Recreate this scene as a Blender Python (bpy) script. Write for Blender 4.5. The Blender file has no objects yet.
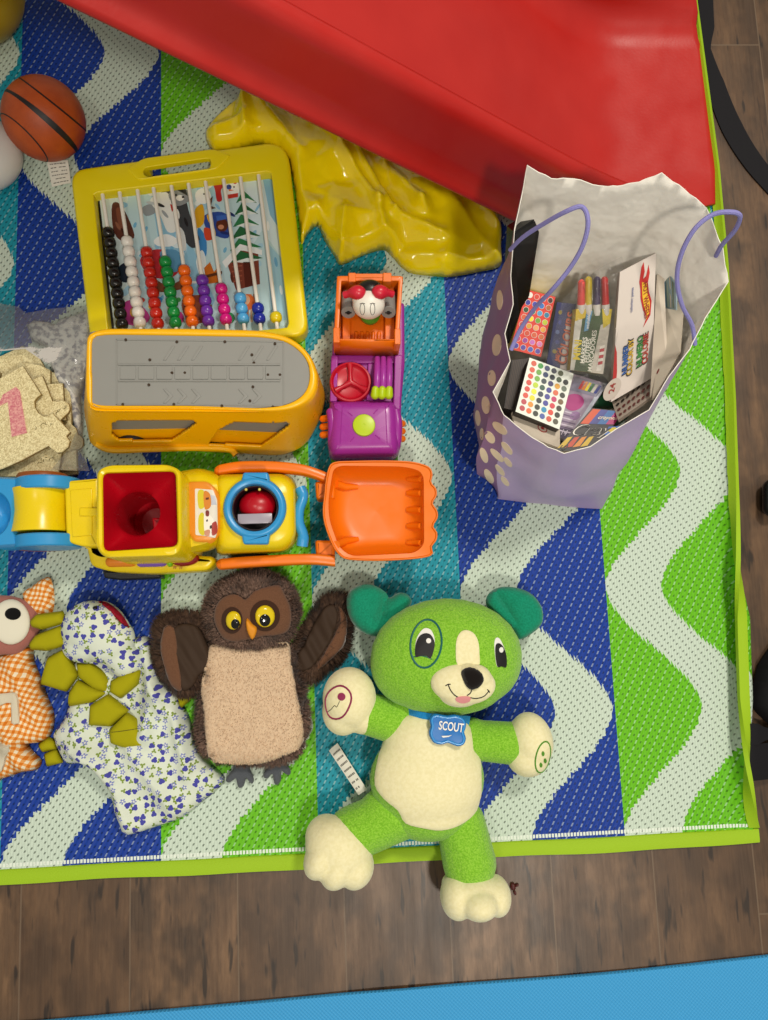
import bpy, bmesh, math, random
from mathutils import Vector, Matrix, noise
from mathutils.bvhtree import BVHTree
from mathutils.geometry import delaunay_2d_cdt
random.seed(7)
PI = math.pi
SC = bpy.context.scene
COL = SC.collection

# ---------------------------------------------------------------- camera
F = 767.0; CX, CY = 384.0, 510.0
yv = Vector((-223.0, -5660.0, 767.0)).normalized()
nv = Vector((-35.5, 105.0, 767.0)).normalized()
nv = (nv - yv * nv.dot(yv)).normalized()
xv = yv.cross(-nv).normalized()
if xv.x < 0: xv = -xv
CAM = Vector((0, 0, 1.0))

def at(px, py, z=0.0):
    d = Vector((px - CX, py - CY, F))
    w = Vector((d.dot(xv), d.dot(yv), d.dot(-nv)))
    t = (z - CAM.z) / w.z
    return CAM + w * t

def topx(p):
    r = Vector(p) - CAM
    c = xv * r.x + yv * r.y + (-nv) * r.z
    return (CX + F * c.x / c.z, CY + F * c.y / c.z)

cam_d = bpy.data.cameras.new('camera'); cam = bpy.data.objects.new('camera', cam_d); COL.objects.link(cam)
cam_d.sensor_fit = 'HORIZONTAL'; cam_d.sensor_width = 36.0; cam_d.lens = F / 768 * 36.0
cam_d.clip_start = 0.01; cam_d.clip_end = 50
def w2(c): c = Vector(c); return Vector((c.dot(xv), c.dot(yv), c.dot(-nv)))
X_ = w2((1, 0, 0)); Y_ = w2((0, -1, 0)); Z_ = w2((0, 0, -1))
M = Matrix((X_, Y_, Z_)).transposed().to_4x4(); M.translation = CAM
cam.matrix_world = M
SC.camera = cam

# ---------------------------------------------------------------- colour and materials
def lin(c):
    if isinstance(c, str):
        c = c.lstrip('#'); c = [int(c[i:i + 2], 16) / 255 for i in (0, 2, 4)]
        c = [x / 12.92 if x <= .04045 else ((x + .055) / 1.055) ** 2.4 for x in c]
    return (c[0], c[1], c[2], 1.0)

class NT:
    """small helper for building node trees"""
    def __init__(s, name):
        s.m = bpy.data.materials.new(name); s.m.use_nodes = True
        s.t = s.m.node_tree; s.n = s.t.nodes; s.l = s.t.links
        s.b = s.n['Principled BSDF']; s.out = s.n['Material Output']
    def new(s, kind, **kw):
        n = s.n.new(kind)
        for k, v in kw.items(): setattr(n, k, v)
        return n
    def set(s, sock, v):
        if hasattr(v, 'is_output') or isinstance(v, bpy.types.NodeSocket): s.l.new(v, sock)
        else: sock.default_value = v
    def math(s, op, a, b=None, c=None, clamp=False):
        n = s.new('ShaderNodeMath', operation=op); n.use_clamp = clamp
        s.set(n.inputs[0], a)
        if b is not None: s.set(n.inputs[1], b)
        if c is not None: s.set(n.inputs[2], c)
        return n.outputs[0]
    def mix(s, f, a, b):
        n = s.new('ShaderNodeMix', data_type='RGBA')
        s.set(n.inputs[0], f)
        s.set(n.inputs[6], a if not isinstance(a, str) else lin(a)); s.set(n.inputs[7], b if not isinstance(b, str) else lin(b))
        return n.outputs[2]
    def coord(s, which='Object'):
        return s.new('ShaderNodeTexCoord').outputs[which]
    def xyz(s, v):
        n = s.new('ShaderNodeSeparateXYZ'); s.l.new(v, n.inputs[0]); return n.outputs
    def noise(s, v, scale, detail=3, rough=.5, col=False):
        n = s.new('ShaderNodeTexNoise'); s.l.new(v, n.inputs['Vector'])
        n.inputs['Scale'].default_value = scale; n.inputs['Detail'].default_value = detail; n.inputs['Roughness'].default_value = rough
        return n.outputs[1 if col else 0]
    def ramp(s, f, stops):
        n = s.new('ShaderNodeValToRGB'); s.set(n.inputs[0], f)
        e = n.color_ramp.elements
        while len(e) < len(stops): e.new(.5)
        for i, (p, c) in enumerate(stops): e[i].position = p; e[i].color = lin(c)
        return n.outputs[0]
    def mapr(s, v, a, b, c=0., d=1.):
        n = s.new('ShaderNodeMapRange'); s.set(n.inputs[0], v)
        for i, q in enumerate((a, b, c, d)): n.inputs[i + 1].default_value = q
        return n.outputs[0]
    def bump(s, h, strength=.3, dist=.001, normal=None):
        n = s.new('ShaderNodeBump'); s.set(n.inputs['Height'], h)
        n.inputs['Strength'].default_value = strength; n.inputs['Distance'].default_value = dist
        if normal is not None: s.l.new(normal, n.inputs['Normal'])
        s.l.new(n.outputs[0], s.b.inputs['Normal']); return n.outputs[0]
    def base(s, c): s.set(s.b.inputs['Base Color'], lin(c) if isinstance(c, str) else c)
    def rough(s, r): s.set(s.b.inputs['Roughness'], r)

_mc = {}
def plastic(hexc, rough=.32, name=None, spec=.5, bump=.0):
    key = (hexc, rough, bump)
    if key in _mc: return _mc[key]
    t = NT(name or 'plastic_' + hexc.strip('#')); t.base(hexc)
    co = t.coord()
    n = t.noise(co, 60, 3)
    t.rough(t.mapr(n, .3, .7, max(rough - .05, .03), rough + .08))
    t.b.inputs['Specular IOR Level'].default_value = spec
    if bump: t.bump(t.noise(co, 900, 2), bump, .0005)
    _mc[key] = t.m; return t.m

def plush(hexc, hex2=None, scale=700, dist=.0016, strength=.9, name=None, mixscale=None):
    key = ('plush', hexc, hex2, scale)
    if key in _mc: return _mc[key]
    t = NT(name or 'plush'); co = t.coord()
    n1 = t.noise(co, scale, 3, .6); n2 = t.noise(co, 40, 3, .6)
    if hex2: t.base(t.mix(t.mapr(n1, .38, .62), hex2, hexc))
    else: t.base(hexc)
    t.rough(.95); t.b.inputs['Specular IOR Level'].default_value = .1
    t.b.inputs['Sheen Weight'].default_value = .25; t.b.inputs['Sheen Roughness'].default_value = .5
    h = t.math('ADD', t.math('MULTIPLY', n1, .7), t.math('MULTIPLY', n2, 1.2))
    t.bump(h, strength, dist)
    _mc[key] = t.m; return t.m

def cloth(hexc, name='cloth', rough=.9, weave=2200, wr=.35):
    key = ('cloth', hexc)
    if key in _mc: return _mc[key]
    t = NT(name); co = t.coord(); t.base(hexc); t.rough(rough); t.b.inputs['Specular IOR Level'].default_value = .2
    t.bump(t.math('ADD', t.noise(co, weave, 1), t.math('MULTIPLY', t.noise(co, 60, 3), 3)), wr, .0006)
    _mc[key] = t.m; return t.m

def print_mat(rough=.45):
    """printed card: the colours are printed on the thing itself, kept in a colour attribute"""
    key = ('print', rough)
    if key in _mc: return _mc[key]
    t = NT('printed_card'); a = t.new('ShaderNodeVertexColor', layer_name='Col')
    t.base(a.outputs[0]); t.rough(rough)
    _mc[key] = t.m; return t.m

# ---------------------------------------------------------------- objects
def tag(o, label=None, cat=None, group=None, kind=None):
    if label: o['label'] = label
    if cat: o['category'] = cat
    if group: o['group'] = group
    if kind: o['kind'] = kind
    return o

def thing(name, label, cat, loc=(0, 0, 0), group=None):
    o = bpy.data.objects.new(name, None); COL.objects.link(o)
    o.location = Vector(loc); o.empty_display_size = .02
    return tag(o, label, cat, group)

def wloc(o):
    v = Vector((0, 0, 0))
    while o is not None: v += o.location; o = o.parent
    return v

def mesh_obj(name, me, mats, parent=None, smooth=True, origin=None):
    """me has world coordinates; the object keeps them under its parent"""
    off = wloc(parent) if parent else Vector((0, 0, 0))
    loc = Vector((0, 0, 0))
    if origin is not None: loc = Vector(origin) - off
    me.transform(Matrix.Translation(-(off + loc)))
    if not isinstance(mats, (list, tuple)): mats = [mats]
    mis = [p.material_index for p in me.polygons]
    me.materials.clear()
    for m in mats: me.materials.append(m)
    me.polygons.foreach_set('material_index', mis)
    if smooth:
        for p in me.polygons: p.use_smooth = True
    o = bpy.data.objects.new(name, me); COL.objects.link(o); o.location = loc
    o.parent = parent
    return o

def obj(name, bm, mats, parent=None, smooth=True, angle=None, origin=None, label=None, merge=True):
    if merge: bmesh.ops.remove_doubles(bm, verts=bm.verts, dist=1e-6)
    bm.normal_update()
    big = [f for f in bm.faces if len(f.verts) > 4]
    for f in big:
        if len(f.verts) > 8:
            for e in f.edges: e.smooth = False
    if big: bmesh.ops.triangulate(bm, faces=big, ngon_method='EAR_CLIP')
    bmesh.ops.recalc_face_normals(bm, faces=bm.faces)
    if smooth and angle is None: angle = 40
    if smooth:
        for e in bm.edges:
            if len(e.link_faces) == 2 and e.calc_face_angle(0) > math.radians(angle): e.smooth = False
    me = bpy.data.meshes.new(name); bm.to_mesh(me); bm.free()
    o = mesh_obj(name, me, mats, parent, smooth, origin)
    if label: o['label'] = label
    return o

def struct(name, bm, m, smooth=False):
    o = obj(name, bm, m, smooth=smooth); o['kind'] = 'structure'; return o

# ---------------------------------------------------------------- outlines
def smooth_poly(pts, sub=6, closed=True):
    """Catmull-Rom through pts"""
    n = len(pts); out = []
    P = [Vector(p) for p in pts]
    rng = range(n) if closed else range(n - 1)
    for i in rng:
        p0 = P[(i - 1) % n] if closed else P[max(i - 1, 0)]
        p1 = P[i]; p2 = P[(i + 1) % n] if closed else P[min(i + 1, n - 1)]
        p3 = P[(i + 2) % n] if closed else P[min(i + 2, n - 1)]
        for k in range(sub):
            t = k / sub; t2 = t * t; t3 = t2 * t
            out.append(.5 * ((2 * p1) + (-p0 + p2) * t + (2 * p0 - 5 * p1 + 4 * p2 - p3) * t2 + (-p0 + 3 * p1 - 3 * p2 + p3) * t3))
    if not closed: out.append(P[-1])
    return out

def rrect(x0, y0, x1, y1, r, n=5):
    pts = []
    for cx, cy, a in ((x1 - r, y1 - r, 0), (x0 + r, y1 - r, 90), (x0 + r, y0 + r, 180), (x1 - r, y0 + r, 270)):
        for k in range(n + 1):
            t = math.radians(a + 90 * k / n); pts.append(Vector((cx + r * math.cos(t), cy + r * math.sin(t))))
    return pts

def rpoly(pts, r, n=4):
    """polygon with rounded corners"""
    out = []; N = len(pts); P = [Vector(p[:2]) for p in pts]
    rs = r if isinstance(r, (list, tuple)) else [r] * N
    for i in range(N):
        a, b, c = P[i - 1], P[i], P[(i + 1) % N]
        u = (a - b); v = (c - b); d = min(rs[i], u.length * .48, v.length * .48)
        p0 = b + u.normalized() * d; p1 = b + v.normalized() * d
        for k in range(n + 1):
            t = k / n; out.append(p0 * (1 - t) ** 2 + b * 2 * t * (1 - t) + p1 * t * t)
    return out

def circ(cx, cy, r, n=32, ry=None, a0=0):
    ry = ry or r
    return [Vector((cx + r * math.cos(a0 + 2 * PI * k / n), cy + ry * math.sin(a0 + 2 * PI * k / n))) for k in range(n)]

def resample(pts, n, closed=True):
    P = [Vector(p) for p in pts]
    if closed: P = P + [P[0]]
    L = [0]
    for a, b in zip(P, P[1:]): L.append(L[-1] + (b - a).length)
    out = []; j = 0
    for k in range(n):
        s = L[-1] * k / (n if closed else n - 1)
        while j < len(P) - 2 and L[j + 1] < s: j += 1
        d = L[j + 1] - L[j]; t = 0 if d == 0 else (s - L[j]) / d
        out.append(P[j].lerp(P[j + 1], min(max(t, 0), 1)))
    return out

def area2(p): return sum(p[i][0] * p[(i + 1) % len(p)][1] - p[(i + 1) % len(p)][0] * p[i][1] for i in range(len(p))) / 2
def ccw(p): return list(p) if area2(p) > 0 else list(reversed(p))

def inset(p, d):
    """p ccw; positive d shrinks"""
    N = len(p); out = []
    for i in range(N):
        a, b, c = Vector(p[i - 1][:2]), Vector(p[i][:2]), Vector(p[(i + 1) % N][:2])
        u = (b - a); v = (c - b)
        if u.length < 1e-9: u = v
        if v.length < 1e-9: v = u
        n1 = Vector((-u.y, u.x)).normalized(); n2 = Vector((-v.y, v.x)).normalized()
        m = (n1 + n2); q = m.length
        m = m / q if q > 1e-6 else n1
        out.append(b + m * d / max(.5, m.dot(n1)))
    return out

def pxo(pts, z): return ccw([at(p[0], p[1], z).to_2d() for p in pts])

def inside(p, poly):
    x, y = p[0], p[1]; c = False; j = len(poly) - 1
    for i in range(len(poly)):
        xi, yi = poly[i][0], poly[i][1]; xj, yj = poly[j][0], poly[j][1]
        if (yi > y) != (yj > y) and x < (xj - xi) * (y - yi) / (yj - yi) + xi: c = not c
        j = i
    return c

def segd(p, a, b):
    ab = b - a; l = ab.length_squared
    t = 0 if l == 0 else max(0, min(1, (p - a).dot(ab) / l))
    return (p - a - ab * t).length

# ---------------------------------------------------------------- mesh builders (world coordinates)
def bridge(bm, r0, r1, closed=True, mi=0):
    n = len(r0); fs = []
    for i in range(n if closed else n - 1):
        j = (i + 1) % n
        vs = []
        for v in (r0[i], r0[j], r1[j], r1[i]):
            if v not in vs: vs.append(v)
        if len(vs) > 2:
            try: f = bm.faces.new(vs); f.material_index = mi; fs.append(f)
            except ValueError: pass
    return fs

def ring(bm, pts): return [bm.verts.new(p) for p in pts]

def cap(bm, r, mi=0):
    try: f = bm.faces.new(r); f.material_index = mi; return f
    except ValueError: return None

def loft(bm, rings, closed=True, caps=(True, True), mi=0):
    R = [ring(bm, r) for r in rings]
    for a, b in zip(R, R[1:]): bridge(bm, a, b, closed, mi)
    if caps[0]: cap(bm, R[0], mi)
    if caps[1]: cap(bm, R[-1], mi)
    return R

def prism(bm, out, z0, z1, b=.002, n=4, flare=0., bb=0., mi=0, top=True):
    """out: ccw 2d world outline; vertical walls, rounded upper edge b, outline grows by flare towards z0"""
    out = ccw(out); rs = []
    if bb: 
        for k in range(n + 1):
            t = PI / 2 * k / n; rs.append([(p.x, p.y, z0 + bb * (1 - math.sin(t))) for p in inset(out, bb * (1 - math.cos(t)) - flare)][:])
        rs = [[(p.x, p.y, z0 + bb * (1 - math.cos(PI / 2 * k / n))) for p in inset(out, bb * (1 - math.sin(PI / 2 * k / n)) - flare)] for k in range(n + 1)]
    else: rs.append([(p.x, p.y, z0) for p in inset(out, -flare)])
    if b:
        for k in range(n + 1):
            t = PI / 2 * k / n
            rs.append([(p.x, p.y, z1 - b + b * math.sin(t)) for p in inset(out, b * (1 - math.cos(t)))])
    else: rs.append([(p.x, p.y, z1) for p in out])
    return loft(bm, rs, caps=(True, top), mi=mi)

def pprism(bm, px, z0, z1, **k): return prism(bm, pxo(px, z1), z0, z1, **k)

def tube(bm, pts, r, n=10, caps=True, mi=0, flat=1.0, up=None):
    P = [Vector(p) for p in pts]; N = len(P)
    rr = r if isinstance(r, (list, tuple)) else [r] * N
    T = []
    for i in range(N):
        T.append(((P[min(i + 1, N - 1)] - P[max(i - 1, 0)])).normalized())
    u = Vector(up) if up else (Vector((0, 0, 1)) if abs(T[0].z) < .9 else Vector((1, 0, 0)))
    a = (u - T[0] * u.dot(T[0])).normalized(); rings = []
    for i in range(N):
        a = (a - T[i] * a.dot(T[i])).normalized(); b = T[i].cross(a)
        rings.append([P[i] + (a * math.cos(2 * PI * k / n) * flat + b * math.sin(2 * PI * k / n)) * rr[i] for k in range(n)])
    loft(bm, rings, caps=(caps, caps), mi=mi)

def capsule_pts(p0, p1, r0, r1=None, m=4):
    """centres and radii for a round-ended tube"""
    r1 = r1 or r0; p0 = Vector(p0); p1 = Vector(p1); d = (p1 - p0).normalized(); P = []; R = []
    for k in range(m):
        t = PI / 2 * (k + .3) / m; P.append(p0 - d * r0 * math.cos(t)); R.append(r0 * math.sin(t))
    P += [p0, p1]; R += [r0, r1]
    for k in range(m - 1, -1, -1):
        t = PI / 2 * (k + .3) / m; P.append(p1 + d * r1 * math.cos(t)); R.append(r1 * math.sin(t))
    return P, R

def capsule(bm, p0, p1, r0, r1=None, n=14, mi=0, flat=1., up=None):
    P, R = capsule_pts(p0, p1, r0, r1); tube(bm, P, R, n, mi=mi, flat=flat, up=up)

def ellipsoid(bm, c, r, rot=None, seg=24, rings_=14, mi=0):
    if not isinstance(r, (tuple, list)): r = (r, r, r)
    m = Matrix.Translation(Vector(c)) @ (rot.to_4x4() if rot else Matrix()) @ Matrix.Diagonal((r[0], r[1], r[2], 1))
    g = bmesh.ops.create_uvsphere(bm, u_segments=seg, v_segments=rings_, radius=1, matrix=m)
    for v in g['verts']:
        for f in v.link_faces: f.material_index = mi
    return g['verts']

def lathe(bm, c, prof, n=32, axis=None, mi=0, closed_ends=True):
    """prof: list of (radius, height) about axis through c"""
    ax = Vector(axis).normalized() if axis else Vector((0, 0, 1))
    u = ax.orthogonal().normalized(); v = ax.cross(u); c = Vector(c)
    rs = [[c + ax * h + (u * math.cos(2 * PI * k / n) + v * math.sin(2 * PI * k / n)) * max(r, 1e-5) for k in range(n)] for r, h in prof]
    loft(bm, rs, caps=(closed_ends, closed_ends), mi=mi)

def box(bm, c, s, rot=None, b=0., mi=0):
    m = Matrix.Translation(Vector(c)) @ (rot.to_4x4() if rot else Matrix()) @ Matrix.Diagonal((s[0], s[1], s[2], 1))
    g = bmesh.ops.create_cube(bm, size=1, matrix=m); vs = g['verts']
    es = list({e for v in vs for e in v.link_edges}); fs = list({f for v in vs for f in v.link_faces})
    for f in fs: f.material_index = mi
    if b: 
        r = bmesh.ops.bevel(bm, geom=es, offset=b, segments=2, profile=.5, affect='EDGES')
        for f in r['faces']: f.material_index = mi

def cdt(out, sp, extra=()):
    """outline (2d, ccw) filled with a grid of points: verts, faces, number of rim verts"""
    out = [Vector(p[:2]) for p in out]
    xs = [p.x for p in out]; ys = [p.y for p in out]; pts = list(out); n0 = len(out)
    edges = [(i, (i + 1) % n0) for i in range(n0)]
    y = min(ys) + sp * .5; row = 0
    while y < max(ys):
        x = min(xs) + sp * (.5 if row % 2 else .25)
        while x < max(xs):
            p = Vector((x, y))
            if inside(p, out):
                d = min(segd(p, out[i], out[(i + 1) % n0]) for i in range(n0))
                if d > sp * .45: pts.append(p)
            x += sp
        y += sp * .87; row += 1
    r = delaunay_2d_cdt(pts, edges, [], 1, 1e-7)
    vs, fs = r[0], r[2]
    return vs, fs

def pillow(bm, out, z0, h, edge, sp=.004, prof=.5, ztop=None, under=.3, mi=0):
    """puffed shape over a ccw outline: z0 = height of its seam, h = thickness above the seam"""
    out = ccw(out); n0 = len(out)
    vs, fs = cdt(out, sp); V = [Vector(v) for v in vs]
    O = [Vector(p[:2]) for p in out]
    top = []; bot = []
    for v in V:
        d = min(segd(v, O[i], O[(i + 1) % n0]) for i in range(n0))
        t = min(1., d / edge); g = (1 - (1 - t) ** 2) ** prof
        zz = z0 + h * g
        if ztop: zz = ztop(v, d, zz, g)
        top.append(bm.verts.new((v.x, v.y, zz)))
        bot.append(top[-1] if d < 1e-6 else bm.verts.new((v.x, v.y, z0 - min(h * under, z0 * .9 if z0 > 0 else h) * g)))
    for f in fs:
        try:
            q = bm.faces.new([top[i] for i in f]); q.material_index = mi
        except ValueError: pass
        try:
            q = bm.faces.new([bot[i] for i in reversed(f)]); q.material_index = mi
        except ValueError: pass

def ppillow(bm, px, zref, z0, h, edge, **k): pillow(bm, pxo(px, zref), z0, h, edge, **k)

def bvh_of(*objs):
    """surface of objects (parents unrotated) as one tree in world coordinates"""
    vs = []; fs = []
    for o in objs:
        off = wloc(o); b = len(vs)
        vs += [v.co + off for v in o.data.vertices]; fs += [[i + b for i in p.vertices] for p in o.data.polygons]
    return BVHTree.FromPolygons(vs, fs)

def cast(tree, px, py, fallback=.05):
    d = (at(px, py, 0) - CAM).normalized()
    h = tree.ray_cast(CAM, d)
    if h[0] is None: p = at(px, py, fallback); return p, Vector((0, 0, 1))
    n = h[1]
    if n.dot(d) > 0: n = -n
    return h[0], n

def patch(bm, tree, px, t=.0015, sp=1.2, mi=0, fallback=.05, puff=0., edge=3., col=None):
    """a sewn or stuck patch that lies on a surface: outline measured in the photograph, laid on the surface with its own thickness"""
    out = ccw([Vector(p[:2]) for p in px]); vs, fs = cdt(out, sp); n0 = len(out)
    top = []; bot = []
    for v in vs:
        v = Vector(v); d = min(segd(v, out[i], out[(i + 1) % n0]) for i in range(n0))
        p, n = cast(tree, v.x, v.y, fallback)
        k = min(1, d / edge); k = math.sqrt(max(0, 1 - (1 - k) ** 2))
        top.append(bm.verts.new(p + n * (t + puff * k))); bot.append(bm.verts.new(p - n * .0008))
    F_ = []
    for f in fs:
        q = bm.faces.new([top[i] for i in f]); q.material_index = mi; F_.append(q)
    # rim
    be = {}
    for f in fs:
        for i in range(len(f)):
            a, b = f[i], f[(i + 1) % len(f)]
            be[(a, b)] = 1
    for (a, b) in be:
        if (b, a) not in be:
            q = bm.faces.new([top[b], top[a], bot[a], bot[b]]); q.material_index = mi; F_.append(q)
    if col is not None:
        L = bm.loops.layers.color.get('Col') or bm.loops.layers.color.new('Col')
        c = lin(col)
        cc = [x for x in c]
        for q in F_:
            for lp in q.loops: lp[L] = enc(cc)
    return F_

def enc(c):
    f = lambda x: 12.92 * x if x <= .0031308 else 1.055 * x ** (1 / 2.4) - .055
    return (f(c[0]), f(c[1]), f(c[2]), 1)

def colour_faces(bm, faces, hexc):
    L = bm.loops.layers.color.get('Col') or bm.loops.layers.color.new('Col')
    c = lin(hexc)
    for q in faces:
        for lp in q.loops: lp[L] = enc(c)

def bake(name, bm, mods, mats, parent, origin=None, label=None, post=None):
    me = bpy.data.meshes.new(name); bm.to_mesh(me); bm.free()
    o = bpy.data.objects.new('tmp', me); COL.objects.link(o)
    for kind, kw in mods:
        m = o.modifiers.new(kind, kind)
        for k, v in kw.items(): setattr(m, k, v)
    dg = bpy.context.evaluated_depsgraph_get(); dg.update()
    me2 = bpy.data.meshes.new_from_object(o.evaluated_get(dg))
    bpy.data.objects.remove(o); bpy.data.meshes.remove(me)
    me2.name = name
    if post: post(me2)
    r = mesh_obj(name, me2, mats, parent, True, origin)
    if label: r['label'] = label
    return r

def blob(name, prims, mats, parent, voxel=.0025, smooth=4, amp=0., ns=30., label=None, post=None, fac=.5):
    """one closed soft surface grown around ellipsoids and tapered limbs"""
    bm = bmesh.new()
    for p in prims:
        if p[0] == 'e': ellipsoid(bm, p[1], p[2], p[3] if len(p) > 3 else None)
        else: capsule(bm, p[1], p[2], p[3], p[4] if len(p) > 4 else None, n=18)
    def post2(me):
        if amp:
            for v in me.vertices:
                v.co += v.normal * amp * noise.noise(v.co * ns)
        for v in me.vertices: v.co.z = max(v.co.z, ZR)
        if post: post(me)
    return bake(name, bm, [('REMESH', dict(mode='VOXEL', voxel_size=voxel)), ('SMOOTH', dict(factor=fac, iterations=smooth))], mats, parent, label=label, post=post2)

def text_geo(s, bold=False):
    """flat letter shapes: list of verts (x, y) and faces; height of capitals about 0.7"""
    cu = bpy.data.curves.new('t', 'FONT'); cu.body = s; cu.align_x = 'CENTER'; cu.align_y = 'CENTER'; cu.resolution_u = 3
    if bold: cu.offset = .02
    o = bpy.data.objects.new('t', cu); COL.objects.link(o)
    dg = bpy.context.evaluated_depsgraph_get(); dg.update()
    me = bpy.data.meshes.new_from_object(o.evaluated_get(dg))
    vs = [v.co.to_2d() for v in me.vertices]; fs = [list(p.vertices) for p in me.polygons]
    bpy.data.objects.remove(o); bpy.data.curves.remove(cu); bpy.data.meshes.remove(me)
    return vs, fs

def ptext(bm, tree, s, cx, cy, size, ang=0, sx=1., t=.0008, mi=0, col=None, bold=False, fallback=.05):
    """lettering laid on a surface, centre measured in the photograph; size = letter height in photo pixels / .7"""
    vs, fs = text_geo(s, bold); c, sn = math.cos(math.radians(ang)), math.sin(math.radians(ang)); V = []
    for v in vs:
        x = v.x * size * sx; y = -v.y * size
        p, n = cast(tree, cx + x * c - y * sn, cy + x * sn + y * c, fallback)
        V.append(bm.verts.new(p + n * t))
    F_ = []
    for f in fs:
        try: q = bm.faces.new([V[i] for i in f]); q.material_index = mi; F_.append(q)
        except ValueError: pass
    if col is not None: colour_faces(bm, F_, col)

def facets(x0, y0, x1, y1, step, amp, seed, z=0.):
    """piecewise flat crumples: random heights on a coarse triangle net, as a function of world xy"""
    rnd = random.Random(seed); pts = []
    x = x0
    while x <= x1:
        y = y0
        while y <= y1:
            pts.append(Vector((x + rnd.uniform(-.42, .42) * step, y + rnd.uniform(-.42, .42) * step))); y += step
        x += step
    r = delaunay_2d_cdt(pts, [], [], 0, 1e-7); hs = [rnd.uniform(0, amp) for _ in r[0]]
    tree = BVHTree.FromPolygons([(v[0], v[1], h) for v, h in zip(r[0], hs)], [list(f) for f in r[2]])
    def f(v):
        h = tree.ray_cast(Vector((v[0], v[1], 1)), Vector((0, 0, -1)))
        return h[0].z if h[0] is not None else 0
    return f

def quad_at(pxs, zs):
    return [at(p[0], p[1], z) for p, z in zip(pxs, zs)]

ZR = 0.0035      # top of the rug
# ---------------------------------------------------------------- floor (wooden planks)
def floor_mat():
    t = NT('dark_wood_planks'); co = t.coord(); X = t.xyz(co)
    x0 = at(20, 950).x; w = (at(660, 950).x - x0) / 6
    u = t.math('DIVIDE', t.math('SUBTRACT', X[0], x0), w)
    idx = t.math('FLOOR', u); fu = t.math('FRACT', u)
    jx, jy = at(735, 45).x, at(735, 45).y; j0 = math.floor((jx - x0) / w)
    off = t.math('MULTIPLY', t.math('FRACT', t.math('ADD', t.math('MULTIPLY', t.math('SUBTRACT', idx, float(j0)), .47), ((-jy / 1.2) % 1.0) + 10.)), 1.2)
    v = t.math('DIVIDE', t.math('ADD', X[1], off), 1.2)
    fv = t.math('FRACT', v)
    gap = t.math('MAXIMUM', t.math('LESS_THAN', t.math('MINIMUM', fu, t.math('SUBTRACT', 1., fu)), .007),
                 t.math('LESS_THAN', t.math('MINIMUM', fv, t.math('SUBTRACT', 1., fv)), .0009))
    cid = t.math('ADD', idx, t.math('MULTIPLY', t.math('FLOOR', v), 13.7))
    wn2 = t.new('ShaderNodeTexWhiteNoise', noise_dimensions='1D'); t.l.new(cid, wn2.inputs['W'])
    cmb = t.new('ShaderNodeCombineXYZ'); t.l.new(t.math('MULTIPLY', X[0], 30.), cmb.inputs[0]); t.l.new(t.math('MULTIPLY', X[1], 5.), cmb.inputs[1]); t.l.new(t.math('MULTIPLY', cid, 3.1), cmb.inputs[2])
    g = t.noise(cmb.outputs[0], 1.6, 6, .65)
    cm2 = t.new('ShaderNodeCombineXYZ'); t.l.new(t.math('MULTIPLY', X[0], 14.), cm2.inputs[0]); t.l.new(t.math('MULTIPLY', X[1], 9.), cm2.inputs[1]); t.l.new(cid, cm2.inputs[2])
    g2 = t.noise(cm2.outputs[0], 1.3, 3, .6)
    cm3 = t.new('ShaderNodeCombineXYZ'); t.l.new(t.math('MULTIPLY', X[0], 300.), cm3.inputs[0]); t.l.new(t.math('MULTIPLY', X[1], 12.), cm3.inputs[1]); t.l.new(cid, cm3.inputs[2])
    g3 = t.noise(cm3.outputs[0], 1.0, 4, .7)
    c = t.ramp(g, [(.25, '#33200f'), (.5, '#5a4029'), (.72, '#866547')])
    c = t.mix(t.mapr(g2, .45, .60, 0, .85), c, '#2a1a0d')
    c = t.mix(t.mapr(g3, .3, .8, 0, .35), c, '#7d6650')
    c = t.mix(t.math('MULTIPLY', wn2.outputs[0], .45), c, '#4a3320')
    # dark mineral streaks
    st = t.noise(cmb.outputs[0], 3.3, 2, .5)
    c = t.mix(t.mapr(st, .62, .70, 0, .8), c, '#1a110b')
    c = t.mix(t.math('MULTIPLY', gap, .7), c, '#6d5a47')
    t.base(c); t.rough(t.mapr(g, .2, .8, .5, .36))
    h = t.math('SUBTRACT', t.math('MULTIPLY', g3, .15), gap)
    t.bump(h, .35, .0012)
    return t.m
bm = bmesh.new()
v = ring(bm, [(-2.2, -1.8, 0), (2.2, -1.8, 0), (2.2, 2.4, 0), (-2.2, 2.4, 0)]); bm.faces.new(v)
v2 = ring(bm, [(-2.2, -1.8, -.03), (2.2, -1.8, -.03), (2.2, 2.4, -.03), (-2.2, 2.4, -.03)]); bm.faces.new(v2); bridge(bm, v, v2)
struct('floor', bm, floor_mat())

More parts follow.
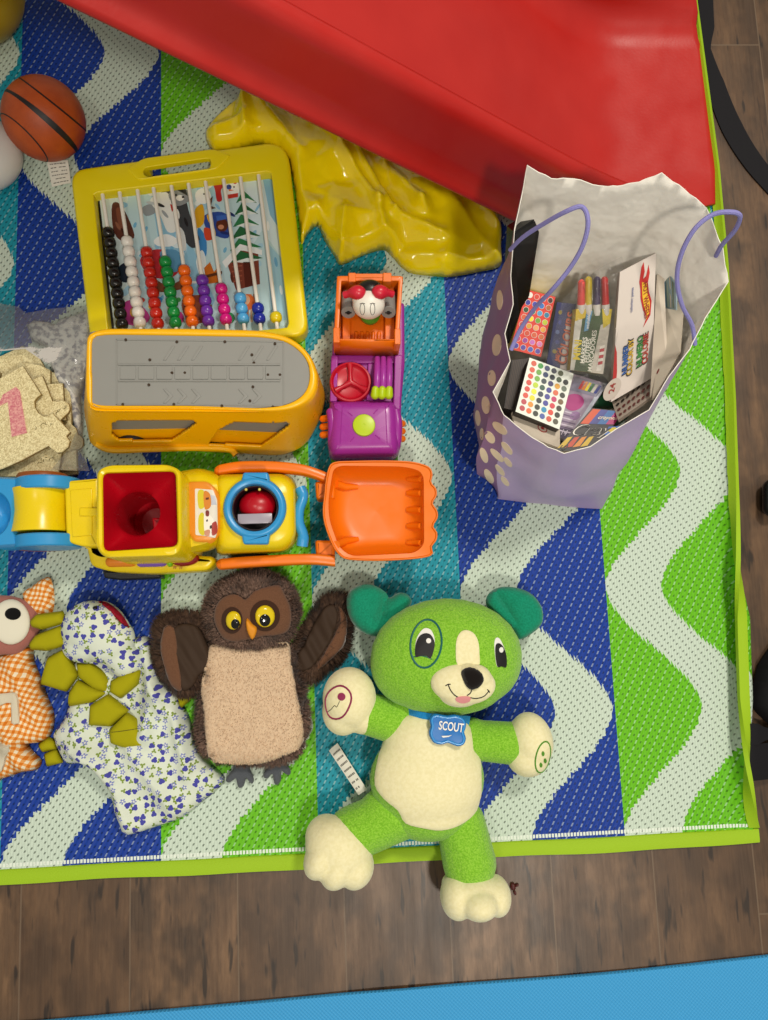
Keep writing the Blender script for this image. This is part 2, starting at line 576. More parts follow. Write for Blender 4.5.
# ---------------------------------------------------------------- rug
RX0 = at(161, 700, ZR).x                      # colour boundary between blue and green
SW = (at(616, 720, ZR).x - RX0) / 3           # width of one colour stripe
YR = (at(611, 710, ZR).y + at(702, 704, ZR).y) / 2      # a right-hand peak of the wave
YL = at(612, 588, ZR).y
PER = 2 * (YL - YR)
EDGE_Y = at(400, 857, ZR).y                   # south edge of the rug
EDGE_X = at(757, 835, ZR).x
def rug_mat(name='woven_mat', tape=False):
    t = NT(name); co = t.coord(); X = t.xyz(co)
    # jagged woven boundaries
    rowx = t.math('MULTIPLY', t.math('SUBTRACT', t.math('FRACT', t.math('DIVIDE', X[0], .0049)), .5), .006)
    wn = t.new('ShaderNodeTexWhiteNoise', noise_dimensions='1D'); t.l.new(t.math('FLOOR', t.math('DIVIDE', X[0], .0049)), wn.inputs['W'])
    yy = t.math('ADD', t.math('ADD', X[1], rowx), t.math('MULTIPLY', t.math('SUBTRACT', wn.outputs[0], .5), .0045))
    u = t.math('DIVIDE', t.math('SUBTRACT', X[0], RX0), SW)
    idx = t.math('FLOOR', u); fu = t.math('FRACT', u)
    m3 = t.math('MODULO', t.math('ADD', idx, 30.), 3.)     # 0 green, 1 teal, 2 blue
    ph = t.math('FRACT', t.math('ADD', t.math('DIVIDE', t.math('SUBTRACT', yy, YR), PER), 100.))
    tri = t.math('ABSOLUTE', t.math('SUBTRACT', ph, .5))   # .5 at the right peak, 0 at the left peak
    cosw = t.math('COSINE', t.math('MULTIPLY', ph, 2 * PI))
    w = t.math('ADD', t.math('MULTIPLY', cosw, .80), t.math('MULTIPLY', t.math('SUBTRACT', t.math('MULTIPLY', tri, 4.), 1.), .20))
    c0 = t.math('ADD', .490, t.math('MULTIPLY', w, .30))
    white = t.math('LESS_THAN', t.math('ABSOLUTE', t.math('SUBTRACT', fu, c0)), .195)
    green = '#66b916'; teal = '#1c8fa3'; blue = '#153a96'
    # weave : diagonal ribs with small stitch holes and light stitches
    XX = t.math('DIVIDE', X[0], .0068)
    YYs = t.math('DIVIDE', t.math('SUBTRACT', X[1], t.math('MULTIPLY', X[0], 1.55)), .0125)
    dr = t.math('ADD', t.math('MULTIPLY', X[1], .47), t.math('MULTIPLY', X[0], -.88))
    rib = t.math('FRACT', t.math('DIVIDE', dr, .0056))
    dd = t.math('FRACT', t.math('DIVIDE', t.math('ADD', X[1], t.math('MULTIPLY', t.math('FLOOR', t.math('DIVIDE', dr, .0056)), .0031)), .0078))
    hole = t.math('MULTIPLY', t.math('LESS_THAN', t.math('ABSOLUTE', t.math('SUBTRACT', rib, .5)), .17), t.math('LESS_THAN', t.math('ABSOLUTE', t.math('SUBTRACT', dd, .5)), .16))
    rib2 = t.math('FRACT', t.math('ADD', t.math('DIVIDE', dr, .0112), .25))
    st = t.math('MULTIPLY', t.math('LESS_THAN', t.math('ABSOLUTE', t.math('SUBTRACT', rib2, .5)), .075), t.math('LESS_THAN', t.math('ABSOLUTE', t.math('SUBTRACT', t.math('FRACT', t.math('ADD', dd, .5)), .5)), .26))
    base = t.mix(t.math('GREATER_THAN', m3, .5), green, teal)
    base = t.mix(t.math('GREATER_THAN', m3, 1.5), base, blue)
    nz = t.noise(co, 9, 3)
    base_d = t.mix(t.math('MULTIPLY', hole, .55), base, '#0b1410')
    base_d = t.mix(t.math('MULTIPLY', st, .34), base_d, '#d5e6dc')
    wc = t.mix(t.math('MULTIPLY', hole, .7), '#c6d6c6', '#3c4638')
    c = t.mix(white, base_d, wc)
    fine = t.math('FRACT', t.math('DIVIDE', X[0], .0034))
    c = t.mix(t.mapr(t.math('ABSOLUTE', t.math('SUBTRACT', fine, .5)), .3, .5, 0, .18), c, '#20302c')
    # white stitched hem just inside the south edge
    hem = t.math('MULTIPLY', t.math('LESS_THAN', t.math('ABSOLUTE', t.math('SUBTRACT', X[1], EDGE_Y + .0155)), .0022), t.math('GREATER_THAN', t.math('FRACT', t.math('DIVIDE', X[0], .004)), .3))
    c = t.mix(hem, c, '#dfe8dc')
    t.base(c); t.rough(.5); t.b.inputs['Specular IOR Level'].default_value = .2
    wv = t.math('SINE', t.math('MULTIPLY', dr, 2 * PI / .0056))
    h = t.math('SUBTRACT', t.math('ADD', t.math('MULTIPLY', wv, .3), t.math('MULTIPLY', t.math('ABSOLUTE', t.math('SUBTRACT', dd, .5)), .6)), t.math('MULTIPLY', hole, .6))
    t.bump(h, .6, .0011)
    return t.m
RUG = rug_mat()
rug = thing('outdoor_rug', 'large woven plastic rug with wavy white bands on green, blue and teal stripes', 'rug', (0, 0, 0))
W0 = -1.25; N0 = 1.35
TP = [(-60, 690), (0, 695), (165, 717), (265, 726), (400, 733), (560, 737), (640, 739), (700, 741), (760, 746), (800, 751), (835, 757)]   # photo row, tape centre
CP = [(-60, .30), (400, .30), (500, .36), (560, .55), (620, .92), (700, .92), (735, .78), (770, .55), (805, .28), (835, 0.)]                                    # photo row, amount of curl
def interp(T, v):
    if v <= T[0][0]: return T[0][1]
    for (a, b), (c, d) in zip(T, T[1:]):
        if v <= c:
            f = (v - a) / (c - a); return b + (d - b) * f
    return T[-1][1]
def edge_profile(y):
    """cross-section of the east edge from flat rug to the curled rim: list of (x, z)"""
    row = topx((.45, y, .015))[1]
    k = interp(CP, row); L = interp([(240, .020), (420, .028), (560, .046)], row); tot = PI * 1.05 * k; n = 12
    x = 0; z = ZR; P = [(x, z)]
    for i in range(n):
        a = tot * min(1, (i + .5) / (n * .75))
        x += math.cos(a) * L / n; z += math.sin(a) * L / n; P.append((x, z))
    zt = P[-2][1]; tx = at(interp(TP, row), row, zt).x
    dx = tx - P[-2][0]
    return [(p[0] + dx, p[1]) for p in P]
bm = bmesh.new(); ys = []
y = EDGE_Y + .0005
while y < N0: ys.append(y); y += .012
tops = []
for y in ys:
    pr = edge_profile(y)
    wav = .0008 * math.sin(y * 21)
    row = [(W0, y, ZR), (-.6, y, ZR), (-.2, y, ZR), (.1, y, ZR), (.3, y, ZR)] + [(p[0], y, p[1] + (wav if p[1] > .006 else 0)) for p in pr[:-2]]
    tops.append(row)
thick = .0028
R1 = [ring(bm, r) for r in tops]
def offrow(r):
    out = []
    for i, p in enumerate(r):
        a = Vector(r[max(i - 1, 0)]); b = Vector(r[min(i + 1, len(r) - 1)]); d = (b - a).normalized()
        out.append(Vector(p) - Vector((-d.z, 0, d.x)) * thick)
    return out
R2 = [ring(bm, offrow(r)) for r in tops]
for a, b in zip(R1, R1[1:]): bridge(bm, a, b, closed=False)
for a, b in zip(R2, R2[1:]): bridge(bm, b, a, closed=False)
bridge(bm, R1[0], R2[0], closed=False); bridge(bm, R1[-1], R2[-1], closed=False)
obj('woven_field', bm, RUG, rug, angle=60)
TAPE = NT('lime_binding_tape'); TAPE.base('#98be0a'); TAPE.rough(.7); _c = TAPE.coord()
TAPE.bump(TAPE.noise(_c, 700, 2), .6, .0008); TAPE = TAPE.m
# south binding
bm = bmesh.new(); rs = []
for k in range(90):
    x = W0 + (EDGE_X + .002 - W0) * k / 89
    s = .0012 * math.sin(x * 14) + .0006 * math.sin(x * 37)
    y0 = EDGE_Y - .006 + s; y1 = EDGE_Y + .011 + s * .5; z1 = ZR + .0022
    rs.append([(x, y0, .0005), (x, y0 - .0015, .0022), (x, y0 - .0008, z1 - .0006), (x, y0 + .003, z1), (x, y1 - .002, z1), (x, y1, ZR + .0002), (x, y1, .0015)])
loft(bm, rs)
obj('binding_tape', bm, TAPE, rug, angle=50, label='lime green tape along the south edge')
# east binding, on the curled rim
bm = bmesh.new(); rs = []
for y in ys:
    if y < EDGE_Y + .001: continue
    pr = [Vector((p[0], y, p[1])) for p in edge_profile(y)]
    pr = resample(pr, 25, False); Lp = sum((b - a).length for a, b in zip(pr, pr[1:])); i0 = max(0, 24 - round(.0125 / (Lp / 24)))
    pr = resample(pr[i0:], 6, False)
    o_, i_ = [], []
    for i, p in enumerate(pr):
        d = (pr[min(i + 1, len(pr) - 1)] - pr[max(i - 1, 0)]).normalized(); nn = Vector((-d.z, 0, d.x))
        bl = .0016
        o_.append(p + nn * .0018 if True else p); i_.append(p - nn * (thick + .0012))
    rs.append(o_ + list(reversed(i_)))
for r in rs:
    for p in r: p.z = max(p.z, .0006)
loft(bm, rs)
obj('binding_tape', bm, TAPE, rug, angle=50, label='lime green tape on the curled east rim')

# ---------------------------------------------------------------- blue exercise mat
t = NT('blue_foam_mat'); co = t.coord(); X = t.xyz(co)
g = t.math('MULTIPLY', t.math('SINE', t.math('MULTIPLY', X[0], 2 * PI / .0046)), t.math('SINE', t.math('MULTIPLY', X[1], 2 * PI / .0046)))
t.base(t.mix(t.mapr(g, -1, 1, 0, .35), '#2f95d2', '#5ab4e6')); t.rough(.75); t.bump(g, .6, .0008)
a = at(60, 1021, .006); b = at(400, 990, .006); c = at(768, 957, .006)
line = [at(-60, 1031, .006), a, at(250, 1004, .006), b, at(600, 975, .006), c, at(900, 943, .006)]
line = smooth_poly([p.to_2d() for p in line], 8, closed=False)
bm = bmesh.new(); rs = []
for p in line:
    z = .0068 + .0015 * math.exp(-((p.x - b.x) / .06) ** 2)
    lift = .003 * math.exp(-((p.x - b.x) / .05) ** 2)
    q = p - Vector((.05, 1)) * .6
    rs.append([(p.x, p.y, z), (p.x - .0003, p.y + .0012, z - .002), (p.x, p.y + .0008, .001 + lift), (p.x, p.y - .04, .0006), (q.x, q.y, .0006), (q.x, q.y, z)])
loft(bm, rs)
m = obj('exercise_mat', bm, t.m, angle=50); tag(m, 'blue textured foam exercise mat along the bottom of the picture', 'mat')

# ---------------------------------------------------------------- black straps on the planks
STRAP = cloth('#17161a', 'black_webbing', .7)
def strap(name, pts, w, label, parent=None, th=.002, tilt=None, wpts=None):
    bm = bmesh.new(); P = smooth_poly([at(*p) for p in pts], 6, closed=False); N = len(P); rs = []
    for i, p in enumerate(P):
        d = (P[min(i + 1, N - 1)] - P[max(i - 1, 0)]); d.z = 0; d.normalize(); s = Vector((-d.y, d.x, 0))
        f = i / (N - 1)
        ww = w if wpts is None else w * (wpts[min(int(f * (len(wpts) - 1)), len(wpts) - 2)] * (1 - (f * (len(wpts) - 1)) % 1) + wpts[min(int(f * (len(wpts) - 1)) + 1, len(wpts) - 1)] * ((f * (len(wpts) - 1)) % 1) if f < 1 else wpts[-1])
        ti = 0 if tilt is None else tilt * math.sin(f * PI)
        a = s * ww / 2
        up = Vector((0, 0, abs(ti) * ww / 2))
        lo = Vector((p.x, p.y, p.z)) - a; hi = Vector((p.x, p.y, p.z)) + a + up * 2
        rs.append([lo, hi, hi + Vector((0, 0, th)), lo + Vector((0, 0, th))])
    loft(bm, rs)
    o = obj(name, bm, STRAP, parent, angle=50)
    if not parent: tag(o, label, 'strap')
    return o
strap('carry_strap', [(706, -30, .0006), (705, 0, .0006), (706, 28, .0006), (707, 50, .0006), (714, 84, .0006), (731, 128, .0006), (755, 166, .0006), (790, 205, .0006)], .030,
      'wide black webbing strap lying on the planks beside the red slide', tilt=.06, wpts=[.75, .75, .75, .3, .9, 1.05, 1., .9])
strap('luggage_strap', [(748, 762, .029), (756, 762, .026), (775, 760, .014), (810, 757, .003)], .044, 'short flat black webbing strap end reaching onto the curled rug edge', wpts=[1, 1, 1, 1])
# folded black bag end, right of the rug
t2 = thing('black_bag', 'black fabric bag with webbing loop at the right picture edge beside the rug', 'bag', at(770, 700))
bm = bmesh.new(); ppillow(bm, smooth_poly([(757, 705), (760, 680), (767, 660), (790, 640), (830, 680), (820, 730), (790, 736), (770, 722)], 4), .02, .006, .03, .02, sp=.005, under=.6)
obj('pouch', bm, STRAP, t2)
strap('loop_strap', [(747, 734, .030), (757, 734, .027), (768, 733, .020), (790, 728, .012)], .026, None, parent=t2, wpts=[1, 1, .5, .5])
bm = bmesh.new(); P, R = capsule_pts(at(772, 488, .018), at(772, 508, .018), .012); tube(bm, P, R, 14)
box(bm, at(792, 498, .01), (.04, .03, .018), b=.004)
o = obj('buckle', bm, plastic('#141418', .3)); tag(o, 'black plastic buckle peeking in at the right picture edge', 'buckle')
# crumb beside the dog's foot
bm = bmesh.new(); ellipsoid(bm, at(513, 887, .003), (.0035, .0045, .003), seg=12, rings_=8); ellipsoid(bm, at(515, 893, .002), (.002, .0025, .002), seg=10, rings_=6); ellipsoid(bm, at(517, 885, .002), (.002, .002, .002), seg=10, rings_=6)
for v in bm.verts: v.co += Vector((noise.noise(v.co * 400), noise.noise(v.co * 410 + Vector((3, 0, 0))), 0)) * .001
o = obj('dried_berry', bm, plastic('#4a120c', .5), merge=False); tag(o, 'tiny dark red dried crumb on the planks beside the green dog', 'crumb')
# ---------------------------------------------------------------- red slide
U = 1 / 767.0                                  # one photo pixel on the ground plane, in metres
_n = (348.0, 615.0)
def g2w(gx, gy, z):
    """ground offsets from the point under the camera, in photo pixels -> world"""
    return at(_n[0] + gx / (1 - z), _n[1] + gy / (1 - z), z)
def smax(a, b, k): 
    h = max(k - abs(a - b), 0) / k; return max(a, b) + h * h * k / 4
def smin(a, b, k):
    h = max(k - abs(a - b), 0) / k; return min(a, b) - h * h * k / 4
def lerp_tab(T, v):
    if v >= T[0][0]: return T[0][1] + (v - T[0][0]) * 0
    for (a, b), (c, d) in zip(T, T[1:]):
        if v >= c: return b + (d - b) * (v - a) / (c - a)
    (a, b), (c, d) = T[-2:]
    return d + (v - c) * (d - b) / (c - a)
def bed_z(g): return smax(.105 - (g - 143) * .00100, .0125, .022)
def rim_z(g): return sum(lerp_tab([(335, .050), (300, .068), (257, .100), (201, .146), (-48, .382), (-169, .497)], g + d) for d in (-24, -12, 0, 12, 24)) / 5
def lip_z(g): return smax(.08 - (g - 158) * .00102, .0095, .02)
t = NT('glossy_red_plastic'); co = t.coord()
t.base(t.mix(t.mapr(t.noise(co, 14, 4), .3, .7), '#b01a14', '#b8211a'))
sc = t.noise(co, 260, 2); t.rough(t.mapr(t.noise(co, 25, 4), .3, .7, .28, .42)); t.bump(t.math('ADD', sc, t.math('MULTIPLY', t.noise(co, 7, 2), 6)), .12, .0008)
SLIDE = t.m
sl = thing('toy_slide', 'big glossy red plastic slide coming down from the top left', 'slide', g2w(330, -500, ZR))
bm = bmesh.new(); rows = []
def section(g):
    bz = bed_z(g); rz = rim_z(g); lz = lip_z(g); P = []
    f1 = -574.
    # near side: rolled flange at the bottom, outer face, rounded top edge, inner face, bed
    P += [(-372, lz - .004), (-366, lz - .006), (-361.5, lz - .004), (-361, lz), (-363, lz + .006), (-367, lz + .012), (-370.5, lz + .020)]
    for k in range(1, 6): P.append((-371 - 3 * k / 6, lz + .020 + (rz - .028 - lz - .020) * k / 6))
    P += [(-374, rz - .028), (-374.5, rz - .018), (-376, rz - .009), (-379, rz - .003), (-383, rz - .0002), (-387, rz - .003), (-389, rz - .010)]
    for k in range(1, 6): s = k / 6; P.append((-389 - 5 * s ** 2, rz - .010 + (bz + .016 - rz + .010) * s))
    P += [(-395, bz + .014), (-399, bz + .005), (-407, bz), (-440, bz - .0004), (-480, bz - .0008), (-520, bz - .0004), (f1 + 16, bz), (f1 + 5, bz + .003), (f1 - 4, bz + .012), (f1 - 9, bz + .024)]
    for k in range(1, 6): s = k / 6; P.append((f1 - 9 - 8 * s, bz + .024 + (rz - .01 - bz - .024) * s))
    P += [(f1 - 17, rz - .010), (f1 - 20, rz - .003), (f1 - 25, rz), (f1 - 30, rz - .003), (f1 - 33, rz - .010)]
    for k in range(1, 5): s = k / 5; P.append((f1 - 33 - 3 * s, rz - .010 + (lz + .01 - rz + .01) * s))
    P += [(f1 - 40, lz + .006), (f1 - 44, lz - .002)]
    return P
gs = [332, 330, 326, 320] + list(range(312, -420, -9))
for g in gs:
    sc_ = section(g); row = []
    for gy, z in sc_:
        ex = g
        if g > 200:                                       # the lip at the foot is cut slightly on the skew
            ex = g + min(1, (g - 200) / 130) * (14 + .11 * (min(gy, -440) + 608) - (26 if gy > -404 else 0) - 22 * max(0, min(1, (-560 - gy) / 50)))
        zz = z - (.004 if g >= 332 else 0)
        row.append(g2w(ex, gy, max(zz, ZR + .0035)) if True else None)
    rows.append(row)
R = [ring(bm, r) for r in rows]
for a, b in zip(R, R[1:]): bridge(bm, a, b, closed=False)
bmesh.ops.recalc_face_normals(bm, faces=bm.faces)
if sum(f.normal.z for f in bm.faces) < 0: bmesh.ops.reverse_faces(bm, faces=bm.faces)
bake('chute', bm, [('SOLIDIFY', dict(thickness=.003, offset=-1))], SLIDE, sl)
# support frame at the top end, beyond the picture
bm = bmesh.new()
for gy in (-380, -665):
    for g in (-395,):
        p = g2w(g, gy, bed_z(g) - .01); tube(bm, [p, (p.x - .03, p.y, .0045)], .014, 12)
a = g2w(-395, -380, .3); b = g2w(-395, -665, .3); tube(bm, [a, b], .01, 10)
obj('support_frame', bm, SLIDE, sl)

# ---------------------------------------------------------------- crumpled yellow vinyl under the slide
t = NT('yellow_vinyl'); co = t.coord(); t.base('#f6dc08'); t.rough(t.mapr(t.noise(co, 30, 3), .3, .7, .10, .2)); t.b.inputs['Coat Weight'].default_value = .3; t.b.inputs['Coat Roughness'].default_value = .12
t.bump(t.math('ADD', t.math('MULTIPLY', t.noise(co, 22, 3), 1.5), t.noise(co, 90, 2)), .12, .002); VINYL = t.m
def field(ridges, px_z=.03):
    """ridges: (p0, p1, height, width) in photo pixels -> function of world xy"""
    W = [(at(a[0], a[1], px_z).to_2d(), at(b[0], b[1], px_z).to_2d(), h, w * U) for a, b, h, w in ridges]
    def f(v):
        s = 0
        for a, b, h, w in W:
            d = segd(v, a, b) / w; s += h * math.exp(-abs(d) ** 1.3)
        return s
    return f
out = [(204, 128), (222, 106), (243, 92), (262, 98), (300, 100), (350, 125), (420, 150), (470, 180), (500, 212), (503, 245), (502, 262), (480, 268), (452, 273), (432, 272), (408, 268), (392, 252), (383, 246), (362, 252), (341, 261), (334, 252), (324, 236), (317, 222), (307, 230), (301, 240), (299, 222), (292, 174), (284, 152), (262, 140), (232, 146), (212, 146)]
rf = field([((243, 93), (247, 140), .022, 7), ((215, 125), (243, 118), .010, 6), ((262, 105), (300, 150), .014, 9), ((330, 130), (378, 205), .022, 6), ((352, 140), (395, 215), .020, 5), ((378, 205), (386, 245), .018, 6),
            ((345, 215), (341, 258), .020, 8), ((318, 205), (330, 240), .014, 7), ((395, 215), (440, 235), .016, 7), ((385, 160), (420, 205), .016, 6), ((420, 205), (424, 212), .02, 8), ((440, 180), (498, 258), .012, 9), ((484, 205), (501, 225), .016, 7),
            ((395, 250), (500, 262), .006, 8), ((290, 165), (310, 215), .012, 8)])
_f1 = facets(-.35, .35, .35, .8, .045, .030, 11); _f2 = facets(-.35, .35, .35, .8, .018, .008, 5)
def zt(v, d, z, g):
    s_ = sum(_f1((v.x + dx, v.y + dy)) for dx, dy in ((0, 0), (.002, 0), (-.002, 0), (0, .002), (0, -.002))) / 5
    return max(ZR + .002 if d < 1e-6 else ZR + .003, z + min(1, d / .012) * (s_ + _f2(v) * .6 + rf(v) * .8 - .014))
bm = bmesh.new(); ppillow(bm, smooth_poly(out, 3), .02, ZR + .004, .020, .022, sp=.0030, ztop=zt, under=.05)
o = obj('vinyl_cover', bm, VINYL, angle=180, origin=at(380, 200)); tag(o, 'crumpled shiny yellow vinyl sheet stuffed under the red slide', 'vinyl cover')

# ---------------------------------------------------------------- balls
t = NT('basketball_rubber'); co = t.coord(); t.base(t.mix(t.mapr(t.noise(co, 40, 3), .35, .65), '#b85016', '#a5430f')); t.rough(.5)
vo = t.new('ShaderNodeTexVoronoi'); t.l.new(co, vo.inputs['Vector']); vo.inputs['Scale'].default_value = 700; t.bump(vo.outputs['Distance'], .3, .0005); BBALL = t.m
R = .0515; c = at(44, 119, R + ZR)
bb = thing('mini_basketball', 'small orange and black rubber basketball on the rug left of the slide', 'ball', (c.x, c.y, ZR))
BC = Vector((c.x, c.y, ZR + R))
bm = bmesh.new(); ellipsoid(bm, BC, R, seg=48, rings_=32); obj('cover', bm, BBALL, bb)
bm = bmesh.new()
def arc_on(n, off, w0, w1, c0=None):
    """a seam: circle on the ball with plane normal n at offset off"""
    n = Vector(n).normalized(); u = n.orthogonal().normalized(); v = n.cross(u); r = math.sqrt(1 - off * off)
    rs = []
    for k in range(73):
        a = 2 * PI * k / 72; d = (n * off + (u * math.cos(a) + v * math.sin(a)) * r)
        w = w0 + (w1 - w0) * (.5 + .5 * math.cos(2 * a)); tt = n.cross(d).normalized(); s = d.cross(tt).normalized()
        rs.append([BC + (d - s * w).normalized() * R * .99, BC + (d - s * w).normalized() * R * 1.006, BC + d * R * 1.008, BC + (d + s * w).normalized() * R * 1.006, BC + (d + s * w).normalized() * R * .99])
    loft(bm, rs, caps=(False, False))
vd = (CAM - BC).normalized()
ax = Vector((-.50, -.86, .0)).normalized() 
arc_on(Vector((.62, .78, .12)).normalized() * 1, -.10, .035, .075)
arc_on(Vector((.62, .74, .25)).normalized(), .42, .018, .022)
arc_on(Vector((.62, .74, -.05)).normalized(), -.72, .014, .018)
obj('seam', bm, plastic('#17120f', .5), bb, merge=False)
TAG = None
def paper_tag(name, pxq, z, parent=None, lines=6, label=None, zs=None, ang=0, cat=None):
    zs = zs or [z] * 4
    q = quad_at(pxq, zs); n = (q[1] - q[0]).cross(q[3] - q[0]).normalized()
    if n.z < 0: n = -n
    bm = bmesh.new(); F0 = []
    P = []
    for j in range(7):
        row = []
        for i in range(7):
            a = q[0].lerp(q[1], i / 6); b = q[3].lerp(q[2], i / 6); p = a.lerp(b, j / 6) + n * .0016 * math.sin(i / 6 * PI)
            row.append(p)
        P.append(row)
    top = [ring(bm, r) for r in P]; bot = [ring(bm, [p - n * .0005 for p in r]) for r in P]
    for a, b in zip(top, top[1:]): F0 += bridge(bm, a, b, closed=False)
    for a, b in zip(bot, bot[1:]): F0 += bridge(bm, b, a, closed=False)
    per = lambda g: g[0] + [r[-1] for r in g[1:]] + list(reversed(g[-1][:-1])) + [r[0] for r in reversed(g[1:-1])]
    F0 += bridge(bm, per(top), per(bot)); colour_faces(bm, F0, '#dcd9cc')
    rnd = random.Random(int(q[0].x * 1e5)); F1 = []
    for k in range(lines):
        v = .12 + .76 * k / max(lines - 1, 1); x = .12
        while x < .85:
            w = rnd.uniform(.05, .16); x1 = min(x + w, .9)
            if rnd.random() < .85:
                def pt(a, b_): 
                    return q[0].lerp(q[1], a).lerp(q[3].lerp(q[2], a), b_) + n * (.0016 * math.sin(a * PI) + .0003)
                hh = .018
                F1.append(bm.faces.new([bm.verts.new(pt(x, v - hh)), bm.verts.new(pt(x1, v - hh)), bm.verts.new(pt(x1, v + hh)), bm.verts.new(pt(x, v + hh))]))
            x = x1 + .03
    colour_faces(bm, F1, '#6b6860')
    o = obj(name, bm, print_mat(.8), parent, merge=False, angle=60)
    if label: o['label'] = label
    return o
paper_tag('care_tag', [(47, 162), (68, 160), (71, 183), (52, 187)], .008, bb, 6, 'small white printed care tag', zs=[.016, .016, .005, .005])
R = .05; c = at(-22, 148, R + ZR)
bm = bmesh.new(); ellipsoid(bm, (c.x, c.y, ZR + R * .72), (R, R, R * .72), seg=40, rings_=24)
o = obj('white_ball', bm, plastic('#cfcfca', .35), origin=(c.x, c.y, ZR)); tag(o, 'white round plastic ball cut by the left edge below the basketball', 'ball')
R = .075; c = at(-38, -18, R + ZR)
bm = bmesh.new(); ellipsoid(bm, (c.x, c.y, ZR + R), R, seg=40, rings_=24)
o = obj('yellow_ball', bm, plastic('#b99a0c', .35), origin=(c.x, c.y, ZR)); tag(o, 'yellow plastic ball in the top left corner of the picture', 'ball')
# ---------------------------------------------------------------- gift bag
def ring_px(L, n, closed=True):
    P = [at(*p) for p in L]
    return resample(smooth_poly(P, 5, closed), n, closed)
N_ = 96
top = [(564, 453, .205), (590, 447, .21), (618, 430, .213), (649, 410, .218), (668, 378, .228), (690, 350, .24), (706, 318, .25), (727, 283, .262), (722, 250, .28), (706, 208, .29), (685, 188, .298), (662, 172, .302), (640, 181, .295), (618, 186, .288), (600, 186, .285), (575, 178, .287), (552, 178, .288), (527, 165, .292), (522, 195, .272), (514, 230, .258), (509, 275, .242), (513, 305, .232), (505, 335, .222), (509, 362, .214), (493, 392, .206), (503, 416, .203), (527, 434, .203), (548, 446, .204)]
NT_ = len(top)
# base corners as measured; the ring keeps the same order round the bag
base = [(545, 504, 0), (560, 506, 0), (582, 508, 0), (602, 509, 0), (605, 490, 0), (607, 470, 0), (609, 450, 0), (611, 430, 0), (612, 415, 0), (612, 400, 0), (611, 385, 0), (605, 376, 0), (592, 374, 0), (577, 373, 0), (562, 372, 0), (545, 372, 0), (530, 372, 0), (508, 372, 0), (500, 380, 0), (497, 395, 0), (496, 410, 0), (495, 425, 0), (494, 440, 0), (494, 465, 0), (495, 482, 0), (498, 499, 0), (514, 501, 0), (530, 503, 0)]
base = [(x, y, ZR) for x, y, z in base]
mid = []
TW = [at(*p) for p in top]; BW = [at(*p) for p in base]
def lev(f, bulge):
    out = []
    cx = sum((a.lerp(b, f) for a, b in zip(BW, TW)), Vector()) / NT_
    for i, (a, b) in enumerate(zip(BW, TW)):
        p = a.lerp(b, f); d = (p - cx); d.z = 0; d.normalize()
        zz = ZR + (b.z - ZR) * f
        q = p + d * bulge(i) ; q.z = zz; out.append(q)
    return out
def bl(k):
    def f(i):
        if 18 <= i <= 24: return .028 * k            # the gusset side bellies out
        if i <= 3 or i >= 27: return .004 * k
        return .0 * k
    return f
levels = [BW, lev(.12, bl(.5)), lev(.3, bl(1.)), lev(.5, bl(.9)), lev(.7, bl(.5)), lev(.85, bl(.15)), TW]
def crumple(p, f):
    return p + Vector((noise.noise(p * 16), noise.noise(p * 16 + Vector((9, 2, 1))), 0)) * .006 * f
bag = thing('gift_bag', 'open lilac paper gift bag with cord handles, stuffed with craft packs', 'gift bag', at(555, 440, ZR))
rings_ = []
for k in range(25):
    f = k / 24; j = min(int(f * 6), 5); g = f * 6 - j
    row = [a.lerp(b, g) for a, b in zip(levels[j], levels[j + 1])]
    row = [crumple(p, math.sin(f * PI) + (.5 * f)) for p in row]
    rings_.append(resample(row + [], NT_, True) if False else row)
# finer round the bag, corners kept
def fine(row, s=4):
    out = []
    for i in range(len(row)):
        a, b = row[i], row[(i + 1) % len(row)]
        for q in range(s): out.append(a.lerp(b, q / s))
    return out
def mesh_wall(off=0.):
    rr = []
    for r in rings_:
        rr.append(fine(r))
    return rr
rr = mesh_wall(); n = len(rr[0])
# small tears and teeth on the rim
for i in range(n):
    rr[-1][i] = rr[-1][i] + Vector((0, 0, .0015 * ((i * 7) % 3) / 2))
bm = bmesh.new(); Rg = [ring(bm, r) for r in rr]
nrm = []
inn = []
for r in rr:
    c = sum(r, Vector()) / n; row = []
    for i, p in enumerate(r):
        d = (r[(i + 1) % n] - r[i - 1]); d.z = 0; m_ = Vector((-d.y, d.x, 0)).normalized()
        if m_.dot(c - p) < 0: m_ = -m_
        row.append(p + m_ * .0009)
    inn.append(row)
Ri = [ring(bm, r) for r in inn]
for a, b in zip(Rg, Rg[1:]): bridge(bm, a, b, mi=0)
for a, b in zip(Ri, Ri[1:]): bridge(bm, b, a, mi=1)
bridge(bm, Rg[-1], Ri[-1], mi=1)
cap(bm, Rg[0]); 
f = cap(bm, Ri[0], 1)
t = NT('lilac_printed_paper'); co = t.coord(); X = t.xyz(co)
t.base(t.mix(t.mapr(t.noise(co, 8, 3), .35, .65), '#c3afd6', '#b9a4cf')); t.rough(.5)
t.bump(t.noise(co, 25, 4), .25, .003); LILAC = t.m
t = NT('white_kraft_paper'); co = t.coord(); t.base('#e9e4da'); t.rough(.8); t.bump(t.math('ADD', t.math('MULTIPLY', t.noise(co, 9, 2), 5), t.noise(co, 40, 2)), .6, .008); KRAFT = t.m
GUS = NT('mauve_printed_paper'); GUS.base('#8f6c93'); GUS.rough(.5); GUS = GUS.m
# gusset side and left part: mauve
body = obj('paper_body', bm, [LILAC, KRAFT, GUS], bag, angle=70, merge=False)
nr = len(rr) - 1
for p in body.data.polygons:
    if p.material_index == 0:
        pass
nface = n
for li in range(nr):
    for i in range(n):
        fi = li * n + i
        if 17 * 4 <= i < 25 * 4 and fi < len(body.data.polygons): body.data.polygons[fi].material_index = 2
bagtree = bvh_of(body)
